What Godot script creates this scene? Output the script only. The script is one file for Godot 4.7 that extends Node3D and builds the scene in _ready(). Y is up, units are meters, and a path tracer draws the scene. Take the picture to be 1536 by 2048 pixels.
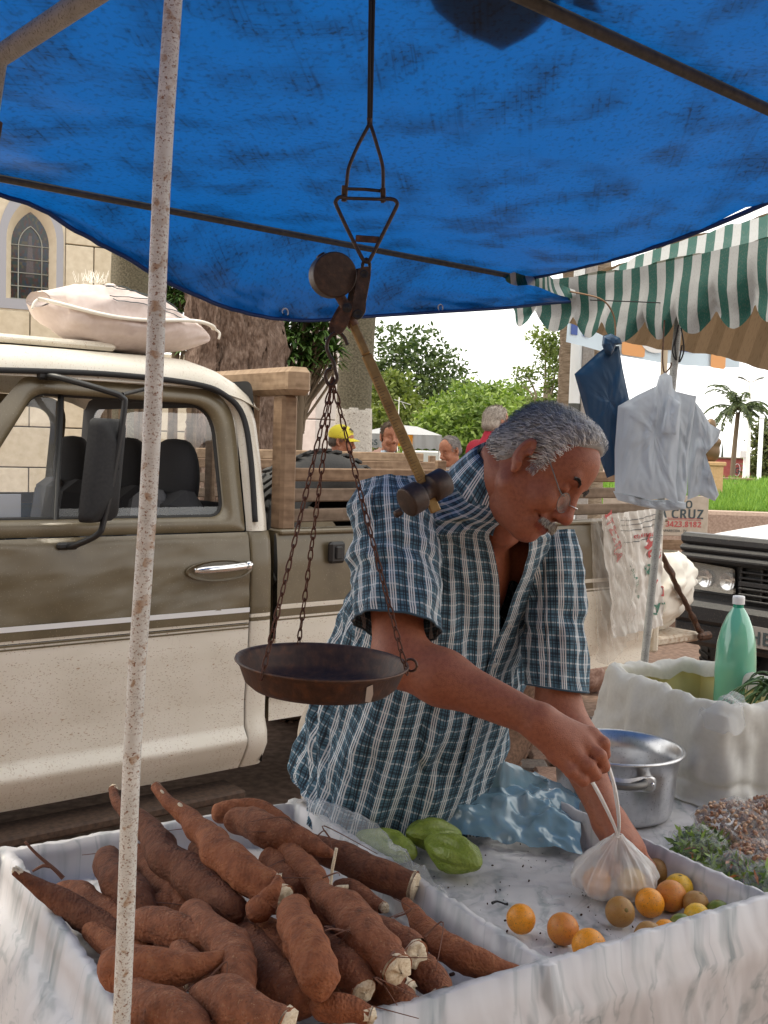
extends Node3D
# A market stall under a blue tarpaulin beside a parked pickup. Metres, y up; the viewer stands at x = 0, z = 0 and looks along -z.

var taken := {}
var rng := RandomNumberGenerator.new()
var M := {}

class G:  # collects a mesh: vertices, uv (in metres unless told otherwise), colours, triangles
	var v := PackedVector3Array()
	var t := PackedVector2Array()
	var c := PackedColorArray()
	var i := PackedInt32Array()
	var col := Color(1, 1, 1)
	func vert(p: Vector3, uv := Vector2.ZERO) -> int:
		v.append(p)
		t.append(uv)
		c.append(col)
		return v.size() - 1
	func tri(a: int, b: int, d: int) -> void:
		i.append(a)
		i.append(b)
		i.append(d)
	func quad(a: int, b: int, d: int, e: int) -> void:
		tri(a, b, d)
		tri(a, d, e)
	func face(pts: Array) -> void:
		var k := v.size()
		for p in pts:
			vert(p)
		for n in range(1, pts.size() - 1):
			tri(k, k + n, k + n + 1)
	func grid(rows: Array, closed := false, unit := Vector2(1, 1)) -> int:
		var first := v.size()
		var n: int = rows[0].size()
		var m: int = n + (1 if closed else 0)
		var mid: Array = Array(rows[rows.size() / 2])
		var us := [0.0]
		for k in range(1, m):
			us.append(us[k - 1] + (mid[k % n] as Vector3).distance_to(mid[k - 1]))
		var vv := 0.0
		for r in rows.size():
			if r > 0:
				vv += (rows[r][n / 2] as Vector3).distance_to(rows[r - 1][n / 2])
			for k in m:
				vert(rows[r][k % n], Vector2(us[k] * unit.x, vv * unit.y))
		for r in rows.size() - 1:
			for k in m - 1:
				var a := first + r * m + k
				quad(a, a + 1, a + m + 1, a + m)
		return first
	func tube(pts: Array, rad, sides := 8, caps := true, flat := 1.0) -> void:
		var n := pts.size()
		var d: Vector3 = (pts[1] - pts[0]).normalized()
		var side := d.cross(Vector3.UP if absf(d.y) < 0.9 else Vector3.RIGHT).normalized()
		var rows := []
		for k in n:
			var dir: Vector3 = (pts[mini(k + 1, n - 1)] - pts[maxi(k - 1, 0)]).normalized()
			side = (side - dir * side.dot(dir)).normalized()
			var up := dir.cross(side)
			var r: float = rad[k] if rad is Array else rad
			var row := PackedVector3Array()
			for s in sides:
				var a := TAU * s / sides
				row.append(pts[k] + side * cos(a) * r + up * sin(a) * r * flat)
			rows.append(row)
		grid(rows, true)
		if caps:
			for e in [0, n - 1]:
				var k := vert(pts[e])
				for s in sides:
					vert(rows[e][s])
				for s in sides:
					tri(k, k + 1 + s, k + 1 + (s + 1) % sides)
	func lathe(prof: Array, segs := 24, xf := Transform3D()) -> void:  # prof of Vector2(radius, height)
		var rows := []
		for p in prof:
			var row := PackedVector3Array()
			for s in segs:
				var a := TAU * s / segs
				row.append(xf * Vector3(cos(a) * p.x, p.y, sin(a) * p.x))
			rows.append(row)
		grid(rows, true)
	func box(at: Vector3, size: Vector3, bevel := 0.004, basis := Basis()) -> void:
		var h := size * 0.5
		var b := minf(bevel, minf(h.x, minf(h.y, h.z)) * 0.8)
		var q := []
		for s in 8:
			var sg := Vector3(1 if s & 1 else -1, 1 if s & 2 else -1, 1 if s & 4 else -1)
			for ax in 3:
				var p := Vector3(h.x - b, h.y - b, h.z - b)
				p[ax] = h[ax]
				q.append(at + basis * (p * sg))
		var f := func(ids: Array) -> void:
			var pts := []
			for k in ids:
				pts.append(q[k])
			var nn: Vector3 = (pts[1] - pts[0]).cross(pts[2] - pts[0])
			if nn.dot(pts[0] + pts[1] + pts[2] - at * 3.0) > 0.0:
				pts.reverse()
			face(pts)
		for ax in 3:
			var b1 := 1 << ((ax + 1) % 3)
			var b2 := 1 << ((ax + 2) % 3)
			for s in 2:
				var o := (1 << ax) * s
				f.call([o * 3 + ax, (o | b1) * 3 + ax, (o | b1 | b2) * 3 + ax, (o | b2) * 3 + ax])
			var a1 := (ax + 1) % 3
			var a2 := (ax + 2) % 3
			for s in 4:
				var o := (b1 if s & 1 else 0) | (b2 if s & 2 else 0)
				var e := o | (1 << ax)
				f.call([o * 3 + a1, o * 3 + a2, e * 3 + a2, e * 3 + a1])
		for s in 8:
			f.call([s * 3, s * 3 + 1, s * 3 + 2])
	func prism(poly: Array, depth: float, xf := Transform3D()) -> void:  # poly of Vector2, from z = 0 to z = depth
		var pp := PackedVector2Array(poly)
		var tr := Geometry2D.triangulate_polygon(pp)
		for z in [0.0, depth]:
			var k := v.size()
			for p in pp:
				vert(xf * Vector3(p.x, p.y, z), p)
			for n in range(0, tr.size(), 3):
				if z > 0.0:
					tri(k + tr[n], k + tr[n + 1], k + tr[n + 2])
				else:
					tri(k + tr[n], k + tr[n + 2], k + tr[n + 1])
		for n in pp.size():
			var a := pp[n]
			var b := pp[(n + 1) % pp.size()]
			face([xf * Vector3(a.x, a.y, 0), xf * Vector3(b.x, b.y, 0), xf * Vector3(b.x, b.y, depth), xf * Vector3(a.x, a.y, depth)])
	func ring(outer: Array, inner: Array) -> void:  # a closed strip between two loops of as many points
		grid([PackedVector3Array(outer), PackedVector3Array(inner)], true)
	func mesh(smooth := true) -> ArrayMesh:
		var st := SurfaceTool.new()
		if smooth:
			var arr := []
			arr.resize(Mesh.ARRAY_MAX)
			arr[Mesh.ARRAY_VERTEX] = v
			arr[Mesh.ARRAY_TEX_UV] = t
			arr[Mesh.ARRAY_COLOR] = c
			arr[Mesh.ARRAY_INDEX] = i
			st.create_from_arrays(arr)
		else:
			st.begin(Mesh.PRIMITIVE_TRIANGLES)
			st.set_smooth_group(-1)
			for k in i:
				st.set_uv(t[k])
				st.set_color(c[k])
				st.add_vertex(v[k])
		st.generate_normals()
		return st.commit()

func g() -> G:
	return G.new()

func nm(called: String) -> String:
	if not taken.has(called):
		taken[called] = 0
		return called
	taken[called] += 1
	return "%s_%03d" % [called, taken[called]]

func tag(o: Node, label: String, category: String, group := "") -> Node:
	o.set_meta("label", label)
	o.set_meta("category", category)
	if group:
		o.set_meta("group", group)
	return o

func thing(called: String, label: String, category: String, at := Vector3.ZERO, group := "") -> Node3D:
	var o := Node3D.new()
	o.name = nm(called)
	o.position = at
	add_child(o)
	tag(o, label, category, group)
	return o

func put(called: String, mesh: Mesh, mat: Material, parent: Node = null, at := Vector3.ZERO) -> MeshInstance3D:
	var o := MeshInstance3D.new()
	o.mesh = mesh
	o.material_override = mat
	o.position = at
	if parent == null:
		o.name = nm(called)
		add_child(o)
	else:
		o.name = called
		parent.add_child(o, true)
	return o

func structure(o: Node) -> Node:
	o.set_meta("kind", "structure")
	return o

func words(called: String, text: String, height: float, mat: Material, parent: Node, xf: Transform3D, font := "Droid Sans", bold := true) -> MeshInstance3D:
	var tm := TextMesh.new()
	var f := SystemFont.new()
	f.font_names = PackedStringArray([font])
	f.font_weight = 700 if bold else 400
	tm.font = f
	tm.text = text
	tm.font_size = 64
	tm.pixel_size = height / 46.0
	tm.depth = 0.002
	tm.curve_step = 4.0
	var o := put(called, tm, mat, parent)
	o.transform = xf
	return o

func lin(r: float, gr: float, b: float) -> Color:  # real-world base colour (linear) as the sRGB that albedo_color wants
	return Color(r, gr, b).linear_to_srgb()

func mat(r: float, gr: float, b: float, rough := 0.8, metal := 0.0) -> StandardMaterial3D:
	var m := StandardMaterial3D.new()
	m.albedo_color = lin(r, gr, b)
	m.roughness = rough
	m.metallic = metal
	m.cull_mode = BaseMaterial3D.CULL_DISABLED
	return m

func noise_image(size: int, freq: float, sd: int, oct := 4, kind := FastNoiseLite.TYPE_SIMPLEX_SMOOTH) -> PackedByteArray:
	var n := FastNoiseLite.new()
	n.noise_type = kind
	n.seed = sd
	n.frequency = freq / size
	n.fractal_octaves = oct
	return n.get_seamless_image(size, size).get_data()

func ramp(stops: Array) -> PackedByteArray:  # stops: [offset, r, g, b] with linear colours -> 256 sRGB triples
	var out := PackedByteArray()
	for k in 256:
		var x := k / 255.0
		var j := 0
		while j < stops.size() - 2 and x > stops[j + 1][0]:
			j += 1
		var a: Array = stops[j]
		var b: Array = stops[j + 1]
		var f := clampf((x - a[0]) / maxf(b[0] - a[0], 1e-5), 0, 1)
		var q := Color(lerpf(a[1], b[1], f), lerpf(a[2], b[2], f), lerpf(a[3], b[3], f)).linear_to_srgb()
		for ch in [q.r, q.g, q.b]:
			out.append(int(clampf(ch, 0, 1) * 255.0))
	return out

func ntex(size: int, freq: float, stops: Array, sd := 1, oct := 4, spots := [], kind := FastNoiseLite.TYPE_SIMPLEX_SMOOTH) -> ImageTexture:
	# noise coloured by a ramp; spots: [freq, threshold 0..255, r, g, b, seed] lays specks of another colour over it
	var src := noise_image(size, freq, sd, oct, kind)
	var lut := ramp(stops)
	var out := PackedByteArray()
	out.resize(size * size * 3)
	for k in size * size:
		var b := src[k] * 3
		out[k * 3] = lut[b]
		out[k * 3 + 1] = lut[b + 1]
		out[k * 3 + 2] = lut[b + 2]
	for s in spots:
		var sp := noise_image(size, s[0], s[5], 3)
		var q := Color(s[2], s[3], s[4]).linear_to_srgb()
		var th: int = s[1]
		for k in size * size:
			if sp[k] > th:
				var f := minf(1.0, (sp[k] - th) / 14.0)
				out[k * 3] = int(lerpf(out[k * 3], q.r * 255, f))
				out[k * 3 + 1] = int(lerpf(out[k * 3 + 1], q.g * 255, f))
				out[k * 3 + 2] = int(lerpf(out[k * 3 + 2], q.b * 255, f))
	return ImageTexture.create_from_image(Image.create_from_data(size, size, false, Image.FORMAT_RGB8, out))

func tmat(tex: Texture2D, scale: float, rough := 0.8, metal := 0.0, triplanar := true) -> StandardMaterial3D:
	var m := mat(1, 1, 1, rough, metal)
	m.albedo_texture = tex
	m.uv1_triplanar = triplanar
	m.uv1_scale = Vector3.ONE / scale
	return m

func bump(m: StandardMaterial3D, freq: float, cm: float, size := 256, sd := 5, kind := FastNoiseLite.TYPE_SIMPLEX_SMOOTH) -> StandardMaterial3D:
	m.heightmap_enabled = true
	var im := Image.create_from_data(size, size, false, Image.FORMAT_L8, noise_image(size, freq, sd, 4, kind))
	m.heightmap_texture = ImageTexture.create_from_image(im)
	m.heightmap_scale = cm
	return m

func spline(pts: Array, per := 6) -> Array:
	var out := []
	for k in pts.size() - 1:
		var a: Vector3 = pts[maxi(k - 1, 0)]
		var b: Vector3 = pts[k]
		var d: Vector3 = pts[k + 1]
		var e: Vector3 = pts[mini(k + 2, pts.size() - 1)]
		for s in per:
			out.append(b.cubic_interpolate(d, a, e, float(s) / per))
	out.append(pts[-1])
	return out

func spread(vals: Array, n: int) -> Array:  # n values read evenly off a list of numbers, smoothly
	var out := []
	for k in n:
		var x := float(k) / (n - 1) * (vals.size() - 1)
		var j := mini(int(x), vals.size() - 2)
		out.append(cubic_interpolate(vals[j], vals[j + 1], vals[maxi(j - 1, 0)], vals[mini(j + 2, vals.size() - 1)], x - j))
	return out

func rounded(pts: Array, r, per := 5) -> Array:  # Vector2 polygon with rounded corners
	var out := []
	var n := pts.size()
	for k in n:
		var p: Vector2 = pts[k]
		var a: Vector2 = pts[(k + n - 1) % n]
		var b: Vector2 = pts[(k + 1) % n]
		var rr: float = r[k] if r is Array else r
		var pa := p + (a - p).normalized() * minf(rr, a.distance_to(p) * 0.49)
		var pb := p + (b - p).normalized() * minf(rr, b.distance_to(p) * 0.49)
		for s in per + 1:
			var f := float(s) / per
			out.append(pa.lerp(p, f).lerp(p.lerp(pb, f), f))
	return out

# --- bodies: distance fields meshed as surface nets -----------------------------------------------------------
func cap(a: Vector3, b: Vector3, ra: float, rb: float, k := 0.02) -> Array:
	return [0, a, b - a, ra, rb - ra, k, 1.0 / maxf((b - a).length_squared(), 1e-9), 1]

func ell(at: Vector3, radii: Vector3, basis := Basis(), k := 0.015, op := 1) -> Array:
	return [1, at, radii, basis.transposed(), 0.0, k, 0.0, op]

func one_sdf(q: Array, p: Vector3) -> float:
	if q[0] == 0:
		var d: Vector3 = p - q[1]
		var h: float = clampf(d.dot(q[2]) * q[6], 0.0, 1.0)
		return (d - q[2] * h).length() - q[3] - q[4] * h
	var l: Vector3 = q[3] * (p - q[1])
	var r: Vector3 = q[2]
	var a := l / r
	var k0 := a.length()
	var k1 := (a / r).length()
	return k0 * (k0 - 1.0) / maxf(k1, 1e-6)

func sdf(list: Array, p: Vector3) -> float:
	var d := 1e3
	for q in list:
		var e := one_sdf(q, p)
		var k: float = q[5]
		if q[7] > 0:
			var h := maxf(k - absf(d - e), 0.0) / k
			d = minf(d, e) - h * h * k * 0.25
		else:
			var h := maxf(k - absf(d + e), 0.0) / k
			d = maxf(d, -e) + h * h * k * 0.25
	return d

func net(list: Array, lo: Vector3, hi: Vector3, cell: float, colour: Callable, into: G) -> void:
	var B := 6
	var nb := Vector3i(((hi - lo) / (cell * B)).ceil())
	var n := nb * B + Vector3i.ONE
	var sx := n.x
	var sxy := n.x * n.y
	var val := PackedFloat32Array()
	val.resize(sxy * n.z)
	val.fill(1e3)
	var live := []
	var reach := cell * B * 0.5 * 1.75
	for bz in nb.z:
		for by in nb.y:
			for bx in nb.x:
				var mid := lo + Vector3(bx + 0.5, by + 0.5, bz + 0.5) * cell * B
				var d := sdf(list, mid)
				if absf(d) > reach + 0.03:
					continue
				var near := []
				var least := 1e3
				for q in list:
					if q[7] > 0:
						least = minf(least, one_sdf(q, mid))
				for q in list:
					if q[7] < 0 or one_sdf(q, mid) < maxf(least, 0.0) + reach * 2.0 + q[5]:
						near.append(q)
				live.append(Vector3i(bx, by, bz) * B)
				for z in range(bz * B, bz * B + B + 1):
					for y in range(by * B, by * B + B + 1):
						var at := z * sxy + y * sx + bx * B
						for x in B + 1:
							if val[at + x] > 999.0:
								val[at + x] = sdf(near, lo + Vector3(bx * B + x, y, z) * cell)
	var index := {}
	var corner := [0, 1, sx, sx + 1, sxy, sxy + 1, sxy + sx, sxy + sx + 1]
	var edges := [[0, 1], [2, 3], [4, 5], [6, 7], [0, 2], [1, 3], [4, 6], [5, 7], [0, 4], [1, 5], [2, 6], [3, 7]]
	var cells := []
	for b in live:
		for z in range(b.z, b.z + B):
			for y in range(b.y, b.y + B):
				for x in range(b.x, b.x + B):
					var at: int = z * sxy + y * sx + x
					var neg := 0
					for o in corner:
						if val[at + o] < 0.0:
							neg += 1
					if neg == 0 or neg == 8:
						continue
					var sum := Vector3.ZERO
					var cnt := 0
					for e in edges:
						var va := val[at + corner[e[0]]]
						var vb := val[at + corner[e[1]]]
						if (va < 0.0) != (vb < 0.0):
							var f := va / (va - vb)
							var pa := Vector3(e[0] & 1, (e[0] >> 1) & 1, e[0] >> 2)
							var pb := Vector3(e[1] & 1, (e[1] >> 1) & 1, e[1] >> 2)
							sum += pa.lerp(pb, f)
							cnt += 1
					var p := lo + (Vector3(x, y, z) + sum / cnt) * cell
					into.col = colour.call(p)
					index[at] = into.vert(p)
					cells.append(at)
	var steps := [1, sx, sxy]
	for at in cells:
		for ax in 3:
			var s: int = steps[ax]
			if (val[at] < 0.0) == (val[at + s] < 0.0):
				continue
			var u: int = steps[(ax + 1) % 3]
			var w: int = steps[(ax + 2) % 3]
			if index.has(at - u) and index.has(at - w) and index.has(at - u - w):
				if val[at] < 0.0:
					into.quad(index[at], index[at - w], index[at - u - w], index[at - u])
				else:
					into.quad(index[at], index[at - u], index[at - u - w], index[at - w])

func _ready() -> void:
	rng.seed = 7
	var cam := Camera3D.new()
	cam.name = "camera"
	cam.position = Vector3(0, 1.57, 0)
	cam.basis = Basis(Vector3.RIGHT, deg_to_rad(-3.55)) * Basis(Vector3.BACK, deg_to_rad(1.7))
	cam.fov = 50.69
	cam.near = 0.05
	cam.far = 400.0
	add_child(cam)
	cam.current = true
	var env := Environment.new()
	env.background_mode = Environment.BG_SKY
	var sky := Sky.new()
	var air := ProceduralSkyMaterial.new()
	air.sky_top_color = Color(0.97, 0.965, 0.95)
	air.sky_horizon_color = Color(1.0, 0.99, 0.97)
	air.sky_curve = 0.15
	air.ground_horizon_color = Color(0.62, 0.60, 0.57)
	air.ground_bottom_color = Color(0.42, 0.38, 0.34)
	air.sky_energy_multiplier = 1.0
	sky.sky_material = air
	env.sky = sky
	env.tonemap_mode = Environment.TONE_MAPPER_LINEAR
	env.tonemap_exposure = 2.3
	env.sdfgi_enabled = true
	env.ssao_enabled = true
	env.ssil_enabled = true
	var we := WorldEnvironment.new()
	we.name = "world"
	we.environment = env
	add_child(we)
	var sun := DirectionalLight3D.new()
	sun.name = "sun"
	sun.light_energy = 0.45
	sun.light_color = Color(1.0, 0.96, 0.88)
	sun.light_angular_distance = 12.0
	sun.shadow_enabled = true
	sun.basis = Basis.looking_at(Vector3(0.5, -0.85, 0.12))
	add_child(sun)
	materials()
	ground()
	church()
	trees()
	square()
	pickup()
	parked_jeep()
	street_behind()
	stall_table()
	tarpaulin()
	neighbour_stall()
	cassavas()
	fruit()
	right_goods()
	steelyard()
	vendor()
	bystanders()

func materials() -> void:
	M.cream = tmat(ntex(512, 3, [[0.0, 0.68, 0.63, 0.53], [0.5, 0.73, 0.68, 0.58], [1.0, 0.77, 0.72, 0.63]], 3, 4, [[150, 208, 0.24, 0.12, 0.06, 8], [60, 205, 0.34, 0.20, 0.11, 9]]), 0.9, 0.35)
	M.cream.clearcoat_enabled = true
	M.cream.clearcoat = 0.35
	M.cream.clearcoat_roughness = 0.2
	M.creamdirty = tmat(ntex(512, 3, [[0.0, 0.70, 0.65, 0.55], [0.5, 0.77, 0.72, 0.62], [1.0, 0.81, 0.76, 0.67]], 3, 4, [[90, 202, 0.30, 0.17, 0.09, 8], [34, 212, 0.42, 0.28, 0.17, 9], [150, 206, 0.16, 0.09, 0.05, 10]]), 0.9, 0.45)
	M.creamdirty.uv1_scale = Vector3(0.75, 1.7, 0.75)
	M.creamdirty.clearcoat_enabled = true
	M.creamdirty.clearcoat = 0.25
	M.creamdirty.clearcoat_roughness = 0.3
	M.olive = tmat(ntex(512, 4, [[0.0, 0.105, 0.080, 0.042], [0.5, 0.135, 0.104, 0.056], [1.0, 0.16, 0.126, 0.072]], 4, 4, [[110, 208, 0.33, 0.28, 0.2, 12]]), 0.8, 0.38)
	M.olive.clearcoat_enabled = true
	M.olive.clearcoat = 0.4
	M.olive.clearcoat_roughness = 0.25
	M.mud = tmat(ntex(256, 10, [[0.0, 0.20, 0.11, 0.06], [1.0, 0.42, 0.30, 0.20]], 6), 0.3, 0.9)
	M.rubber = tmat(ntex(256, 14, [[0.0, 0.012, 0.012, 0.012], [1.0, 0.035, 0.032, 0.03]], 5), 0.2, 0.7)
	M.black = mat(0.014, 0.014, 0.015, 0.42)
	M.blackrough = tmat(ntex(256, 20, [[0.0, 0.012, 0.012, 0.013], [1.0, 0.026, 0.026, 0.028]], 15), 0.3, 0.85)
	M.runboard = tmat(ntex(256, 10, [[0.0, 0.03, 0.018, 0.012], [1.0, 0.11, 0.065, 0.042]], 59), 0.25, 0.8)
	M.chrome = mat(0.75, 0.75, 0.76, 0.12, 1.0)
	M.glass = mat(0.9, 0.95, 0.95, 0.03)
	M.glass.transparency = BaseMaterial3D.TRANSPARENCY_ALPHA
	M.glass.albedo_color.a = 0.08
	M.dark = mat(0.02, 0.02, 0.022, 0.8)
	M.seat = tmat(ntex(256, 60, [[0.0, 0.010, 0.010, 0.012], [1.0, 0.03, 0.03, 0.034]], 16), 0.3, 0.95)
	M.seatgrey = tmat(ntex(256, 60, [[0.0, 0.06, 0.06, 0.065], [1.0, 0.12, 0.12, 0.13]], 17), 0.3, 0.95)
	M.wood = tmat(grain(Color(0.15, 0.088, 0.05), Color(0.30, 0.20, 0.125), 3), 0.7, 0.8)
	M.woodpale = tmat(grain(Color(0.20, 0.125, 0.07), Color(0.40, 0.28, 0.18), 9), 0.7, 0.75)
	M.woodgrey = tmat(grain(Color(0.13, 0.09, 0.06), Color(0.25, 0.18, 0.13), 11), 0.7, 0.85)
	M.rust = tmat(ntex(512, 12, [[0.0, 0.035, 0.018, 0.012], [0.45, 0.065, 0.034, 0.023], [0.7, 0.10, 0.048, 0.028], [1.0, 0.19, 0.075, 0.032]], 21, 5), 0.22, 0.55, 0.25)
	bump(M.rust, 40, 0.06)
	M.iron = tmat(ntex(512, 14, [[0.0, 0.03, 0.02, 0.016], [0.6, 0.06, 0.04, 0.032], [0.85, 0.10, 0.055, 0.035], [1.0, 0.20, 0.08, 0.03]], 22, 5), 0.2, 0.5, 0.35)
	bump(M.iron, 50, 0.04)
	M.chain = tmat(ntex(256, 20, [[0.0, 0.05, 0.02, 0.014], [1.0, 0.15, 0.06, 0.035]], 25), 0.05, 0.7, 0.2)
	M.brass = tmat(ntex(512, 9, [[0.0, 0.15, 0.085, 0.03], [0.5, 0.27, 0.17, 0.06], [1.0, 0.36, 0.245, 0.10]], 23, 5), 0.2, 0.45, 0.5)
	M.pole = tmat(ntex(1024, 7, [[0.0, 0.55, 0.55, 0.51], [1.0, 0.72, 0.71, 0.66]], 31, 4, [[9, 178, 0.40, 0.27, 0.17, 33], [60, 176, 0.22, 0.10, 0.05, 34], [120, 190, 0.06, 0.03, 0.02, 35]]), 0.35, 0.5)
	M.polegrey = tmat(ntex(512, 7, [[0.0, 0.24, 0.25, 0.24], [1.0, 0.38, 0.39, 0.38]], 41, 4, [[60, 178, 0.07, 0.06, 0.05, 44]]), 0.3, 0.6)
	M.bar = tmat(ntex(256, 10, [[0.0, 0.035, 0.035, 0.032], [1.0, 0.09, 0.085, 0.07]], 43), 0.2, 0.6)
	M.sack = tmat(weave(Color(0.60, 0.52, 0.48), Color(0.74, 0.68, 0.64)), 0.16, 0.75)
	M.sack.backlight_enabled = true
	M.sack.backlight = Color(0.5, 0.45, 0.42)
	M.whitecloth = mat(0.80, 0.76, 0.68, 0.8)
	M.sackwhite = tmat(weave(Color(0.62, 0.60, 0.56), Color(0.78, 0.76, 0.73)), 0.16, 0.7)
	M.sackpink = tmat(weave(Color(0.56, 0.45, 0.41), Color(0.72, 0.62, 0.58)), 0.16, 0.75)
	M.bluepanel = mat(0.02, 0.045, 0.085, 0.7)
	M.dirtytyre = tmat(ntex(256, 10, [[0.0, 0.06, 0.03, 0.018], [1.0, 0.22, 0.13, 0.085]], 57), 0.25, 0.9)
	M.rustcream = tmat(ntex(256, 8, [[0.0, 0.30, 0.17, 0.10], [0.5, 0.5, 0.42, 0.33], [1.0, 0.6, 0.54, 0.45]], 58), 0.3, 0.7)
	M.white = mat(0.78, 0.78, 0.78, 0.55)
	M.print_red = mat(0.48, 0.10, 0.10, 0.8)
	M.print_dark = mat(0.06, 0.08, 0.09, 0.8)
	M.print_green = mat(0.08, 0.20, 0.15, 0.8)

func grain(a: Color, b: Color, sd: int) -> ImageTexture:
	var n := FastNoiseLite.new()
	n.seed = sd
	n.frequency = 0.02
	n.fractal_octaves = 4
	var im := Image.create(256, 256, false, Image.FORMAT_RGB8)
	for y in 256:
		for x in 256:
			var k := n.get_noise_2d(x * 0.35, y * 4.0) * 0.7 + n.get_noise_2d(x * 2.5 + 900, y * 2.5) * 0.45
			im.set_pixel(x, y, a.lerp(b, clampf(0.5 + k, 0, 1)).linear_to_srgb())
	return ImageTexture.create_from_image(im)

func weave(a: Color, b: Color) -> ImageTexture:
	var n := noise_image(256, 6, 77)
	var im := Image.create(256, 256, false, Image.FORMAT_RGB8)
	for y in 256:
		for x in 256:
			var k := 0.5 + 0.5 * sin(x * TAU / 4.0) * sin(y * TAU / 4.0)
			im.set_pixel(x, y, a.lerp(b, clampf(k * 0.35 + n[y * 256 + x] / 255.0 * 0.65, 0, 1)).linear_to_srgb())
	return ImageTexture.create_from_image(im)

func ground() -> void:
	var q := g()
	q.face([Vector3(-160, 0, 40), Vector3(160, 0, 40), Vector3(160, 0, -260), Vector3(-160, 0, -260)])
	M.ground = tmat(ntex(512, 24, [[0.0, 0.12, 0.075, 0.055], [0.5, 0.22, 0.14, 0.10], [1.0, 0.32, 0.22, 0.17]], 51, 5), 1.6, 0.95)
	M.ground.uv1_world_triplanar = true
	var gr := put("ground", q.mesh(false), M.ground)
	structure(gr)
	# paving stones that show between the stall, the pickup and the jeep
	M.sett = tmat(ntex(256, 12, [[0.0, 0.20, 0.12, 0.085], [1.0, 0.40, 0.26, 0.20]], 52), 0.3, 0.9)
	M.sett2 = tmat(ntex(256, 12, [[0.0, 0.14, 0.115, 0.10], [1.0, 0.30, 0.25, 0.22]], 53), 0.3, 0.9)
	var stones := []
	for k in 4:
		var s := g()
		s.box(Vector3.ZERO, Vector3(0.21 - k * 0.012, 0.05, 0.105 + k * 0.006), 0.014)
		stones.append(s.mesh(false))
	for r in 26:
		for k in 12:
			var p := Vector3(0.75 + k * 0.222 + (r % 2) * 0.11, 0.012, -2.95 - r * 0.128)
			var o := put("paving_stone", stones[(r * 5 + k * 3) % 4], M.sett if (r * 7 + k) % 3 else M.sett2, gr, p + Vector3(0, rng.randf_range(-0.006, 0.006), 0))
			o.rotation.y = rng.randf_range(-0.05, 0.05)
	# raised pavement on the far side of the pickup
	var pv := g()
	pv.box(Vector3(2.0, 0.08, -3.6), Vector3(12, 0.16, 2.9), 0.02)
	var po := put("pavement", pv.mesh(false), M.ground)
	po.transform = Transform3D(Basis(Vector3(0.77934, 0, -0.6266), Vector3.UP, Vector3(0.6266, 0, 0.77934)), Vector3(-1.210, 0, -3.4))
	structure(po)
	# the raised green of the square with its stone edge
	var e := g()
	var prof := [[13.0, 0.0], [13.0, 0.86], [13.02, 0.9], [13.3, 0.9], [13.32, 0.86]]
	var rows := []
	for p in prof:
		rows.append(PackedVector3Array([Vector3(-1.0, p[1], -p[0]), Vector3(2, p[1], -p[0]), Vector3(5, p[1], -p[0] + 0.3), Vector3(14, p[1], -p[0] + 0.8)]))
	e.grid(rows)
	M.kerb = tmat(ntex(256, 16, [[0.0, 0.26, 0.18, 0.14], [1.0, 0.50, 0.38, 0.31]], 55), 0.6, 0.95)
	structure(put("kerb", e.mesh(false), M.kerb))
	var t := g()
	t.face([Vector3(-1, 0.87, -13.3), Vector3(14, 0.87, -12.5), Vector3(40, 0.84, -30), Vector3(-1, 0.84, -34)])
	M.soil = mat(0.06, 0.075, 0.03, 0.95)
	structure(put("lawn", t.mesh(false), M.soil))
	var lawn := g()
	for k in 26000:
		var f := rng.randf()
		var d := 13.2 + pow(f, 1.6) * 15.0
		var x := rng.randf_range(0.15, 0.42) * d
		var p := Vector3(x, 0.865, -d)
		var h := rng.randf_range(0.05, 0.12) * (1.0 + f)
		var a := rng.randf() * TAU
		var w := Vector3(cos(a), 0, sin(a)) * 0.008 * (1.0 + 1.5 * f)
		var lean := Vector3(rng.randf_range(-0.5, 0.5), 1, rng.randf_range(-0.5, 0.5)) * h
		var y := rng.randf()
		lawn.col = Color(lerpf(0.10, 0.26, y), lerpf(0.24, 0.42, y), lerpf(0.03, 0.06, y))
		var k0 := lawn.vert(p - w)
		lawn.vert(p + w)
		lawn.vert(p + lean)
		lawn.tri(k0, k0 + 1, k0 + 2)
	M.blade = mat(1, 1, 1, 0.7)
	M.blade.vertex_color_use_as_albedo = true
	M.blade.backlight_enabled = true
	M.blade.backlight = Color(0.7, 0.7, 0.5)
	var lo := put("grass", lawn.mesh(false), M.blade)
	tag(lo, "bright green grass growing on the raised lawn of the square", "grass")
	lo.set_meta("kind", "stuff")

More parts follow.
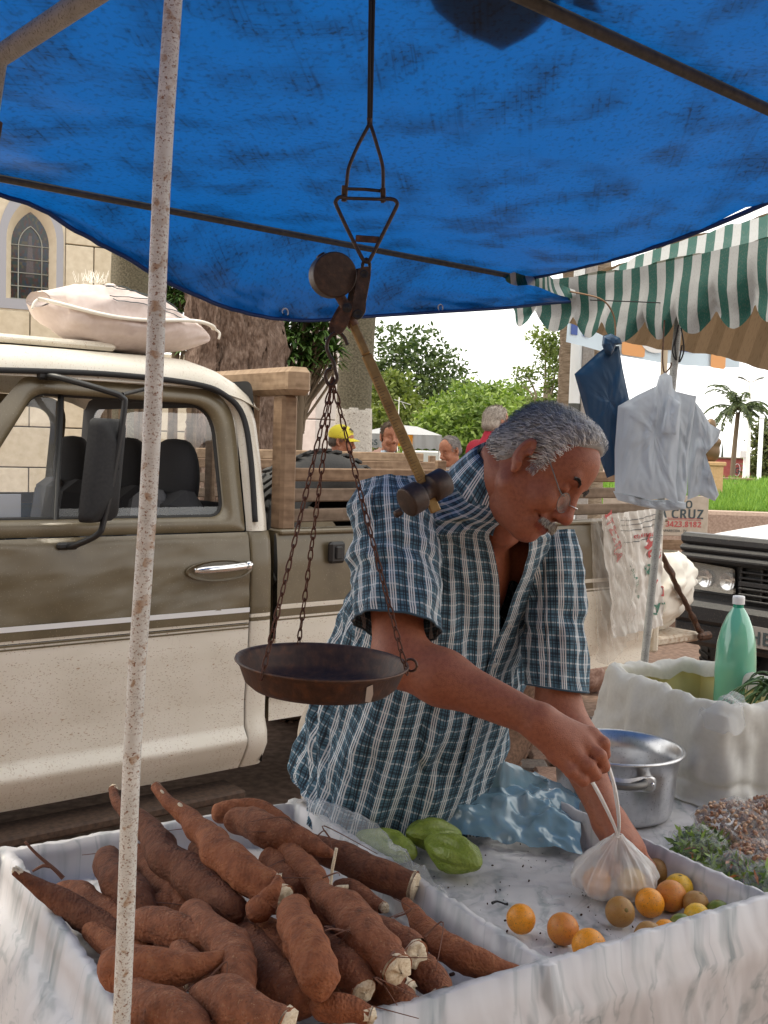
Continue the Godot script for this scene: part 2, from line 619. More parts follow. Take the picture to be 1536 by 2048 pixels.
# --- the square behind: church, trees, stalls -----------------------------------------------------------------
func church() -> void:
	var root := thing("church", "cream stone church wall with a pointed stained glass window", "church", Vector3(-7.892, 1.557, -24.000) * Vector3(1, 0, 1))
	root.rotation.y = deg_to_rad(27.0)   # wall runs to the right and away
	M.stone = tmat(ntex(256, 6, [[0.0, 0.50, 0.42, 0.30], [1.0, 0.62, 0.54, 0.41]], 61), 1.5, 0.9)
	M.stone2 = tmat(ntex(256, 6, [[0.0, 0.54, 0.46, 0.34], [1.0, 0.66, 0.58, 0.45]], 62), 1.5, 0.9)
	M.joint = mat(0.16, 0.12, 0.09, 0.95)
	M.greytrim = mat(0.34, 0.34, 0.37, 0.85)
	M.pinkstone = tmat(ntex(256, 6, [[0.0, 0.55, 0.47, 0.44], [1.0, 0.66, 0.58, 0.55]], 63), 1.5, 0.9)
	var back := g()
	back.box(Vector3(-1.0, 5.5, -0.62), Vector3(7.0, 11.0, 0.6), 0.02)
	back.box(Vector3(5.0, 1.78, -0.62), Vector3(4.9, 3.55, 0.6), 0.02)
	put("wall", back.mesh(false), M.joint, root)
	# stone panels, leaving out the window bay
	var wx := -0.02
	var y0 := 4.28
	var rows := [0.0, 0.85, 1.75, 2.65, 3.55, y0, 4.28 + 1.55, 4.28 + 3.05, 8.3, 9.2]
	for r in rows.size() - 1:
		var h: float = rows[r + 1] - rows[r] - 0.025
		var xs := [-4.4, -2.9, -1.6, -0.72, wx, 0.72, 1.75, 2.5] if r % 2 == 0 else [-4.4, -3.4, -2.2, -0.72, 0.72, 1.35, 2.5]
		if r < 4:
			xs = xs + [3.6, 4.9, 6.2, 7.4]
		for k in xs.size() - 1:
			if r in [5, 6] and xs[k] >= -0.73 and xs[k + 1] <= 0.73:
				continue
			var q := g()
			q.box(Vector3.ZERO, Vector3(xs[k + 1] - xs[k] - 0.025, h, 0.12), 0.012)
			put("stone_panel", q.mesh(false), M.stone if (r + k) % 3 else M.stone2, root, Vector3((xs[k] + xs[k + 1]) * 0.5, rows[r] + h * 0.5, -0.06))
	# the window: a pointed opening in a grey surround
	var arch := func(w: float, h0: float, h1: float, n: int) -> Array:
		var out := [Vector2(-w, h0), Vector2(-w, h0)]
		var rad := w * 2.1
		for k in n + 1:
			var a := PI - float(k) / n * acos((rad - w) / rad)
			out.append(Vector2(rad - w + cos(a) * rad, h1 + sin(a) * rad))
		for k in range(n, -1, -1):
			out.append(Vector2(-out[2 + k].x, out[2 + k].y))
		out.append(Vector2(w, h0))
		out.append(Vector2(w, h0))
		return out
	var win := Node3D.new()
	win.name = "window"
	root.add_child(win, true)
	win.position = Vector3(0, y0 + 0.22, 0)
	var lo: Array = arch.call(0.68, -0.2, 1.35, 10)
	var li: Array = arch.call(0.53, 0.02, 1.3, 10)
	var lg: Array = arch.call(0.40, 0.02, 1.25, 10)
	var to3 := func(l: Array, z: float) -> Array: return l.map(func(p): return Vector3(p.x, p.y, z))
	var q := g()
	q.ring(to3.call(lo, 0.0), to3.call(li, 0.0))
	q.ring(to3.call(lo, -0.15), to3.call(lo, 0.0))
	put("surround", q.mesh(false), M.greytrim, win)
	q = g()
	q.ring(to3.call(li, 0.0), to3.call(lg, -0.22))
	put("reveal", q.mesh(false), M.stone2, win)
	# corner stones round the arch
	q = g()
	var bay := [Vector3(-0.72, -0.24, -0.03), Vector3(-0.72, -0.24, -0.03)]
	for k in 11:
		bay.append(Vector3(-0.72, lerpf(1.35, 2.85, minf(1.0, k / 6.0)), -0.03) if k < 6 else Vector3(lerpf(-0.72, 0.0, (k - 5) / 5.0), 2.85, -0.03))
	for k in range(10, -1, -1):
		bay.append(bay[2 + k] * Vector3(-1, 1, 1))
	bay.append(Vector3(0.72, -0.24, -0.03))
	bay.append(Vector3(0.72, -0.24, -0.03))
	q.ring(bay, to3.call(lo, -0.03))
	put("spandrel", q.mesh(false), M.stone2, win)
	var im := Image.create(128, 256, false, Image.FORMAT_RGB8)
	var r2 := RandomNumberGenerator.new()
	r2.seed = 4
	var pal := [Color(0.035, 0.03, 0.035), Color(0.05, 0.022, 0.02), Color(0.022, 0.03, 0.05), Color(0.06, 0.05, 0.03), Color(0.02, 0.035, 0.035), Color(0.03, 0.026, 0.026)]
	for y in 32:
		for x in 18:
			im.fill_rect(Rect2i(x * 7 + (y % 2) * 3, y * 8, 7, 8), (pal[r2.randi() % 6] as Color).linear_to_srgb())
	for y in range(80, 190):
		var w := int(lerpf(5, 15, (y - 80) / 110.0))
		for x in range(64 - w, 64 + w):
			im.set_pixel(x, y, Color(0.11, 0.085, 0.07).lerp(Color(0.05, 0.04, 0.06), r2.randf()).linear_to_srgb())
	q = g()
	var pts := PackedVector2Array(lg.slice(1, lg.size() - 1))
	var tr := Geometry2D.triangulate_polygon(pts)
	for p in pts:
		q.vert(Vector3(p.x, p.y, -0.22), Vector2(p.x / 0.8 + 0.5, 1.0 - p.y / 2.1))
	for n in range(0, tr.size(), 3):
		q.tri(tr[n], tr[n + 2], tr[n + 1])
	var sg := mat(1, 1, 1, 0.12)
	sg.albedo_texture = ImageTexture.create_from_image(im)
	put("stained_glass", q.mesh(false), sg, win)
	M.lead = mat(0.30, 0.30, 0.27, 0.6)
	for y in [0.05, 0.33, 0.62, 0.92, 1.22]:
		q = g()
		q.tube([Vector3(-0.4, y, -0.205), Vector3(0.4, y, -0.205)], 0.012, 6)
		put("glazing_bar", q.mesh(), M.lead, win)
	q = g()
	var inner: Array = arch.call(0.25, 0.02, 1.2, 10)
	q.tube(to3.call(inner.slice(1, inner.size() - 1), -0.2), 0.013, 6)
	put("glazing_bar", q.mesh(), M.lead, win)
	q = g()
	q.tube([Vector3(2.48, 0, 0.06), Vector3(2.48, 9, 0.06)], 0.035, 8)
	put("downpipe", q.mesh(), M.white, root)
	# the buttress of pale pink stone seen between the trunks
	var b := thing("church_buttress", "pale pink stone buttress between the leafy bush and whitewashed trunk", "buttress", Vector3(-1.223, 1.717, -20.000) * Vector3(1, 0, 1))
	b.rotation.y = deg_to_rad(-38.0)
	for r in 9:
		q = g()
		q.box(Vector3.ZERO, Vector3(0.62, 0.65, 0.95), 0.012)
		put("stone_block", q.mesh(false), M.pinkstone, b, Vector3(0, 0.33 + r * 0.665, 0))

func leaf(q: G, p: Vector3, dir: Vector3, len: float, wide: float) -> void:
	var s := dir.cross(Vector3(rng.randf_range(-1, 1), rng.randf_range(-1, 1), rng.randf_range(-1, 1))).normalized() * wide
	var k := q.vert(p)
	q.vert(p + dir * len * 0.5 + s)
	q.vert(p + dir * len)
	q.vert(p + dir * len * 0.5 - s)
	q.quad(k, k + 1, k + 2, k + 3)

func rdir() -> Vector3:
	while true:
		var p := Vector3(rng.randf_range(-1, 1), rng.randf_range(-1, 1), rng.randf_range(-1, 1))
		if p.length() < 1.0 and p.length() > 0.1:
			return p.normalized()
	return Vector3.UP

func crown(lobes: Array, n: int, size: float, a: Color, b: Color, flat := 0.0) -> ArrayMesh:
	var q := g()
	var tot := 0.0
	for l in lobes:
		tot += l[1].x * l[1].y
	for l in lobes:
		var cnt := int(n * l[1].x * l[1].y / tot)
		var tint := rng.randf_range(-0.18, 0.18)
		for k in cnt / 7:
			# a sprig: a handful of leaves round one point near the lobe's skin
			var d := rdir()
			var rr := 1.0 - pow(rng.randf(), 2.2) * 0.75 + rng.randf_range(-0.06, 0.12)
			var at: Vector3 = l[0] + d * l[1] * rr
			var sp := rng.randf_range(-0.12, 0.12)
			for j in 7:
				q.col = a.lerp(b, clampf(rng.randf() + tint + sp, 0, 1))
				var o := rdir()
				o = Vector3(o.x, o.y * (1.0 - flat) + 0.15, o.z).normalized()
				leaf(q, at + o * size * 0.4, o, size * rng.randf_range(0.7, 1.3), size * 0.26)
	return q.mesh(false)

func trunk(pts: Array, rad: Array, sides := 18, rough := 0.06, sd := 1, furrow := 0.0) -> ArrayMesh:
	var q := g()
	var sp := spline(pts, 22 if furrow > 0.0 else 10)
	var rr := spread(rad, sp.size())
	q.tube(sp, rr, sides)
	var n := FastNoiseLite.new()
	n.seed = sd
	n.frequency = 2.2
	for k in q.v.size():
		var p := q.v[k]
		q.v[k] = p + Vector3(n.get_noise_3d(p.x * 3, p.y * 0.5, p.z * 3), 0, n.get_noise_3d(p.x * 3 + 50, p.y * 0.5, p.z * 3)) * rough * 2.0
		if furrow > 0.0:
			var c: Vector3 = sp[mini(k / (sides + 1), sp.size() - 1)]
			q.v[k] += (p - c).normalized() * furrow * (absf(n.get_noise_3d(p.x * 11.0, p.y * 1.3, p.z * 11.0)) * -3.2 + 0.4)
	return q.mesh()

func foliage(m: Color = Color.WHITE) -> StandardMaterial3D:
	var f := mat(1, 1, 1, 0.65)
	f.vertex_color_use_as_albedo = true
	f.backlight_enabled = true
	f.backlight = Color(0.75, 0.8, 0.5)
	return f

func lobes_at(d: float, spec: Array) -> Array:  # [x, y, z-offset, rx, ry] in metres round a centre
	return spec

func trees() -> void:
	M.leaf = foliage()
	M.bark = tmat(ntex(512, 16, [[0.0, 0.05, 0.03, 0.02], [0.5, 0.15, 0.098, 0.072], [1.0, 0.30, 0.22, 0.175]], 71, 5), 0.6, 0.95)
	M.bark.uv1_scale = Vector3(1.9, 0.7, 1.9)
	bump(M.bark, 26, 1.6)
	M.moss = tmat(ntex(512, 22, [[0.0, 0.055, 0.045, 0.03], [0.5, 0.13, 0.115, 0.075], [1.0, 0.24, 0.21, 0.15]], 72, 5), 0.6, 0.95)
	bump(M.moss, 40, 0.8)
	M.limewash = tmat(ntex(512, 18, [[0.0, 0.46, 0.42, 0.37], [1.0, 0.66, 0.62, 0.56]], 73, 4, [[26, 186, 0.16, 0.11, 0.08, 75], [70, 196, 0.10, 0.07, 0.05, 76]]), 0.7, 0.95)
	M.twig = mat(0.16, 0.12, 0.08, 0.9)
	M.palebark = mat(0.34, 0.27, 0.19, 0.9)
	# the thick trunk behind the cab
	var t := thing("old_tree", "thick brown furrowed tree trunk rising behind the truck cab", "tree", Vector3(-1.186, 1.613, -8.500) * Vector3(1, 0, 1))
	put("trunk", trunk([Vector3(0.05, 0, 0), Vector3(0.02, 1.6, 0), Vector3(-0.03, 2.6, 0), Vector3(-0.22, 4.2, 0), Vector3(-0.3, 6.5, 0)], [0.52, 0.385, 0.36, 0.34, 0.32], 90, 0.05, 3, 0.03), M.bark, t)
	put("limb", trunk([Vector3(-0.25, 4.6, 0), Vector3(0.3, 5.6, 0.2), Vector3(1.0, 7.0, 0.3)], [0.2, 0.16, 0.1], 12, 0.02, 4), M.bark, t)
	put("crown", crown([[Vector3(-0.4, 8.2, 0), Vector3(2.6, 1.6, 2.2)], [Vector3(1.4, 8.0, 0.2), Vector3(1.8, 1.2, 1.8)]], 5000, 0.16, Color(0.03, 0.07, 0.015), Color(0.09, 0.17, 0.04)), M.leaf, t)
	t = thing("mossy_tree", "mossy dark tree trunk half hidden behind the sack on the cab", "tree", Vector3(-2.849, 1.596, -12.000) * Vector3(1, 0, 1))
	put("trunk", trunk([Vector3(0, 0, 0), Vector3(0, 3, 0), Vector3(0, 6, 0)], [0.28, 0.22, 0.2], 18, 0.02, 6), M.moss, t)
	put("crown", crown([[Vector3(0, 7.4, 0), Vector3(1.8, 1.5, 1.8)]], 2500, 0.18, Color(0.03, 0.07, 0.015), Color(0.09, 0.17, 0.04)), M.leaf, t)
	t = thing("whitewashed_tree", "grey mossy tree trunk painted white below, behind the scale", "tree", Vector3(-0.322, 1.657, -10.500) * Vector3(1, 0, 1))
	put("trunk", trunk([Vector3(0, 1.9, 0), Vector3(0.01, 2.4, 0), Vector3(0.03, 3.2, 0), Vector3(0.05, 6.0, 0)], [0.170, 0.165, 0.155, 0.15], 20, 0.008, 8), M.moss, t)
	put("painted_trunk", trunk([Vector3(-0.02, 0, 0), Vector3(-0.01, 1.0, 0), Vector3(0, 1.915, 0)], [0.30, 0.215, 0.172], 20, 0.008, 9), M.limewash, t)
	put("crown", crown([[Vector3(0, 7.0, 0), Vector3(1.9, 1.3, 1.9)]], 2500, 0.18, Color(0.03, 0.07, 0.015), Color(0.09, 0.17, 0.04)), M.leaf, t)
	# strap-leaved bush between the trunks
	for spec in [[9.3, "strap-leaved green bush between the thick trunk and whitewashed trunk", [Vector3(-0.763, 2.548, -9.300), Vector3(-0.590, 2.447, -9.300), Vector3(-0.822, 2.356, -9.300), Vector3(-0.649, 2.276, -9.300), Vector3(-0.528, 2.534, -9.300), Vector3(-0.754, 2.188, -9.300), Vector3(-0.587, 2.363, -9.300), Vector3(-0.869, 2.524, -9.300), Vector3(-0.482, 2.408, -9.300), Vector3(-0.678, 2.572, -9.300), Vector3(-0.717, 2.401, -9.300), Vector3(-0.820, 2.250, -9.300), Vector3(-0.543, 2.279, -9.300), Vector3(-0.892, 2.608, -9.300), Vector3(-0.765, 2.645, -9.300), Vector3(-0.595, 2.637, -9.300), Vector3(-0.930, 2.395, -9.300)], 0.21], [11.0, "dark leafy bush between the roof sack and thick trunk", [Vector3(-2.195, 3.038, -11.000), Vector3(-2.111, 3.116, -11.000), Vector3(-2.219, 2.963, -11.000), Vector3(-2.034, 2.518, -11.000), Vector3(-2.048, 2.442, -11.000), Vector3(-2.122, 3.165, -11.000), Vector3(-2.165, 2.765, -11.000), Vector3(-2.078, 2.967, -11.000), Vector3(-2.247, 3.136, -11.000), Vector3(-2.142, 2.915, -11.000)], 0.2]]:
		var bs := thing("dracaena_bush", spec[1], "bush", spec[2][0] * Vector3(1, 0, 1))
		var q := g()
		var tw := g()
		for p in spec[2]:
			for rep in 3:
				var c: Vector3 = p - bs.position + rdir() * 0.07
				tw.tube(spline([Vector3(0.05, c.y - 0.5, 0), c - Vector3(0.0, 0.2, 0) * 0.7, c], 4), 0.012, 5)
				for k in 30:
					var d := rdir()
					d = Vector3(d.x, absf(d.y) * 0.8 - 0.1, d.z).normalized()
					q.col = Color(0.025, 0.07, 0.012).lerp(Color(0.15, 0.26, 0.06), pow(rng.randf(), 1.5))
					var s := d.cross(Vector3.UP).normalized() * 0.016
					var L: float = spec[3] * rng.randf_range(0.7, 1.1)
					var m := c + d * L * 0.55
					var e := c + d * L + Vector3.DOWN * L * 0.32
					var k0 := q.vert(c)
					q.vert(m + s)
					q.vert(m - s)
					q.vert(e)
					q.tri(k0, k0 + 1, k0 + 2)
					q.tri(k0 + 1, k0 + 3, k0 + 2)
		tw.tube(spline([Vector3(0.05, 0, 0), Vector3(0, 1.2, 0), Vector3(0.05, 2.6, 0)], 5), 0.04, 8)
		put("foliage", q.mesh(false), M.leaf, bs)
		put("stem", tw.mesh(), M.twig, bs)
	# far trees: [name, label, base x, depth, trunk height, lobes (x, y, z, rx, ry) in metres, leaves, leaf size, colours]
	var far := [
		["rounded_tree", "big dark green rounded tree, highest behind the brass beam", Vector3(1.324, 2.032, -46.000), 2.6, [[-1.6, 4.5, 0, 1.5, 1.25], [-0.2, 4.6, 0.3, 1.4, 1.15], [1.05, 3.6, 0, 1.15, 1.2], [-2.3, 3.0, 0, 1.2, 1.3], [0.2, 2.9, 0.8, 1.6, 1.4], [1.6, 2.5, 0.2, 0.7, 0.8], [-0.8, 2.6, -0.5, 2.0, 1.5], [0.9, 1.8, 0, 1.6, 1.0]], 9000, 0.23, Color(0.03, 0.065, 0.02), Color(0.12, 0.17, 0.055)],
		["layered_tree", "yellowish green layered tree left of the brass beam", Vector3(0.166, 1.841, -29.000), 1.4, [[-0.1, 2.75, 0, 0.45, 0.2], [-0.1, 2.45, 0, 0.7, 0.25], [0.1, 2.1, 0, 0.85, 0.25], [-0.25, 1.8, 0.2, 1.0, 0.25], [0.25, 1.55, 0, 0.95, 0.25], [-0.3, 1.25, 0, 0.9, 0.22], [0.2, 1.15, 0.3, 0.85, 0.25]], 5200, 0.16, Color(0.08, 0.12, 0.02), Color(0.27, 0.31, 0.08)],
		["spreading_tree", "light green spreading tree behind the man in red", Vector3(3.017, 1.972, -34.000), 1.3, [[-0.3, 2.75, 0, 0.9, 0.3], [0.9, 2.75, 0, 1.0, 0.35], [-0.9, 2.35, 0.2, 0.8, 0.3], [0.3, 2.3, 0.3, 1.1, 0.35], [1.5, 2.2, 0, 0.7, 0.4], [-1.1, 1.8, 0, 0.75, 0.35], [-0.2, 1.75, 0.3, 1.1, 0.35], [0.9, 1.7, 0.4, 0.9, 0.4], [-1.2, 1.35, 0, 0.6, 0.3], [0.2, 1.2, 0.3, 1.4, 0.4]], 8200, 0.17, Color(0.09, 0.16, 0.03), Color(0.36, 0.45, 0.13)],
		["round_shrub", "bright green leafy shrub behind the bald man", Vector3(1.670, 1.831, -23.000), 0.5, [[-0.55, 1.55, 0, 0.5, 0.35], [0.1, 1.8, 0, 0.6, 0.4], [0.75, 1.75, 0, 0.5, 0.4], [-0.4, 1.1, 0.1, 0.8, 0.5], [0.5, 1.2, 0.2, 0.8, 0.5], [-1.0, 1.0, 0, 0.4, 0.4]], 6000, 0.13, Color(0.10, 0.17, 0.03), Color(0.34, 0.44, 0.11)],
		["slender_tree", "slender tall tree with airy tufts beside the palm trunk", Vector3(4.391, 1.975, -30.000), 2.6, [[-0.1, 4.05, 0, 0.5, 0.35], [0.35, 3.75, 0, 0.45, 0.35], [0.05, 3.4, 0, 0.45, 0.28], [-0.62, 3.1, 0, 0.28, 0.22], [0.2, 2.95, 0.2, 0.5, 0.3], [-0.65, 2.75, 0, 0.14, 0.1], [0.1, 2.3, 0, 0.6, 0.25], [-0.5, 2.1, 0, 0.5, 0.3], [0.6, 2.5, 0, 0.4, 0.5]], 3400, 0.13, Color(0.10, 0.15, 0.03), Color(0.26, 0.31, 0.09)],
		["dark_tree", "dark olive tree at the right edge behind the white post", Vector3(14.546, 2.386, -42.000), 1.3, [[0.1, 1.8, 0, 0.55, 0.6], [0.7, 1.6, 0, 0.7, 0.8], [0.1, 0.9, 0, 0.7, 0.5], [0.8, 0.6, 0, 0.8, 0.6], [0.0, 0.3, 0.2, 0.6, 0.5]], 4200, 0.2, Color(0.05, 0.06, 0.02), Color(0.17, 0.20, 0.07)],
	]
	for f in far:
		t = thing(f[0], f[1], "tree", f[2] * Vector3(1, 0, 1))
		var lb := []
		for l in f[4]:
			lb.append([Vector3(l[0], l[1] + 0.55 * (1.0 if f[0] != "rounded_tree" else 1.6), l[2]), Vector3(l[3], l[4], l[3])])
		var q := g()
		q.tube(spline([Vector3.ZERO, Vector3(0.05, f[3] * 0.6, 0), Vector3(0, f[3] + 0.8, 0)], 5), spread([0.16, 0.13, 0.1], 11), 8)
		put("trunk", q.mesh(), M.palebark if f[0] == "slender_tree" else M.twig, t)
		for l in lb.slice(0, 6):
			q = g()
			q.tube(spline([Vector3(0, f[3] * 0.7, 0), Vector3(l[0].x * 0.5, (f[3] + l[0].y) * 0.5, l[0].z * 0.5), l[0]], 5), spread([0.06, 0.035, 0.015], 11), 6)
			put("limb", q.mesh(), M.palebark if f[0] == "slender_tree" else M.twig, t)
		put("crown", crown(lb, f[5], f[6], f[7], f[8], 0.35), M.leaf, t)
		if f[0] == "slender_tree":
			for k in 9:
				q = g()
				var x := -0.9 + k * 0.16
				q.tube([Vector3(x, 0, 0.3), Vector3(x + rng.randf_range(-0.08, 0.08), rng.randf_range(2.1, 2.7), 0.3)], [0.03, 0.015], 5)
				put("limb", q.mesh(), M.palebark, t)
	# a wood of dull green closing the view beneath the trees
	var hedge := crown([[Vector3(0.407, 1.857, -50.000), Vector3(3.0, 1.0, 1.0)], [Vector3(2.947, 1.840, -50.000), Vector3(3.4, 1.1, 1.0)], [Vector3(5.706, 1.959, -48.000), Vector3(3.0, 1.3, 1.0)]], 7000, 0.24, Color(0.04, 0.07, 0.02), Color(0.14, 0.19, 0.06))
	var ho := put("far_hedge", hedge, M.leaf)
	tag(ho, "dull green belt of bushes far beyond the square", "hedge")
	ho.set_meta("kind", "stuff")
	# the royal palm trunk beside the white pipe
	t = thing("royal_palm", "ringed grey brown palm trunk behind the blue bag roll", "palm", Vector3(1.965, 1.729, -11.000) * Vector3(1, 0, 1))
	var pts := []
	var rad := []
	for k in 60:
		pts.append(Vector3(0.0, k * 0.11, 0))
		rad.append(0.25 - k * 0.0004 + (0.006 if k % 2 else -0.004))
	var q2 := g()
	q2.tube(pts, rad, 24)
	M.palmbark = tmat(ntex(512, 10, [[0.0, 0.12, 0.085, 0.055], [0.5, 0.25, 0.19, 0.13], [1.0, 0.40, 0.32, 0.24]], 81, 5), 0.5, 0.95)
	M.palmbark.uv1_scale = Vector3(0.8, 5.0, 0.8)
	bump(M.palmbark, 20, 1.0)
	put("trunk", q2.mesh(), M.palmbark, t)
	fronds(t, Vector3(0, 6.6, 0), 22, 2.6, 0.5, Color(0.05, 0.09, 0.02), Color(0.14, 0.2, 0.06))
	# the feathery palm far off at the right
	t = thing("feather_palm", "feathery palm with drooping fronds beside the double street lamp", "palm", Vector3(11.539, 2.242, -36.000) * Vector3(1, 0, 1))
	q2 = g()
	q2.tube(spline([Vector3.ZERO, Vector3(0.03, 1.6, 0), Vector3(0.1, 3.0, 0)], 6), spread([0.10, 0.085, 0.075], 13), 8)
	put("trunk", q2.mesh(), M.twig, t)
	fronds(t, Vector3(0.1, 3.1, 0), 26, 1.45, 0.26, Color(0.045, 0.07, 0.03), Color(0.16, 0.2, 0.09))

func fronds(t: Node3D, top: Vector3, n: int, L: float, wide: float, a: Color, b: Color) -> void:
	for k in n:
		var q := g()
		var az := TAU * k / n * 2.4 + rng.randf() * 0.5
		var el := rng.randf_range(-0.1, 1.2)
		var out := Vector3(cos(az), 0, sin(az))
		var p := top
		var dir := (out * cos(el) + Vector3.UP * sin(el)).normalized()
		var spine := [p]
		for s in 12:
			p += dir * L / 12.0
			spine.append(p)
			dir = (dir + Vector3.DOWN * 0.19 * (0.4 + s * 0.11)).normalized()
		q.col = a
		q.tube(spine, spread([0.03, 0.02, 0.008], 13), 5)
		var side := out.cross(Vector3.UP)
		for s in range(3, 13):
			for j in 3:
				var base: Vector3 = (spine[s - 1] as Vector3).lerp(spine[s], j / 3.0)
				var fw: Vector3 = (spine[s] - spine[s - 1]).normalized()
				for sg in [-1.0, 1.0]:
					q.col = a.lerp(b, rng.randf())
					var d: Vector3 = (side * sg * 0.8 + fw * 0.55 + Vector3.DOWN * rng.randf_range(0.25, 0.9)).normalized()
					leaf(q, base, d, wide * (1.15 - s / 16.0), 0.018 + wide * 0.03)
		put("frond", q.mesh(false), M.leaf, t)

func square() -> void:
	# double street lamp
	var t := thing("street_lamp", "pale double-headed street lamp beside the feathery palm", "street lamp", Vector3(12.670, 2.294, -38.000) * Vector3(1, 0, 1))
	M.lamp_grey = mat(0.62, 0.60, 0.58, 0.6)
	M.lamp_head = mat(0.14, 0.15, 0.13, 0.6)
	var q := g()
	q.tube([Vector3(0, 0, 0), Vector3(0, 4.15, 0)], [0.14, 0.05], 10)
	put("pole", q.mesh(), M.lamp_grey, t)
	for s in [-1, 1]:
		q = g()
		q.tube(spline([Vector3(0, 4.14, 0), Vector3(s * 0.12, 4.18, 0), Vector3(s * 0.24, 4.24, 0)], 4), 0.025, 8)
		put("arm", q.mesh(), M.lamp_grey, t)
		q = g()
		q.tube(spline([Vector3(s * 0.15, 4.2, 0), Vector3(s * 0.3, 4.27, 0), Vector3(s * 0.42, 4.3, 0), Vector3(s * 0.5, 4.3, 0)], 4), spread([0.02, 0.065, 0.06, 0.01], 13), 10, true, 0.55)
		put("lamp_head", q.mesh(), M.lamp_head, t)
	q = g()
	q.box(Vector3(-0.16, 1.62, 0.05), Vector3(0.2, 0.24, 0.06), 0.01)
	put("sign_plate", q.mesh(false), M.white, t)
	var post := g()
	post.tube([Vector3.ZERO, Vector3(0, 2.62, 0)], 0.06, 10)
	post.lathe([Vector2(0, 2.68), Vector2(0.05, 2.66), Vector2(0.072, 2.62), Vector2(0.06, 2.6)], 10)
	tag(put("white_post", post.mesh(), M.white, null, Vector3(10.362, 2.152, -30.000) * Vector3(1, 0, 1)), "slim plain white post at the right edge before the dark tree", "post")
	# bust on an ochre pillar
	t = thing("bust_monument", "bronze bust on an ochre pillar behind the hanging white bags", "monument", Vector3(5.380, 1.895, -18.000) * Vector3(1, 0, 1))
	q = g()
	q.box(Vector3(0, 0.9, 0), Vector3(0.34, 1.0, 0.34), 0.012, Basis(Vector3.UP, 0.5))
	M.ochre = tmat(ntex(256, 8, [[0.0, 0.50, 0.30, 0.14], [1.0, 0.66, 0.43, 0.23]], 91), 0.5, 0.9)
	put("pillar", q.mesh(false), M.ochre, t)
	q = g()
	q.box(Vector3(0, 1.42, 0), Vector3(0.4, 0.07, 0.4), 0.012, Basis(Vector3.UP, 0.5))
	put("cap_stone", q.mesh(false), M.ochre, t)
	q = g()
	var bl := [ell(Vector3(0, 1.62, 0), Vector3(0.17, 0.2, 0.12), Basis(), 0.05), ell(Vector3(0, 1.78, 0), Vector3(0.19, 0.10, 0.12), Basis(), 0.05), cap(Vector3(0, 1.84, 0), Vector3(0, 1.95, 0), 0.06, 0.055, 0.04), ell(Vector3(0, 2.05, -0.01), Vector3(0.085, 0.12, 0.1), Basis(), 0.03), ell(Vector3(-0.05, 2.03, -0.09), Vector3(0.02, 0.035, 0.03), Basis(), 0.02)]
	net(bl, Vector3(-0.25, 1.4, -0.2), Vector3(0.25, 2.22, 0.2), 0.022, func(_p): return Color.WHITE, q)
	M.bronze = mat(0.16, 0.10, 0.055, 0.45, 0.5)
	put("bust", q.mesh(), M.bronze, t)
	# red shop wall with its lettering
	t = thing("shop_wall", "low red painted shop wall with white lettering beyond the lawn", "wall", Vector3(14.123, 1.175, -44.000) * Vector3(1, 0, 1))
	M.redwall = tmat(ntex(256, 8, [[0.0, 0.36, 0.09, 0.08], [1.0, 0.46, 0.13, 0.12]], 92), 2.0, 0.85)
	q = g()
	q.box(Vector3(0, 0.85, 0), Vector3(1.5, 1.7, 0.2), 0.01)
	put("wall", q.mesh(false), M.redwall, t, Vector3(0, -0.28, 0))
	words("lettering", "Ki", 0.22, M.white, t, Transform3D(Basis(), Vector3(0.53, 0.98, 0.11)))
	q = g()
	var ringp := []
	for k in 25:
		var a := TAU * k / 24.0
		ringp.append(Vector3(0.14 + cos(a) * 0.12, 0.98 + sin(a) * 0.25, 0.11))
	q.tube(ringp, 0.014, 6)
	put("emblem", q.mesh(), M.white, t)
	words("emblem_letter", "G", 0.24, M.print_dark, t, Transform3D(Basis(), Vector3(0.15, 0.95, 0.11)))
	q = g()
	q.box(Vector3(0, 1.45, 0.02), Vector3(1.56, 0.06, 0.3), 0.01)
	put("coping", q.mesh(false), M.woodgrey, t)
	q = g()
	q.tube([Vector3.ZERO, Vector3(0, 2.3, 0)], [0.15, 0.01], 8)
	tag(put("cypress", q.mesh(), mat(0.03, 0.04, 0.03, 0.9), null, Vector3(17.084, 2.328, -55.000) * Vector3(1, 0, 1)), "tiny dark pointed cypress far beyond the red wall", "tree")
	# low benches beyond the lawn
	for b in [[Vector3(8.314, 0.999, -26.000), 1.1, "long dull wooden bench beyond the lawn beneath the red wall", 0.16], [Vector3(7.602, 0.930, -24.000), 0.6, "short pale stone bench on the lawn, nearer than the wooden one", -0.1]]:
		var bt := thing("bench", b[2], "bench", b[0] * Vector3(1, 0, 1))
		bt.rotation.y = b[3]
		q = g()
		q.box(Vector3(0, b[0].y, 0), Vector3(b[1], 0.06, 0.32), 0.01)
		put("seat", q.mesh(false), M.woodpale if b[1] < 1.0 else M.wood, bt)
		for s in [-0.4, 0.4]:
			q = g()
			q.box(Vector3(s * b[1], b[0].y * 0.5 + 0.4, 0), Vector3(0.1, b[0].y - 0.86, 0.25), 0.01)
			put("leg", q.mesh(false), M.kerb, bt)
	# grey and orange market tents behind the men
	M.tentgrey = mat(0.36, 0.36, 0.37, 0.8)
	M.tentorange = mat(0.75, 0.30, 0.03, 0.8)
	M.tentorange.backlight_enabled = true
	M.tentorange.backlight = Color(0.9, 0.6, 0.2)
	M.tentwhite = mat(0.7, 0.7, 0.69, 0.8)
	t = thing("market_tent", "grey market tent with orange front behind the man in blue", "tent", Vector3(0.228, 1.611, -15.000) * Vector3(1, 0, 1))
	var bw := 0.55
	q = g()
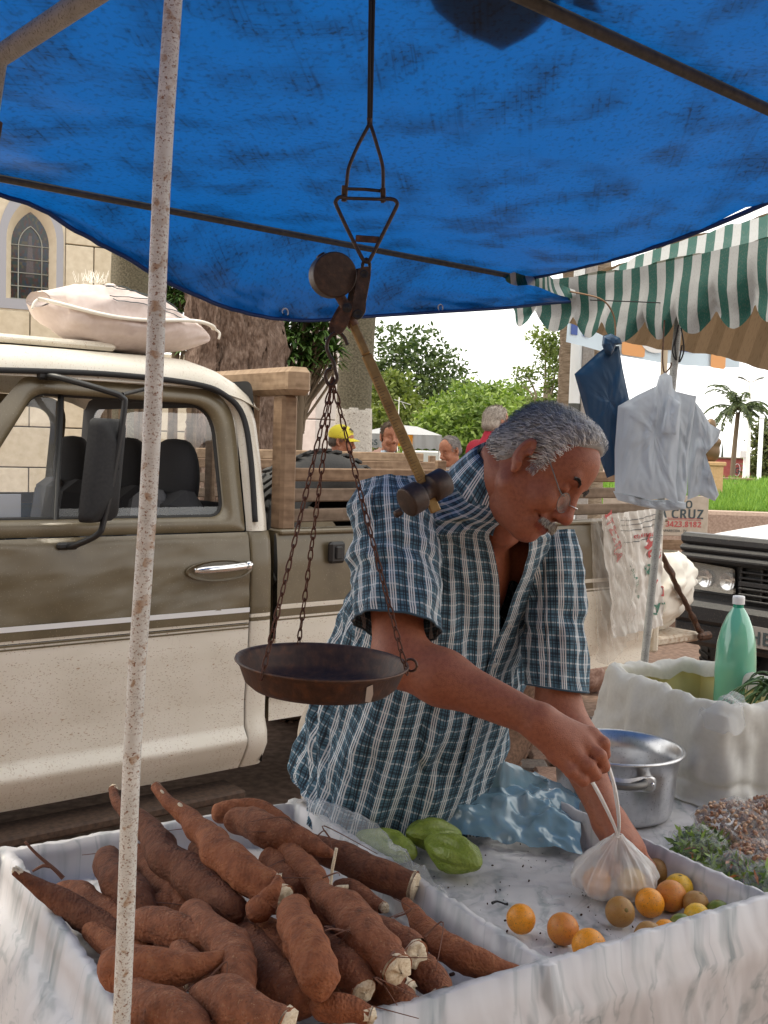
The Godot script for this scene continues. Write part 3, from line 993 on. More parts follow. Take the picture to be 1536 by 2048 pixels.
	var roof := [Vector3(-0.62, 1.72, 0.4), Vector3(-0.1, 1.86, -0.2), Vector3(0.2, 1.84, -0.2), Vector3(0.52, 1.72, 0.4), Vector3(0.52, 1.72, -0.8), Vector3(-0.62, 1.72, -0.8)]
	q.face([roof[0], roof[1], roof[2], roof[3]])
	q.face([roof[3], roof[2], roof[4]])
	q.face([roof[0], roof[5], roof[1]])
	q.face([roof[1], roof[5], roof[4], roof[2]])
	put("roof", q.mesh(false), M.tentgrey, t)
	for v in [[-0.62, -0.22, "side_flap", M.tentgrey], [-0.215, 0.13, "front_flap", M.tentorange], [0.135, 0.52, "side_flap", M.tentgrey]]:
		q = g()
		var r0 := PackedVector3Array()
		var r1 := PackedVector3Array()
		for k in 13:
			var x := lerpf(v[0], v[1], k / 12.0)
			r0.append(Vector3(x, 1.715, 0.405 + 0.012 * sin(x * 40)))
			r1.append(Vector3(x, (1.53 if v[2] == "side_flap" else 1.57) + 0.012 * cos(x * 60), 0.41 + 0.02 * sin(x * 40)))
		q.grid([r0, r1])
		put(v[2], q.mesh(), v[3], t)
	for x in [-0.6, 0.13, 0.5]:
		q = g()
		q.tube([Vector3(x, 0, 0.36), Vector3(x, 1.72, 0.36)], 0.02, 8)
		put("post", q.mesh(), M.lamp_grey, t)
	words("lettering", "FOSS", 0.075, M.print_dark, t, Transform3D(Basis(), Vector3(-0.46, 1.6, 0.44)))
	t = thing("white_kiosk", "small white kiosk under the grey tent flap", "kiosk", Vector3(0.635, 1.512, -16.500) * Vector3(1, 0, 1))
	q = g()
	q.box(Vector3(0, 0.75, 0), Vector3(0.75, 1.5, 0.6), 0.02)
	put("body", q.mesh(false), M.tentwhite, t)
	q = g()
	q.box(Vector3(0.26, 0.75, 0.305), Vector3(0.02, 1.45, 0.02), 0.002)
	put("edge_strip", q.mesh(false), M.dark, t)
	t = thing("tiled_house", "low house with a pale roof and pink wall behind the tent", "house", Vector3(-0.426, 1.635, -34.000) * Vector3(1, 0, 1))
	q = g()
	q.box(Vector3(0, 1.2, 0), Vector3(2.6, 2.4, 2.0), 0.02)
	put("wall", q.mesh(false), mat(0.62, 0.38, 0.32, 0.9), t)
	q = g()
	q.prism([Vector2(-1.5, 2.42), Vector2(1.5, 2.42), Vector2(1.3, 2.65), Vector2(-1.3, 2.65)], 2.2, Transform3D(Basis(), Vector3(0, 0, -1.1)))
	put("roof", q.mesh(false), mat(0.60, 0.52, 0.48, 0.9), t)
	# antenna on the tree side
	t = thing("roof_antenna", "thin metal roof antenna before the yellowish tree", "antenna", Vector3(0.281, 1.817, -26.000) * Vector3(1, 0, 1))
	q = g()
	q.tube([Vector3.ZERO, Vector3(0, 2.72, 0)], 0.012, 6)
	put("mast", q.mesh(), M.lamp_grey, t)
	q = g()
	q.tube([Vector3(-0.12, 2.66, 0), Vector3(0.28, 2.55, 0)], 0.01, 6)
	q.tube([Vector3(0.06, 2.63, -0.1), Vector3(0.16, 2.45, 0.1)], 0.008, 6)
	put("boom", q.mesh(), M.lamp_grey, t)
	# slatted truck body with a painted name board, parked beyond
	t = thing("slatted_truck_body", "wooden slatted truck body with painted name board beyond the pickup", "truck body", Vector3(2.688, 0.983, -9.600) * Vector3(1, 0, 1))
	t.rotation.y = deg_to_rad(4)
	M.board = tmat(ntex(256, 8, [[0.0, 0.42, 0.35, 0.28], [1.0, 0.54, 0.46, 0.38]], 93), 0.6, 0.85)
	q = g()
	q.box(Vector3(-0.28, 1.02, 0), Vector3(0.95, 0.36, 0.03), 0.004)
	put("name_board", q.mesh(false), M.board, t)
	for y in [0.76, 0.64, 0.5, 0.36]:
		q = g()
		q.box(Vector3(-0.28, y, 0), Vector3(1.0, 0.09, 0.03), 0.004)
		put("slat", q.mesh(false), M.woodgrey if y < 0.7 else M.wood, t)
	for x in [-0.7, 0.16]:
		q = g()
		q.box(Vector3(x, 0.66, -0.03), Vector3(0.06, 1.1, 0.03), 0.004)
		put("stake", q.mesh(false), M.woodgrey, t)
	words("lettering", "DO", 0.07, M.print_dark, t, Transform3D(Basis(), Vector3(-0.02, 1.12, 0.017)))
	words("lettering", "SANTA CRUZ", 0.085, M.print_dark, t, Transform3D(Basis(), Vector3(-0.2, 1.035, 0.017)))
	words("lettering", "Fone: (34) 3423.8182", 0.05, M.print_red, t, Transform3D(Basis(), Vector3(-0.2, 0.945, 0.017)), "Droid Sans")
	words("lettering", "SENHORA DA APARECIDA - TV", 0.022, M.print_dark, t, Transform3D(Basis(), Vector3(-0.2, 0.885, 0.017)), "Droid Sans", false)
	for y in [0.998, 0.985]:
		q = g()
		q.box(Vector3(-0.2, y, 0.017), Vector3(0.66, 0.004, 0.003), 0.001)
		put("rule_line", q.mesh(false), M.print_red, t)
	# white lamp pipe and banners in front of the palm
	q = g()
	q.tube([Vector3(0, 0, 0), Vector3(0, 6.0, 0)], 0.055, 12)
	t = thing("utility_pipe", "white painted pipe strapped before the palm trunk", "pipe", Vector3(1.791, 1.719, -10.400) * Vector3(1, 0, 1))
	put("pipe", q.mesh(), M.tentwhite, t)
	q = g()
	q.tube([Vector3(0, 1.3, 0), Vector3(0, 2.02, 0)], 0.058, 12)
	put("dark_sleeve", q.mesh(), M.bar, t)
	q = g()
	q.box(Vector3(0.11, 3, -0.02), Vector3(0.11, 6, 0.11), 0.006)
	put("concrete_post", q.mesh(false), tmat(ntex(256, 12, [[0.0, 0.30, 0.27, 0.25], [1.0, 0.44, 0.41, 0.38]], 94), 0.4, 0.9), t)
	t = thing("banner_strip", "long pale blue advertising banner hung behind the striped canopy", "banner", Vector3(1.534, 2.486, -9.500))
	M.bannercloth = mat(0.55, 0.66, 0.74, 0.6)
	M.bannercloth.backlight_enabled = true
	M.bannercloth.backlight = Color(0.5, 0.55, 0.6)
	M.bannerorange = mat(0.78, 0.38, 0.14, 0.6)
	M.bannerorange.backlight_enabled = true
	M.bannerorange.backlight = Color(0.6, 0.6, 0.6)
	M.bannerblue = mat(0.05, 0.10, 0.33, 0.6)
	var b0: Vector3 = Vector3(1.542, 2.512, -9.500)
	var b1: Vector3 = Vector3(3.349, 2.408, -10.400)
	var along := (b1 - b0).normalized()
	var bl2 := b0.distance_to(b1)
	var bb := Basis(along, Vector3.UP, along.cross(Vector3.UP).normalized())
	t.transform = Transform3D(bb, b0)
	q = g()
	var rows := []
	for r in 5:
		var row := PackedVector3Array()
		for k in 25:
			var x := k / 24.0
			row.append(Vector3(x * bl2, r * 0.14 - 0.06 * sin(x * PI), 0.012 * sin(x * 19.0 + r)))
		rows.append(row)
	q.grid(rows)
	put("cloth", q.mesh(), M.bannercloth, t)
	for x in [[0.36, 0.13], [0.86, 0.09]]:
		q = g()
		q.prism(rounded([Vector2(-x[1] * bl2 * 0.5, 0), Vector2(x[1] * bl2 * 0.5, 0), Vector2(x[1] * bl2 * 0.5, 0.5), Vector2(-x[1] * bl2 * 0.5, 0.5)], 0.03), 0.004, Transform3D(Basis(), Vector3(x[0] * bl2, -0.04, 0.016)))
		put("printed_bottle", q.mesh(false), M.bannerorange, t)
	q = g()
	var ov := []
	for k in 28:
		ov.append(Vector2(cos(TAU * k / 28) * 0.15, sin(TAU * k / 28) * 0.085))
	q.prism(ov, 0.004, Transform3D(Basis(), Vector3(0.475 * bl2, 0.1, 0.02)))
	put("printed_oval", q.mesh(false), M.tentwhite, t)
	for x in [0.035, 0.10, 0.57, 0.63, 0.66, 0.70]:
		q = g()
		q.box(Vector3(x * bl2, 0.22, 0.018), Vector3(0.07, 0.3, 0.004), 0.001)
		put("printed_letter", q.mesh(false), M.bannerblue, t)
	# the other banner, higher, between the tarpaulin and the canopy
	t = thing("pole_banner", "white banner reading TAL II above the striped canopy", "banner", Vector3(2.659, 3.470, -9.000))
	q = g()
	q.face([Vector3(-0.75, 0.04, 0), Vector3(0, 0, 0), Vector3(0, 0.5, 0), Vector3(-0.75, 0.5, 0)])
	q.face([Vector3(-0.75, 0.04, -0.004), Vector3(-0.75, 0.5, -0.004), Vector3(0, 0.5, -0.004), Vector3(0, 0, -0.004)])
	put("cloth", q.mesh(false), M.tentwhite, t)
	q = g()
	q.tube([Vector3(0.01, -0.01, 0), Vector3(0.01, 0.6, 0)], 0.016, 8)
	put("rod", q.mesh(), M.dark, t)
	words("lettering", "TAL II", 0.1, M.print_dark, t, Transform3D(Basis(Vector3.BACK, -0.2), Vector3(-0.27, 0.14, 0.006)))
	q = g()
	q.tube(spline([Vector3(-0.08, 0.03, 0.005), Vector3(-0.05, 0.08, 0.005), Vector3(-0.05, 0.16, 0.005)], 5), 0.004, 5)
	put("frame_line", q.mesh(), M.print_dark, t)
	q = g()
	q.tube([Vector3(0, -3.42, 0), Vector3(0, 1.5, 0)], 0.028, 8)
	tag(put("flag_pole", q.mesh(), M.palebark, null, Vector3(2.329, 3.398, -9.200)), "thin pale pole rising behind the tarpaulin and canopy gap", "pole")

# --- the pickup: x runs from nose to tail along its near side, z is outward from that side ---------------------
func side_z(y: float) -> float:
	# how far the near side stands out at a height: tuck-under sill, crease, door skin, tumblehome
	var ks := [[0.30, -0.10], [0.335, -0.055], [0.40, -0.015], [0.448, 0.008], [0.462, 0.006], [0.50, -0.022], [0.60, -0.024], [0.80, -0.006], [0.95, 0.0], [1.12, -0.004], [1.215, -0.016], [1.235, -0.03], [1.27, -0.035], [1.50, -0.085], [1.72, -0.145], [1.79, -0.165], [1.95, -0.22]]
	for k in ks.size() - 1:
		if y <= ks[k + 1][0]:
			var f: float = clampf((y - ks[k][0]) / (ks[k + 1][0] - ks[k][0]), 0, 1)
			return lerpf(ks[k][1], ks[k + 1][1], f)
	return -0.22

func skin(q: G, x0: float, x1: float, y0: float, y1: float, nx: int, ny: int, dz := 0.0, dent := 0.0) -> void:
	var n := FastNoiseLite.new()
	n.seed = 12
	n.frequency = 1.6
	var rows := []
	for r in ny + 1:
		var y := lerpf(y0, y1, float(r) / ny)
		var row := PackedVector3Array()
		for k in nx + 1:
			var x := lerpf(x0, x1, float(k) / nx)
			row.append(Vector3(x, y, side_z(y) + dz + dent * n.get_noise_2d(x * 1.6, y * 2.2)))
		rows.append(row)
	q.grid(rows)

func pickup() -> void:
	var t := thing("pickup_truck", "old cream and olive pickup truck with wooden bed rails behind the vendor", "pickup truck", Vector3(-1.210, 0.0, -3.4))
	t.basis = Basis(Vector3(0.77934, 0, -0.6266), Vector3.UP, Vector3(0.6266, 0, 0.77934))
	var W := 1.86
	# --- door
	var door := Node3D.new()
	door.name = "door"
	t.add_child(door, true)
	var q := g()
	skin(q, -0.34, 0.925, 0.335, 0.895, 24, 44, 0.0, 0.004)
	put("lower_panel", q.mesh(), M.creamdirty, door)
	q = g()
	skin(q, -0.34, 0.925, 0.952, 1.232, 30, 26, 0.0, 0.010)
	put("upper_panel", q.mesh(), M.olive, door)
	for s in [[0.937, 0.955, M.white, 0.004], [0.908, 0.937, M.olive, 0.003], [0.898, 0.908, M.cream, 0.001], [0.888, 0.895, M.olive, 0.003], [0.876, 0.882, M.olive, 0.003]]:
		q = g()
		skin(q, -0.34, 0.925, s[0], s[1], 12, 1, s[3])
		put("trim_stripe", q.mesh(), s[2], door)
	# window frame: outer edge under the gutter, opening with rounded corners
	var outer := [Vector2(-0.34, 1.235), Vector2(0.925, 1.235), Vector2(0.925, 1.755), Vector2(0.135, 1.765)]
	var hole := [Vector2(-0.13, 1.292), Vector2(0.842, 1.288), Vector2(0.842, 1.70), Vector2(0.162, 1.71)]
	var oo := rounded(outer, [0.01, 0.01, 0.14, 0.03], 8)
	var hh := rounded(hole, [0.03, 0.06, 0.11, 0.05], 8)
	var up := func(l: Array, dz: float) -> Array: return l.map(func(p): return Vector3(p.x, p.y, side_z(p.y) + dz))
	var mid := []
	for k in oo.size():
		mid.append(oo[k].lerp(hh[k], 0.55))
	q = g()
	q.grid([PackedVector3Array(up.call(oo, -0.012)), PackedVector3Array(up.call(mid, 0.004)), PackedVector3Array(up.call(hh, -0.004)), PackedVector3Array(up.call(hh, -0.035))], true)
	put("window_frame", q.mesh(), M.olive, door)
	q = g()
	var seal: Array = up.call(hh, -0.03)
	seal.append(seal[0])
	q.tube(seal, 0.009, 6, false)
	put("window_seal", q.mesh(), M.rubber, door)
	q = g()
	var glass := PackedVector2Array([Vector2(-0.13, 1.292), Vector2(0.206, 1.29), Vector2(0.262, 1.705), Vector2(0.175, 1.705)])
	var tr := Geometry2D.triangulate_polygon(glass)
	for p in glass:
		q.vert(Vector3(p.x, p.y, side_z(p.y) - 0.032))
	for n in range(0, tr.size(), 3):
		q.tri(tr[n], tr[n + 2], tr[n + 1])
	put("vent_glass", q.mesh(false), M.glass, door)
	q = g()
	q.face([Vector3(0.21, 1.285, side_z(1.285) - 0.03), Vector3(0.835, 1.285, side_z(1.285) - 0.03), Vector3(0.84, 1.325, side_z(1.325) - 0.03), Vector3(0.215, 1.325, side_z(1.325) - 0.03)])
	put("window_glass", q.mesh(false), M.glass, door)
	q = g()
	q.tube([Vector3(0.205, 1.285, side_z(1.285) - 0.025), Vector3(0.262, 1.71, side_z(1.71) - 0.025)], 0.011, 8)
	put("vent_bar", q.mesh(), M.black, door)
	# handle in its dish
	var hd := Node3D.new()
	hd.name = "handle"
	door.add_child(hd, true)
	q = g()
	q.lathe([Vector2(0.0, -0.012), Vector2(0.75, -0.010), Vector2(0.92, -0.002), Vector2(1.0, 0.0045), Vector2(1.02, 0.0)], 28, Transform3D(Basis(Vector3(0.135, 0, 0), Vector3(0, 0, 1), Vector3(0, 0.038, 0)), Vector3(0.795, 1.098, 0.003)))
	put("dish", q.mesh(), M.olive, hd)
	q = g()
	q.tube(spline([Vector3(0.69, 1.103, 0.012), Vector3(0.72, 1.106, 0.028), Vector3(0.82, 1.11, 0.034), Vector3(0.895, 1.113, 0.022)], 5), spread([0.008, 0.011, 0.012, 0.012], 16), 10, true, 1.25)
	put("lever", q.mesh(), M.chrome, hd)
	q = g()
	q.lathe([Vector2(0, 0.012), Vector2(0.014, 0.012), Vector2(0.017, 0.006), Vector2(0.017, -0.01)], 16, Transform3D(Basis(Vector3.RIGHT, Vector3(0, 0, 1), Vector3.UP), Vector3(0.905, 1.113, 0.02)))
	put("push_button", q.mesh(), M.chrome, hd)
	# --- cab shell
	q = g()
	var rows := []
	for k in 15:   # roof, from gutter up and over; k runs along x
		var x := lerpf(-0.12, 1.035, k / 14.0)
		var drop := 0.0
		if x > 0.72:
			drop = 0.125 * pow((x - 0.72) / 0.315, 2.2)
		if x < 0.1:
			drop = 0.05 * pow((0.1 - x) / 0.22, 2.0)
		var row := PackedVector3Array()
		var prof := [[0.0, 1.762], [0.005, 1.79], [0.012, 1.815], [0.05, 1.85], [0.14, 1.872], [0.36, 1.888], [0.76, 1.892]]
		for p in prof:
			row.append(Vector3(x, p[1] - drop * clampf((p[1] - 1.74) / 0.06, 0.55, 1.0), -0.135 - p[0]))
		for n in range(prof.size() - 2, -1, -1):
			row.append(Vector3(row[n].x, row[n].y, -W - row[n].z))
		rows.append(row)
	q.grid(rows)
	put("roof", q.mesh(), M.cream, t)
	q = g()
	q.tube(spline([Vector3(-0.05, 1.772, -0.135), Vector3(0.4, 1.786, -0.128), Vector3(0.75, 1.772, -0.13), Vector3(0.88, 1.735, -0.125), Vector3(0.945, 1.66, -0.105), Vector3(0.958, 1.5, -0.065), Vector3(0.955, 1.27, -0.02)], 6), 0.011, 6)
	put("gutter", q.mesh(), M.dark, t)
	q = g()
	q.box(Vector3(0.22, 1.897, -0.66), Vector3(0.62, 0.03, 0.7), 0.014)
	put("roof_panel", q.mesh(false), M.cream, t)
	# rear corner pillar
	q = g()
	rows = []
	for k in 18:
		var y := lerpf(1.235, 1.80, k / 17.0)
		var back := 1.032 - 0.30 * pow(maxf(0.0, (y - 1.60) / 0.2), 3.0) * 0.35
		var z := side_z(y)
		rows.append(PackedVector3Array([Vector3(0.935 - 0.6 * pow(maxf(0.0, (y - 1.62) / 0.18), 2.0) * 0.22, y, z - 0.02), Vector3(0.945 - 0.6 * pow(maxf(0.0, (y - 1.62) / 0.18), 2.0) * 0.22, y, z + 0.006), Vector3(back - 0.04, y, z + 0.006), Vector3(back - 0.012, y, z - 0.012), Vector3(back, y, z - 0.05), Vector3(back, y, z - 0.2)]))
	q.grid(rows)
	put("rear_pillar", q.mesh(), M.cream, t)
	for band in [[0.335, 0.90, M.cream], [0.90, 0.915, M.olive], [0.915, 0.928, M.cream], [0.928, 0.958, M.olive], [0.958, 1.234, M.olive]]:
		q = g()
		rows = []
		for k in 13:
			var y := lerpf(band[0], band[1], k / 12.0)
			var z := side_z(y)
			rows.append(PackedVector3Array([Vector3(0.93, y, z - 0.02), Vector3(0.934, y, z - 0.002), Vector3(0.94, y, z), Vector3(1.0, y, z), Vector3(1.022, y, z - 0.006), Vector3(1.035, y, z - 0.03), Vector3(1.038, y, z - 0.3)]))
		q.grid(rows)
		put("cab_corner", q.mesh(), band[2], t)
	# back wall with the rear window, far side, floor
	q = g()
	var rw := rounded([Vector2(-1.66, 1.32), Vector2(-0.22, 1.32), Vector2(-0.28, 1.70), Vector2(-1.6, 1.70)], 0.07, 6)
	var ro := rounded([Vector2(-1.84, 1.1), Vector2(-0.05, 1.1), Vector2(-0.16, 1.80), Vector2(-1.72, 1.80)], 0.05, 6)
	q.ring(ro.map(func(p): return Vector3(1.015, p.y, p.x)), rw.map(func(p): return Vector3(1.015, p.y, p.x)))
	q.face([Vector3(1.015, 0.35, -0.03), Vector3(1.015, 0.35, -1.83), Vector3(1.015, 1.12, -1.83), Vector3(1.015, 1.12, -0.03)])
	put("back_wall", q.mesh(false), M.dark, t)
	q = g()
	var rp := PackedVector2Array(rw)
	tr = Geometry2D.triangulate_polygon(rp)
	for p in rp:
		q.vert(Vector3(1.01, p.y, p.x))
	for n in range(0, tr.size(), 3):
		q.tri(tr[n], tr[n + 1], tr[n + 2])
	put("rear_glass", q.mesh(false), M.glass, t)
	q = g()
	q.face([Vector3(-0.5, 0.4, -0.05), Vector3(1.015, 0.4, -0.05), Vector3(1.015, 0.4, -1.82), Vector3(-0.5, 0.4, -1.82)])
	put("cab_floor", q.mesh(false), M.dark, t)
	# far door: panel, frame and glass
	var fd := Node3D.new()
	fd.name = "door"
	t.add_child(fd, true)
	q = g()
	q.face([Vector3(-0.34, 0.34, -W), Vector3(0.93, 0.34, -W), Vector3(0.93, 1.235, -W + 0.02), Vector3(-0.34, 1.235, -W + 0.02)])
	put("panel", q.mesh(false), M.olive, fd)
	q = g()
	q.face([Vector3(-0.34, 0.4, -W + 0.05), Vector3(0.93, 0.4, -W + 0.05), Vector3(0.93, 1.235, -W + 0.06), Vector3(-0.34, 1.235, -W + 0.06)])
	put("inner_panel", q.mesh(false), M.bluepanel, fd)
	q = g()
	q.ring(oo.map(func(p): return Vector3(p.x, p.y, -W - side_z(p.y))), hh.map(func(p): return Vector3(p.x, p.y, -W - side_z(p.y) + 0.02)))
	put("window_frame", q.mesh(false), M.olive, fd)
	# seats
	for z in [-0.36, -0.78, -1.35]:
		var st := Node3D.new()
		st.name = "seat"
		t.add_child(st, true)
		q = g()
		q.box(Vector3(0.72, 1.02, z), Vector3(0.16, 0.72, 0.46), 0.07, Basis(Vector3.BACK, -0.16))
		put("backrest", q.mesh(false), M.seat, st)
		q = g()
		q.box(Vector3(0.665, 1.1, z), Vector3(0.10, 0.56, 0.2), 0.04, Basis(Vector3.BACK, -0.16))
		put("backrest_panel", q.mesh(false), M.seatgrey, st)
		q = g()
		q.lathe(range(15).map(func(j): return Vector2(pow(sin(PI * j / 14.0), 0.6), -cos(PI * j / 14.0))), 28, Transform3D(Basis(Vector3(0.07, 0, 0), Vector3(0, 0.15, 0), Vector3(0, 0, 0.15)), Vector3(0.8, 1.42, z)))
		put("headrest", q.mesh(), M.seat, st)
		q = g()
		q.box(Vector3(0.42, 0.72, z), Vector3(0.55, 0.18, 0.48), 0.06)
		put("cushion", q.mesh(), M.seat, st)
	# dashboard, wheel, windscreen pillar
	q = g()
	q.box(Vector3(-0.24, 1.16, -0.93), Vector3(0.34, 0.26, 1.7), 0.06)
	put("dashboard", q.mesh(), M.bluepanel, t)
	q = g()
	q.tube([Vector3(-0.15, 1.1, -0.45), Vector3(0.06, 1.24, -0.45)], 0.028, 10)
	put("steering_column", q.mesh(), M.bluepanel, t)
	q = g()
	var sw := []
	for k in 33:
		var a := TAU * k / 32.0
		sw.append(Vector3(0.07, 1.25, -0.45) + Vector3(-0.55, 0.83, 0) * cos(a) * 0.19 + Vector3(0, 0, 1) * sin(a) * 0.19)
	q.tube(sw, 0.014, 8, false)
	q.tube([sw[0], sw[16]], 0.012, 6)
	put("steering_wheel", q.mesh(), M.black, t)
	q = g()
	q.tube([Vector3(-0.34, 1.23, -0.05), Vector3(-0.02, 1.78, -0.165)], 0.035, 10)
	q.tube([Vector3(-0.34, 1.23, -W + 0.05), Vector3(-0.02, 1.78, -W + 0.165)], 0.035, 10)
	put("windscreen_pillar", q.mesh(), M.cream, t)
	q = g()
	q.face([Vector3(-0.36, 1.24, -0.08), Vector3(-0.05, 1.78, -0.19), Vector3(-0.05, 1.78, -W + 0.19), Vector3(-0.36, 1.24, -W + 0.08)])
	put("windscreen", q.mesh(false), M.glass, t)
	# bonnet and wing, out of the frame to the left
	q = g()
	skin(q, -1.75, -0.345, 0.335, 1.2, 20, 20)
	q.face([Vector3(-1.75, 1.2, -0.02), Vector3(-0.34, 1.235, -0.02), Vector3(-0.34, 1.235, -W), Vector3(-1.75, 1.15, -W)])
	q.face([Vector3(-1.75, 0.4, -0.02), Vector3(-1.75, 1.2, -0.02), Vector3(-1.75, 1.15, -W), Vector3(-1.75, 0.4, -W)])
	put("bonnet", q.mesh(false), M.cream, t)
	# mirror on its tube arms
	var mr := Node3D.new()
	mr.name = "wing_mirror"
	t.add_child(mr, true)
	q = g()
	q.tube(spline([Vector3(0.20, 1.765, -0.13), Vector3(0.22, 1.76, -0.07), Vector3(0.33, 1.72, 0.05), Vector3(0.37, 1.70, 0.08), Vector3(0.375, 1.66, 0.085), Vector3(0.34, 1.45, 0.085), Vector3(0.31, 1.30, 0.085), Vector3(0.29, 1.25, 0.08), Vector3(0.235, 1.21, 0.02), Vector3(0.225, 1.205, -0.012)], 5), 0.0105, 8)
	put("arm", q.mesh(), M.black, mr)
	q = g()
	q.tube([Vector3(0.37, 1.71, 0.08), Vector3(0.6, 1.755, -0.13)], 0.007, 8)
	put("stay", q.mesh(), M.black, mr)
	q = g()
	q.box(Vector3(0.205, 1.77, -0.135), Vector3(0.08, 0.035, 0.02), 0.008)
	put("bracket", q.mesh(false), M.black, mr)
	q = g()
	q.box(Vector3(0.225, 1.207, -0.008), Vector3(0.075, 0.025, 0.02), 0.008)
	put("bracket", q.mesh(false), M.black, mr)
	q = g()
	var mo := rounded([Vector2(-0.115, -0.175), Vector2(0.07, -0.175), Vector2(0.085, 0.165), Vector2(-0.085, 0.165)], 0.03, 6)
	var mb := Basis(Vector3(0.80, 0.0, -0.60), Vector3(0.06, 1, 0.0), Vector3(0.60, 0, 0.80))
	q.grid([PackedVector3Array(mo.map(func(p): return Vector3(p.x, p.y, -0.028))), PackedVector3Array(mo.map(func(p): return Vector3(p.x, p.y, 0.004))), PackedVector3Array(mo.map(func(p): return Vector3(p.x * 0.9, p.y * 0.93, 0.02))), PackedVector3Array(mo.map(func(p): return Vector3(p.x * 0.25, p.y * 0.5, 0.042))), PackedVector3Array(mo.map(func(p): return Vector3(p.x * 0.02, p.y * 0.02, 0.044)))], true)
	var ho := put("housing", q.mesh(), M.blackrough, mr)
	ho.transform = Transform3D(mb, Vector3(0.335, 1.465, 0.045))
	q = g()
	q.prism(mo.map(func(p): return p * 0.95), 0.002, Transform3D(Basis(), Vector3(0, 0, -0.026)))
	var mg := put("mirror_glass", q.mesh(false), M.chrome, mr)
	mg.transform = ho.transform
	# sun-faded sticker paper on the sill inside
	q = g()
	q.box(Vector3(-0.02, 1.33, -0.12), Vector3(0.26, 0.085, 0.004), 0.001)
	put("paper_sheet", q.mesh(false), mat(0.42, 0.43, 0.46, 0.8), t)
	# running board and sill underside
	q = g()
	q.box(Vector3(0.1, 0.265, -0.03), Vector3(1.6, 0.035, 0.16), 0.008)
	put("running_board", q.mesh(false), M.runboard, t)
	q = g()
	q.box(Vector3(0.2, 0.42, -0.95), Vector3(2.4, 0.1, 0.9), 0.01)
	q.box(Vector3(2.2, 0.45, -0.95), Vector3(2.4, 0.12, 0.8), 0.01)
	put("chassis", q.mesh(false), M.dark, t)
	for w in [[-1.15, -0.2], [-1.15, -W + 0.2], [2.25, -W + 0.2]]:
		var wh := Node3D.new()
		wh.name = "wheel"
		t.add_child(wh, true)
		tyre(wh, Transform3D(Basis(Vector3(1, 0, 0), Vector3(0, 0, 1), Vector3(0, -1, 0)), Vector3(w[0], 0.385, w[1])), 0.385, 0.12, M.dirtytyre)
	q = g()
	q.box(Vector3(0.2, 0.30, -0.9), Vector3(0.9, 0.28, 0.5), 0.05)
	put("gearbox", q.mesh(false), M.dark, t)
	q = g()
	q.tube([Vector3(-0.3, 0.33, -0.9), Vector3(2.2, 0.36, -0.9)], 0.05, 10)
	put("prop_shaft", q.mesh(), M.dark, t)
	pickup_bed(t, W)

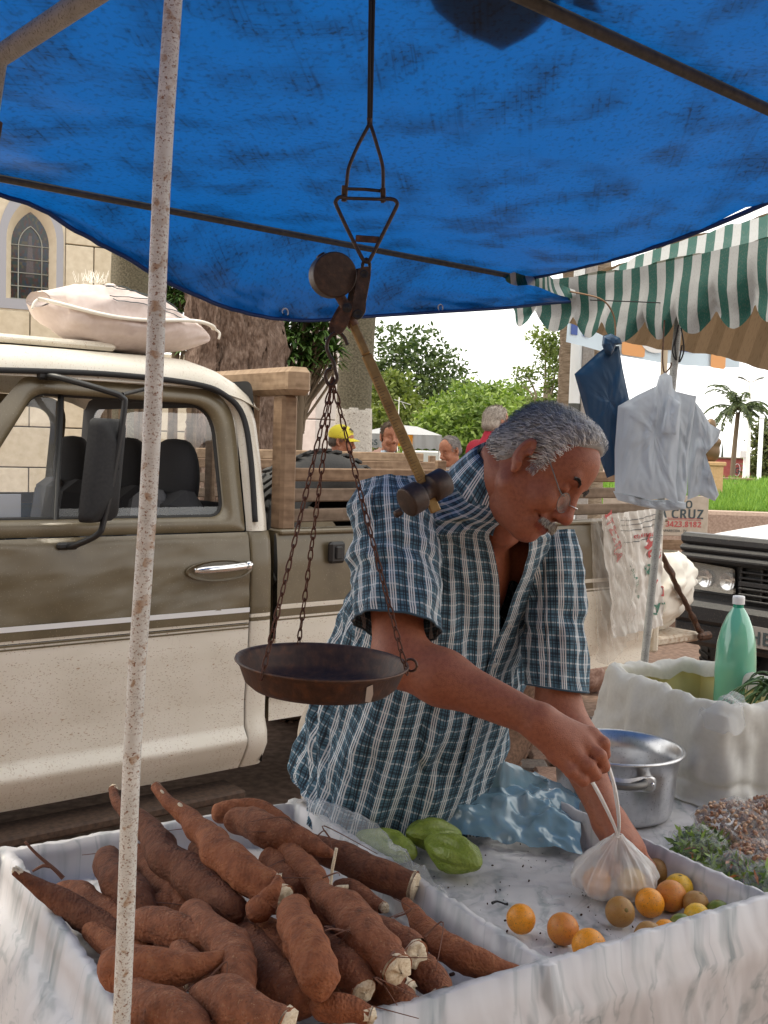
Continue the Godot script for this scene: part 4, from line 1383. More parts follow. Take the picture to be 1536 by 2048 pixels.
func pickup_bed(t: Node3D, W: float) -> void:
	var q: G
	var ax := 2.25
	var bot := 0.50
	# near side of the bed with its wheel arch: strips between the arch and the stripe
	var edge := func(x: float) -> float:
		var d := absf(x - ax)
		return maxf(bot, 0.40 + sqrt(maxf(0.0, 0.51 * 0.51 - d * d))) if d < 0.51 else bot
	for band in [[0.0, 0.893, M.creamdirty], [0.893, 0.9, M.olive], [0.9, 0.908, M.cream], [0.908, 0.937, M.olive], [0.937, 0.955, M.cream], [0.955, 1.225, M.olive]]:
		q = g()
		var rows := []
		for r in 15:
			var row := PackedVector3Array()
			for k in 61:
				var x := lerpf(1.048, 3.44, k / 60.0)
				var b: float = maxf(band[0], edge.call(x))
				var y := lerpf(minf(b, band[1] - 0.001), band[1], r / 14.0)
				var z := side_z(y) if y > 0.6 else side_z(y) - (0.02 if absf(x - ax) > 0.6 else 0.0)
				var flare := 0.03 * exp(-pow((y - edge.call(x)) / 0.035, 2.0)) if absf(x - ax) < 0.56 else 0.0
				if x > 3.3:
					z -= 0.05 * pow((x - 3.3) / 0.14, 2.0)
				row.append(Vector3(x, y, z + flare))
			rows.append(row)
		q.grid(rows)
		put("bed_side", q.mesh(), band[2], t)
	q = g()
	q.box(Vector3(2.25, 1.228, -0.05), Vector3(2.38, 0.02, 0.09), 0.006)
	put("bed_rail", q.mesh(false), M.olive, t)
	q = g()
	q.box(Vector3(3.44, 0.87, -0.10), Vector3(0.035, 0.68, 0.12), 0.012)
	put("bed_corner", q.mesh(false), M.cream, t)
	q = g()
	q.face([Vector3(1.06, 0.62, -0.06), Vector3(3.44, 0.62, -0.06), Vector3(3.44, 0.62, -W + 0.05), Vector3(1.06, 0.62, -W + 0.05)])
	put("bed_floor", q.mesh(false), M.woodgrey, t)
	q = g()
	q.face([Vector3(1.06, 0.5, -W), Vector3(3.44, 0.5, -W), Vector3(3.44, 1.23, -W), Vector3(1.06, 1.23, -W)])
	q.face([Vector3(1.06, 0.5, -0.05), Vector3(1.06, 0.5, -W), Vector3(1.06, 1.23, -W), Vector3(1.06, 1.23, -0.05)])
	put("bed_panel", q.mesh(false), M.olive, t)
	# black latch on the bed side
	q = g()
	q.box(Vector3(1.31, 1.145, 0.012), Vector3(0.075, 0.085, 0.03), 0.01)
	q.box(Vector3(1.31, 1.145, 0.03), Vector3(0.03, 0.05, 0.012), 0.004)
	put("fuel_flap", q.mesh(false), M.black, t)
	# headboard: posts, top beam, uprights
	for z in [-0.07, -W + 0.09]:
		q = g()
		q.box(Vector3(1.11, 1.49, z), Vector3(0.07, 0.52, 0.08), 0.012)
		put("headboard_post", q.mesh(false), M.wood, t)
	q = g()
	q.box(Vector3(1.11, 1.80, -W * 0.5 + 0.01), Vector3(0.10, 0.105, W + 0.06), 0.02)
	put("top_beam", q.mesh(false), M.woodpale, t)
	for k in 9:
		q = g()
		q.box(Vector3(1.09, 1.48, -0.26 - k * 0.17), Vector3(0.025, 0.54, 0.055), 0.006)
		put("headboard_slat", q.mesh(false), M.wood, t)
	# rails along both sides of the bed
	for z in [-0.085, -W + 0.085]:
		for y in [1.285, 1.365, 1.445]:
			q = g()
			q.box(Vector3(2.3, y, z), Vector3(2.3, 0.052, 0.026), 0.005)
			put("bed_slat", q.mesh(false), M.wood if y > 1.4 else M.woodgrey, t)
		for x in [1.95, 2.7, 3.38]:
			q = g()
			q.box(Vector3(x, 1.36, z - 0.025), Vector3(0.05, 0.3, 0.025), 0.004)
			put("bed_stake", q.mesh(false), M.wood, t)
	q = g()
	q.box(Vector3(2.2, 1.497, -W + 0.06), Vector3(2.2, 0.055, 0.03), 0.005)
	put("bed_slat", q.mesh(false), M.woodpale, t)
	# tyres: one on the rear axle, a spare standing in the bed
	var wheel := Node3D.new()
	wheel.name = "rear_wheel"
	t.add_child(wheel, true)
	tyre(wheel, Transform3D(Basis(Vector3(1, 0, 0), Vector3(0, 0, 1), Vector3(0, -1, 0)), Vector3(ax, 0.385, -0.2)), 0.385, 0.13, M.dirtytyre)
	q = g()
	q.lathe([Vector2(0.0, 0.03), Vector2(0.06, 0.03), Vector2(0.09, -0.03), Vector2(0.17, -0.035), Vector2(0.2, 0.02), Vector2(0.225, 0.06)], 24, Transform3D(Basis(Vector3(1, 0, 0), Vector3(0, 0, 1), Vector3(0, -1, 0)), Vector3(ax, 0.385, -0.16)))
	put("rim", q.mesh(), M.mud, wheel)
	q = g()
	q.face([Vector3(ax - 0.6, 0.4, -0.12), Vector3(ax + 0.6, 0.4, -0.12), Vector3(ax + 0.6, 0.95, -0.42), Vector3(ax - 0.6, 0.95, -0.42)])
	put("wheel_well", q.mesh(false), M.dark, t)
	var sp := thing("spare_tyre", "big dusty black tyre standing in the truck bed behind the slats", "tyre", t.transform * Vector3(1.78, 0.62, -0.55))
	sp.basis = t.basis * Basis(Vector3.UP, 0.15) * Basis(Vector3.RIGHT, -0.3)
	tyre(sp, Transform3D(Basis(Vector3(1, 0, 0), Vector3(0, 0, 1), Vector3(0, -1, 0)), Vector3(0, 0.46, 0)), 0.46, 0.14, M.rubber)
	# the let-down tailgate and its chain
	q = g()
	q.box(Vector3(3.65, 0.575, -0.93), Vector3(0.42, 0.05, W - 0.14), 0.012)
	put("tailgate", q.mesh(false), M.rustcream, t)
	q = g()
	q.box(Vector3(3.84, 0.585, -0.03), Vector3(0.11, 0.045, 0.04), 0.014)
	put("tailgate_latch", q.mesh(false), M.rust, t)
	q = g()
	q.tube(spline([Vector3(3.47, 1.09, -0.10), Vector3(3.58, 0.93, -0.075), Vector3(3.72, 0.74, -0.06), Vector3(3.82, 0.60, -0.04)], 8), 0.016, 6)
	var n := FastNoiseLite.new()
	n.frequency = 14.0
	for k in q.v.size():
		q.v[k] += Vector3(n.get_noise_3dv(q.v[k] * 3.0), 0, n.get_noise_3dv(q.v[k] * 3.0 + Vector3(9, 9, 9))) * 0.018
	put("tailgate_chain", q.mesh(), M.rust, t)

func tyre(parent: Node3D, xf: Transform3D, r: float, w: float, m: Material) -> void:
	var q := g()
	var prof := [Vector2(r * 0.55, -w * 0.75), Vector2(r * 0.62, -w), Vector2(r * 0.82, -w * 1.12), Vector2(r * 0.95, -w * 0.98), Vector2(r * 0.985, -w * 0.8), Vector2(r, -w * 0.4), Vector2(r, w * 0.4), Vector2(r * 0.985, w * 0.8), Vector2(r * 0.95, w * 0.98), Vector2(r * 0.82, w * 1.12), Vector2(r * 0.62, w), Vector2(r * 0.55, w * 0.75)]
	q.lathe(prof, 48, xf)
	put("tyre", q.mesh(), m, parent)
	q = g()
	for k in 44:
		var a := TAU * k / 44.0
		for s in [-1, 1]:
			var b := Basis(Vector3(-sin(a), 0, cos(a)), Vector3(0, 1, 0).rotated(Vector3(cos(a), 0, sin(a)), s * 0.45), Vector3(cos(a), 0, sin(a)))
			q.box(xf * Vector3(cos(a) * (r + 0.003), s * w * 0.55, sin(a) * (r + 0.003)), Vector3(r * 0.085, w * 0.78, 0.016), 0.003, xf.basis * b)
	put("tread_blocks", q.mesh(false), m, parent).set_meta("kind", "stuff")

# --- the black-nosed jeep behind the tailgate --------------------------------------------------------------------
func parked_jeep() -> void:
	var t := thing("jeep", "black-fronted jeep with white bonnet parked behind the open tailgate", "car", Vector3(-1.210, 0, -3.4) + Vector3(0.77934, 0, -0.6266) * 4.6 + Vector3(0.6266, 0, 0.77934) * 0.05)
	# local: x to the right across the front as seen, z toward the viewer of the front, y up
	t.basis = Basis(Vector3(0.6266, 0, 0.77934), Vector3.UP, Vector3(-0.77934, 0, 0.6266))
	M.plastic = tmat(ntex(256, 30, [[0.0, 0.016, 0.016, 0.018], [1.0, 0.032, 0.032, 0.036]], 111, 4, [[40, 200, 0.16, 0.12, 0.09, 113]]), 0.5, 0.45)
	M.paintwhite = mat(0.82, 0.82, 0.83, 0.2)
	M.paintwhite.clearcoat_enabled = true
	M.paintwhite.clearcoat = 0.6
	var hw := 0.76
	var q := g()
	# bonnet
	var rows := []
	for k in 9:
		var z := lerpf(0.06, -1.15, k / 8.0)
		var row := PackedVector3Array()
		for s in 13:
			var x := lerpf(-hw + 0.02, hw - 0.02, s / 12.0)
			var y := 1.075 + 0.10 * pow(k / 8.0, 0.7) - 0.06 * pow(absf(x) / hw, 4.0) + (0.018 if absf(x) < 0.42 else 0.0)
			row.append(Vector3(x, y - (0.03 if k == 0 else 0.0), z))
		rows.append(row)
	q.grid(rows)
	put("bonnet", q.mesh(), M.paintwhite, t)
	# nose: stacked horizontal mouldings
	for b in [[1.045, 0.07, 0.03, 0.05], [0.985, 0.045, 0.035, 0.0], [0.935, 0.05, 0.04, 0.01]]:
		q = g()
		q.box(Vector3(0, b[0], b[2]), Vector3(hw * 2.0, b[1], 0.12), 0.02)
		put("nose_moulding", q.mesh(false), M.plastic, t)
	q = g()
	q.box(Vector3(0, 0.75, -0.08), Vector3(hw * 1.9, 0.5, 0.16), 0.02)
	put("front_panel", q.mesh(false), M.plastic, t)
	M.lens = mat(0.75, 0.75, 0.74, 0.08)
	M.lens.metallic = 0.6
	for s in [-1, 1]:
		var hl := Node3D.new()
		hl.name = "headlight"
		t.add_child(hl, true)
		q = g()
		var lp := rounded([Vector2(-0.2, -0.085), Vector2(0.13, -0.085), Vector2(0.115, 0.07), Vector2(-0.2, 0.085)], 0.02)
		q.ring(lp.map(func(p): return Vector3(s * -p.x * 1.08 + s * 0.52, p.y * 1.16 + 0.81, 0.02)), lp.map(func(p): return Vector3(s * -p.x + s * 0.52, p.y + 0.81, 0.0)))
		put("bezel", q.mesh(false), M.plastic, hl)
		q = g()
		q.prism(lp.map(func(p): return Vector2(s * -p.x + s * 0.52, p.y + 0.81)), 0.01, Transform3D(Basis(), Vector3(0, 0, 0.0)))
		put("reflector", q.mesh(false), mat(0.30, 0.30, 0.30, 0.25, 0.8), hl)
		q = g()
		q.prism(lp.map(func(p): return Vector2(s * -p.x + s * 0.52, p.y + 0.81)), 0.004, Transform3D(Basis(), Vector3(0, 0, 0.03)))
		put("lens", q.mesh(false), M.glass, hl)
		for bx in [0.44, 0.6]:
			q = g()
			q.lathe([Vector2(0.0, 0.0), Vector2(0.03, 0.004), Vector2(0.055, 0.018)], 18, Transform3D(Basis(Vector3.RIGHT, Vector3(0, 0, 1), Vector3.UP), Vector3(s * bx, 0.80, 0.011)))
			put("bulb_dish", q.mesh(), M.chrome, hl)
	# grille with slots
	q = g()
	var go := rounded([Vector2(-0.33, 0.70), Vector2(0.33, 0.70), Vector2(0.345, 0.90), Vector2(-0.345, 0.90)], 0.02)
	q.prism(go, 0.006, Transform3D(Basis(), Vector3(0, 0, 0.001)))
	put("grille_back", q.mesh(false), M.plastic, t)
	for y in [0.70, 0.735, 0.77, 0.80, 0.835, 0.87, 0.905]:
		q = g()
		q.box(Vector3(0, y, 0.025), Vector3(0.70, 0.014 if absf(y - 0.80) > 0.02 else 0.03, 0.05), 0.004)
		put("grille_slat", q.mesh(false), M.plastic, t)
	for x in [-0.34, -0.2, -0.06, 0.08, 0.22, 0.34]:
		q = g()
		q.box(Vector3(x, 0.80, 0.022), Vector3(0.014, 0.22, 0.04), 0.004)
		put("grille_bar", q.mesh(false), M.plastic, t)
	# bumper, plate, wheels, body behind
	q = g()
	q.box(Vector3(0, 0.60, 0.06), Vector3(hw * 2.04, 0.14, 0.2), 0.03)
	q.box(Vector3(0, 0.475, 0.05), Vector3(hw * 1.96, 0.16, 0.18), 0.03)
	put("bumper", q.mesh(false), M.plastic, t)
	q = g()
	q.box(Vector3(0.0, 0.515, 0.155), Vector3(0.40, 0.13, 0.012), 0.004)
	put("number_plate", q.mesh(false), mat(0.33, 0.31, 0.30, 0.5), t)
	words("plate_lettering", "HE", 0.075, M.print_dark, t, Transform3D(Basis(), Vector3(-0.115, 0.51, 0.164)), "Droid Sans")
	for s in [-1, 1]:
		var w := Node3D.new()
		w.name = "wheel"
		t.add_child(w, true)
		tyre(w, Transform3D(Basis(Vector3(0, 0, 1), Vector3(1, 0, 0), Vector3(0, 1, 0)), Vector3(s * 0.66, 0.33, -0.5)), 0.33, 0.1, M.rubber)
	q = g()
	q.box(Vector3(0, 0.7, -0.95), Vector3(hw * 1.94, 0.55, 1.5), 0.05)
	put("wing", q.mesh(false), M.plastic, t)
	q = g()
	q.box(Vector3(0, 0.75, -2.5), Vector3(hw * 2.0, 0.75, 2.0), 0.08)
	q.box(Vector3(0, 1.36, -2.4), Vector3(hw * 1.8, 0.56, 1.7), 0.15)
	put("body", q.mesh(false), M.paintwhite, t)
	q = g()
	q.face([Vector3(-0.6, 1.17, -1.5), Vector3(0.6, 1.17, -1.5), Vector3(0.56, 1.58, -1.6), Vector3(-0.56, 1.58, -1.6)])
	put("windscreen", q.mesh(false), mat(0.02, 0.02, 0.025, 0.05), t)

# --- the stall: table frame is x along the table to the right, z toward the viewer, origin under the near right tray corner
func stall_basis() -> Transform3D:
	return Transform3D(Basis(Vector3(0.848, 0, -0.530), Vector3.UP, Vector3(0.530, 0, 0.848)), Vector3(0.678, 0, -1.85))

func cloth_height(x: float, z: float) -> float:
	var y := 0.73
	for r in [[-1.092, 0, 0.019], [-0.493, 0, 0.017], [0.02, 0, 0.016], [0.005, 1, 0.018], [-0.81, 1, 0.018]]:
		var d: float = absf((z if r[1] else x) - r[0])
		if r[1] == 0 and r[0] > 0.0 and z < -0.62:
			continue
		if r[1] == 1 and r[0] < -0.5 and x > -0.45:
			continue
		if d < r[2] * 2.0:
			var f := 1.0 - smoothstep(r[2] * 0.55, r[2] * 1.25, d)
			y = maxf(y, 0.73 + 0.072 * f)
	return y

func marble() -> ImageTexture:
	var n := FastNoiseLite.new()
	n.seed = 17
	n.frequency = 0.006
	n.fractal_octaves = 5
	var im := Image.create(512, 512, false, Image.FORMAT_RGB8)
	for y in 512:
		for x in 512:
			var u := x + y * 0.55
			var w := n.get_noise_2d(x, y) * 60.0
			var a := n.get_noise_2d(u * 2.4 + w, (y - x * 0.2) * 0.7 + w * 0.4)
			var b := absf(n.get_noise_2d(u * 1.1 + 700.0 + w, y * 0.5))
			var k := clampf(smoothstep(0.02, 0.5, a) * 0.75 + smoothstep(0.055, 0.0, b) * 0.55, 0, 1)
			k *= 0.75 + 0.5 * n.get_noise_2d(x * 9.0, y * 9.0)
			im.set_pixel(x, y, Color(0.56, 0.545, 0.55).lerp(Color(0.24, 0.27, 0.28), clampf(k, 0, 1)).linear_to_srgb())
	return ImageTexture.create_from_image(im)

func stall_table() -> void:
	var xf := stall_basis()
	var t := thing("stall_table", "wooden market table under the marble-patterned plastic cloth", "table", xf.origin)
	t.basis = xf.basis
	var q: G
	for p in [[-1.0, -0.08], [1.2, -0.08], [-1.0, -0.72], [1.2, -0.72], [0.1, -0.72]]:
		q = g()
		q.box(Vector3(p[0], 0.345, p[1]), Vector3(0.06, 0.69, 0.06), 0.006)
		put("leg", q.mesh(false), M.wood, t)
	for k in 6:
		q = g()
		q.box(Vector3(0.1, 0.708, -0.07 - k * 0.133), Vector3(2.36, 0.03, 0.127), 0.004)
		put("plank", q.mesh(false), M.woodgrey, t)
	for r in [[-1.092, -0.4, 0.016, 0.82], [-0.493, -0.4, 0.014, 0.76], [0.02, -0.31, 0.013, 0.6]]:
		q = g()
		q.box(Vector3(r[0], 0.757, r[1]), Vector3(r[2], 0.066, r[3]), 0.006)
		put("tray_board", q.mesh(false), M.wood, t)
	q = g()
	q.box(Vector3(0.1, 0.757, 0.005), Vector3(2.34, 0.066, 0.015), 0.006)
	put("tray_board", q.mesh(false), M.wood, t)
	q = g()
	q.box(Vector3(-0.79, 0.757, -0.81), Vector3(0.56, 0.066, 0.015), 0.006)
	put("tray_board", q.mesh(false), M.wood, t)
	# cloth
	var xs := []
	var zs := []
	for k in 16:
		xs.append(-1.125 - 0.62 * pow(1.0 - k / 16.0, 1.0))
	for k in 290:
		xs.append(lerpf(-1.125, 1.28, k / 289.0))
	for k in 10:
		zs.append(-0.835 - 0.3 * (1.0 - k / 10.0))
	for k in 110:
		zs.append(lerpf(-0.835, 0.03, k / 109.0))
	for k in 22:
		zs.append(0.03 + 0.66 * (k + 1) / 22.0)
	var n := FastNoiseLite.new()
	n.seed = 5
	n.frequency = 2.4
	q = g()
	var rows := []
	for z in zs:
		var row := PackedVector3Array()
		for x in xs:
			var ex: float = maxf(0.0, -1.125 - x)
			var ez: float = maxf(0.0, z - 0.03)
			var eb: float = maxf(0.0, -0.835 - z)
			var cx: float = maxf(x, -1.125)
			var cz: float = clampf(z, -0.835, 0.03)
			var drop: float = maxf(ex, maxf(ez, eb))
			var y := cloth_height(cx, cz)
			if drop > 0.0:
				y = 0.735 - drop
			var p := Vector3(cx, y, cz)
			# plastic cloth: small creases everywhere, hanging folds on the skirts
			p.y += 0.004 * n.get_noise_2d(x * 6.0, z * 6.0) + 0.0014 * n.get_noise_2d(x * 17.0, z * 17.0) - 0.004 * pow(1.0 - absf(n.get_noise_2d(x * 3.0 + 40.0, z * 4.0)), 12.0)
			p.x += 0.004 * n.get_noise_2d(z * 9.0, x * 4.0 + 20.0)
			if ez > 0.0:
				p.z += 0.01 + ez * 0.05 + ez * 0.10 * n.get_noise_2d(x * 2.4, 3.0) + 0.012 * minf(1.0, ez * 6.0) * sin(x * 23.0 + 2.0 * n.get_noise_2d(x * 1.5, 0.0)) + 0.005 * n.get_noise_2d(x * 8.0, z * 5.0) - 0.006 * minf(1.0, ez * 8.0) * pow(1.0 - absf(n.get_noise_2d(x * 2.6 + z * 0.9, z * 1.1 + 60.0)), 10.0)
			if ex > 0.0:
				p.x -= 0.01 + ex * 0.34 + 0.05 * ex * sin(z * 14.0) + 0.008 * n.get_noise_2d(z * 9.0, x * 6.0)
			if eb > 0.0:
				p.z -= 0.01 + eb * 0.1
			row.append(p)
		rows.append(row)
	q.grid(rows)
	for k in q.v.size():
		q.t[k] = Vector2(xs[k % xs.size()], zs[k / xs.size()]) * 1.65
	M.marble = mat(1, 1, 1, 0.38)
	M.marble.albedo_texture = marble()
	var o := put("tablecloth", q.mesh(), M.marble)
	o.transform = xf
	tag(o, "white and grey marble-patterned plastic cloth covering the trays and table sides", "tablecloth")
	# the front left pole
	q = g()
	var pts := []
	var p0: Vector3 = Vector3(-0.302, 0.860, -1.270)
	var p1: Vector3 = Vector3(-0.269, 2.090, -1.320)
	var dir := (p1 - p0) / (p1.y - p0.y)
	for k in 25:
		pts.append(p0 + dir * (lerpf(0.0, 2.36, k / 24.0) - p0.y) + Vector3(0.002 * sin(k * 0.9), 0, 0))
	q.tube(pts, 0.0108, 20)
	var po := thing("stall_pole", "rust-speckled white metal pole standing at the near table corner", "pole")
	put("pole_tube", q.mesh(), M.pole, po)
	M.pole.uv1_triplanar = true
	# soil crumbs on the cloth
	q = g()
	for k in 420:
		var a := rng.randf()
		var x := lerpf(-1.03, -0.55, rng.randf()) if a < 0.62 else lerpf(-0.45, -0.05, rng.randf())
		var z := lerpf(-0.75, -0.04, rng.randf())
		var s := rng.randf_range(0.0015, 0.006) * (1.0 if a < 0.62 else 0.45)
		q.box(Vector3(x, cloth_height(x, z) + s * 0.4, z), Vector3(s * rng.randf_range(0.7, 2.2), s, s * rng.randf_range(0.7, 1.6)), s * 0.2, Basis(rdir(), rng.randf() * 3.0))
	M.soilbits = mat(0.05, 0.022, 0.013, 0.95)
	var cr := put("soil_crumbs", q.mesh(false), M.soilbits)
	cr.transform = xf
	tag(cr, "dark brown soil crumbs scattered over the tray cloth", "soil")
	cr.set_meta("kind", "stuff")

var tarp_noise := FastNoiseLite.new()

func tarp_sheet(tt: float, s: float) -> Vector3:
	var p := tarp_point(tt, s)
	p.y += (0.02 * tarp_noise.get_noise_2d(tt * 1.1 + s * 0.6, s * 1.6) + 0.004 * tarp_noise.get_noise_2d(tt * 5 + s * 3, s * 5)) * minf(1.0, s * 5.0) * minf(1.0, absf(s - 1.245) * 4.0)
	return p

func tarp_point(tt: float, s: float) -> Vector3:
	# tt metres to the left along the back bar from its right end, s metres toward the viewer
	var p := Vector3(0.47, 2.15, -3.70) - Vector3(0.741, 0, -0.672) * tt + Vector3(0.672, 0, 0.741) * s
	var bay := sin(PI * clampf(s / 1.245, 0.0, 1.0)) if s < 1.245 else sin(PI * clampf((s - 1.245) / 1.3, 0.0, 1.0))
	p.y += 0.118 * s - 0.05 * bay * (0.6 + 0.4 * sin(tt * 1.4 + 0.5))
	return p

func tarpaulin() -> void:
	var t := thing("blue_tarpaulin", "bright blue tarpaulin stretched overhead as the stall roof", "tarpaulin")
	var n := FastNoiseLite.new()
	n.seed = 23
	n.frequency = 1.3
	n.fractal_octaves = 4
	tarp_noise = n
	# stained blue sheet: fine dark scratches along two weave directions and cloudy grime
	var im := Image.create(1024, 1024, false, Image.FORMAT_RGB8)
	var nn := FastNoiseLite.new()
	nn.seed = 3
	nn.frequency = 0.02
	nn.fractal_octaves = 3
	var cloud := noise_image(1024, 7, 31, 5)
	var fine := noise_image(1024, 90, 32, 3)
	for y in 1024:
		for x in 1024:
			var k := y * 1024 + x
			var st := maxf(nn.get_noise_2d((x + y) * 0.10, (x - y) * 5.0), 0.9 * nn.get_noise_2d((x - y * 0.6) * 0.12 + 800.0, (x * 0.6 + y) * 6.0))
			var d := clampf((cloud[k] - 105) / 120.0, 0, 1) * 0.5 + clampf((st - 0.17) * 2.4, 0, 1) * 0.34 * clampf((cloud[k] - 70) / 110.0, 0, 1) + clampf((fine[k] - 140) / 70.0, 0, 1) * 0.42
			d = clampf(d, 0, 0.92)
			im.set_pixel(x, y, Color(0.003, 0.078, 0.29).lerp(Color(0.003, 0.014, 0.04), d).linear_to_srgb())
	M.tarp = mat(1, 1, 1, 0.45)
	M.tarp.albedo_texture = ImageTexture.create_from_image(im)
	M.tarp.backlight_enabled = true
	M.tarp.backlight = Color(1, 1, 1)
	var q := g()
	var rows := []
	for r in 70:
		var s := 2.55 * r / 69.0
		var row := PackedVector3Array()
		for k in 100:
			var tt := lerpf(0.192 * s, 3.3, k / 99.0)
			var p := tarp_sheet(tt, s)
			row.append(p)
		rows.append(row)
	q.grid(rows, false, Vector2(0.62, 0.62))
	put("roof_sheet", q.mesh(), M.tarp, t)
	# flap hanging behind the back bar
	var bottom: Array = [Vector3(-1.196, 2.195, -2.351), Vector3(-1.057, 2.174, -2.477), Vector3(-0.929, 2.134, -2.593), Vector3(-0.855, 2.114, -2.660), Vector3(-0.788, 2.077, -2.721), Vector3(-0.706, 2.042, -2.795), Vector3(-0.631, 2.002, -2.863), Vector3(-0.552, 1.967, -2.935), Vector3(-0.469, 1.942, -3.010), Vector3(-0.394, 1.927, -3.078), Vector3(-0.317, 1.924, -3.149), Vector3(-0.207, 1.935, -3.248), Vector3(-0.092, 1.960, -3.353), Vector3(0.032, 1.985, -3.465), Vector3(0.164, 2.011, -3.585), Vector3(0.288, 2.035, -3.697), Vector3(0.419, 2.062, -3.816), Vector3(0.579, 2.100, -3.961), Vector3(0.762, 2.139, -4.126)]
	bottom = spline(bottom, 5)
	var top := []
	for p in bottom:
		var tt: float = -((p - Vector3(0.47, 0, -3.70)) * Vector3(0.741, 0, -0.672)).dot(Vector3.ONE)
		top.append(tarp_point(maxf(tt, -0.02), 0.0) + Vector3(0, 0.005, 0))
	rows = []
	for r in 22:
		var f := r / 21.0
		var row := PackedVector3Array()
		for k in bottom.size():
			var p: Vector3 = (top[k] as Vector3).lerp(bottom[k], f)
			p += Vector3(-0.672, 0, -0.741) * (0.05 * sin(PI * f) + 0.02 * n.get_noise_2d(k * 0.12, f * 1.5) * f)
			row.append(p)
		rows.append(row)
	q = g()
	q.grid(rows, false, Vector2(0.62, 0.62))
	put("back_flap", q.mesh(), M.tarp, t)
	q = g()
	var hemline := []
	for k in bottom.size():
		hemline.append(rows[21][k])
	q.tube(hemline, 0.006, 6)
	put("hem", q.mesh(), mat(0.004, 0.03, 0.13, 0.6), t)
	for k in [51, 70]:
		q = g()
		var ringp := []
		for a in 17:
			ringp.append((rows[19][k] as Vector3) + Vector3(0.741, 0, -0.672) * cos(TAU * a / 16) * 0.011 + Vector3.UP * sin(TAU * a / 16) * 0.011)
		q.tube(ringp, 0.0025, 6, false)
		put("eyelet", q.mesh(), M.lamp_grey, t)
	# right hem
	q = g()
	var re := []
	for k in 30:
		re.append(tarp_point(0.192 * 2.55 * k / 29.0, 2.55 * k / 29.0) + Vector3(0, -0.003, 0))
	q.tube(re, 0.007, 6)
	put("hem", q.mesh(), mat(0.004, 0.03, 0.13, 0.6), t)
	# the pipe frame under it
	var f := thing("pipe_scaffold", "grimy metal pipes holding up the blue tarpaulin", "scaffold")
	for bar in [[tarp_point(-0.03, 0.0), tarp_point(3.3, 0.0), 0.0095, "back_bar"], [tarp_point(0.26, 1.245), tarp_point(3.3, 1.245), 0.012, "cross_bar"], [tarp_point(0.5, 2.5), tarp_point(3.3, 2.5), 0.0135, "front_bar"]]:
		q = g()
		q.tube([bar[0] + Vector3(0, -bar[2] * 0.7, 0), bar[1] + Vector3(0, -bar[2] * 0.7, 0)], bar[2], 10)
		put(bar[3], q.mesh(), M.bar, f)
	var a0: Vector3 = Vector3(-0.628, 2.166, -1.750)
	var a1: Vector3 = Vector3(-0.430, 2.166, -1.520)
	q = g()
	q.tube([a0, a1 + (a1 - a0) * 2.4], 0.0165, 12)
	put("side_bar", q.mesh(), M.polegrey, f)
	q = g()
	q.tube([a0 + Vector3(-0.002, 0.01, 0), a0 + Vector3(-0.04, -0.25, 0.0), Vector3(a0.x - 0.16, 0, a0.z)], 0.015, 12)
	put("post", q.mesh(), M.polegrey, f)
	q = g()
	q.tube([a0 + Vector3(-0.015, -0.10, 0), a0 + Vector3(-0.03, -0.20, 0.0)], 0.019, 12)
	put("sleeve", q.mesh(), M.rust, f)
	# dark patch of printed plastic lying on top of the tarpaulin, and a rag on the bar
	for sh in [[[Vector2(1.798, 1.269), Vector2(1.628, 1.157), Vector2(1.582, 1.129), Vector2(1.523, 1.113), Vector2(1.470, 1.104), Vector2(1.385, 1.096), Vector2(1.388, 1.168), Vector2(1.405, 1.233), Vector2(1.476, 1.307), Vector2(1.617, 1.405)], "printed_sheet", "dark printed plastic sheet lying on top of the tarpaulin", "plastic sheet"], [[Vector2(1.542, 1.382), Vector2(1.405, 1.266), Vector2(1.381, 1.268), Vector2(1.336, 1.280), Vector2(1.382, 1.299), Vector2(1.494, 1.401)], "dark_rag", "small dark rag lying on the tarpaulin beyond the cross bar", "rag"]]:
		q = g()
		var poly := PackedVector2Array(sh[0])
		var lo := []
		var hi := []
		for k in poly.size():
			for j in 5:
				var w := poly[k].lerp(poly[(k + 1) % poly.size()], j / 5.0)
				lo.append(w)
		var cen := Vector2.ZERO
		for w in lo:
			cen += w / lo.size()
		var rows2 := []
		for r in 9:
			var row := PackedVector3Array()
			for w in lo:
				var z: Vector2 = w.lerp(cen, r / 8.0)
				row.append(tarp_sheet(z.x, z.y) + Vector3(0, 0.008, 0))
			rows2.append(row)
		q.grid(rows2, true)
		tag(put(sh[1], q.mesh(), mat(0.03, 0.03, 0.04, 0.8)), sh[2], sh[3])
	# frayed knot of cloth tied under the cross bar
	q = g()
	q.tube(spline([Vector3(0.177, 2.303, -1.840), Vector3(0.170, 2.308, -1.840), Vector3(0.175, 2.316, -1.840), Vector3(0.191, 2.318, -1.840)], 5), spread([0.003, 0.009, 0.007, 0.004], 16), 8)
	tag(put("cloth_knot", q.mesh(), mat(0.62, 0.50, 0.30, 0.9)), "pale frayed cloth knot tied under the pipe at the top", "rope")

# --- the neighbouring striped canopy ------------------------------------------------------------------------------
func stripes(a: Color, b: Color, sd: int, grime: Color) -> ImageTexture:
	var n := noise_image(256, 20, sd, 4)
	var im := Image.create(256, 256, false, Image.FORMAT_RGB8)
	for y in 256:
		for x in 256:
			var f := smoothstep(122.0, 126.0, float(x)) * (1.0 - smoothstep(250.0, 254.0, float(x)))
			var c := a.lerp(b, f)
			c = c.lerp(grime, clampf((n[y * 256 + x] - 150) / 100.0, 0, 1) * 0.6)
			im.set_pixel(x, y, c.linear_to_srgb())
	return ImageTexture.create_from_image(im)

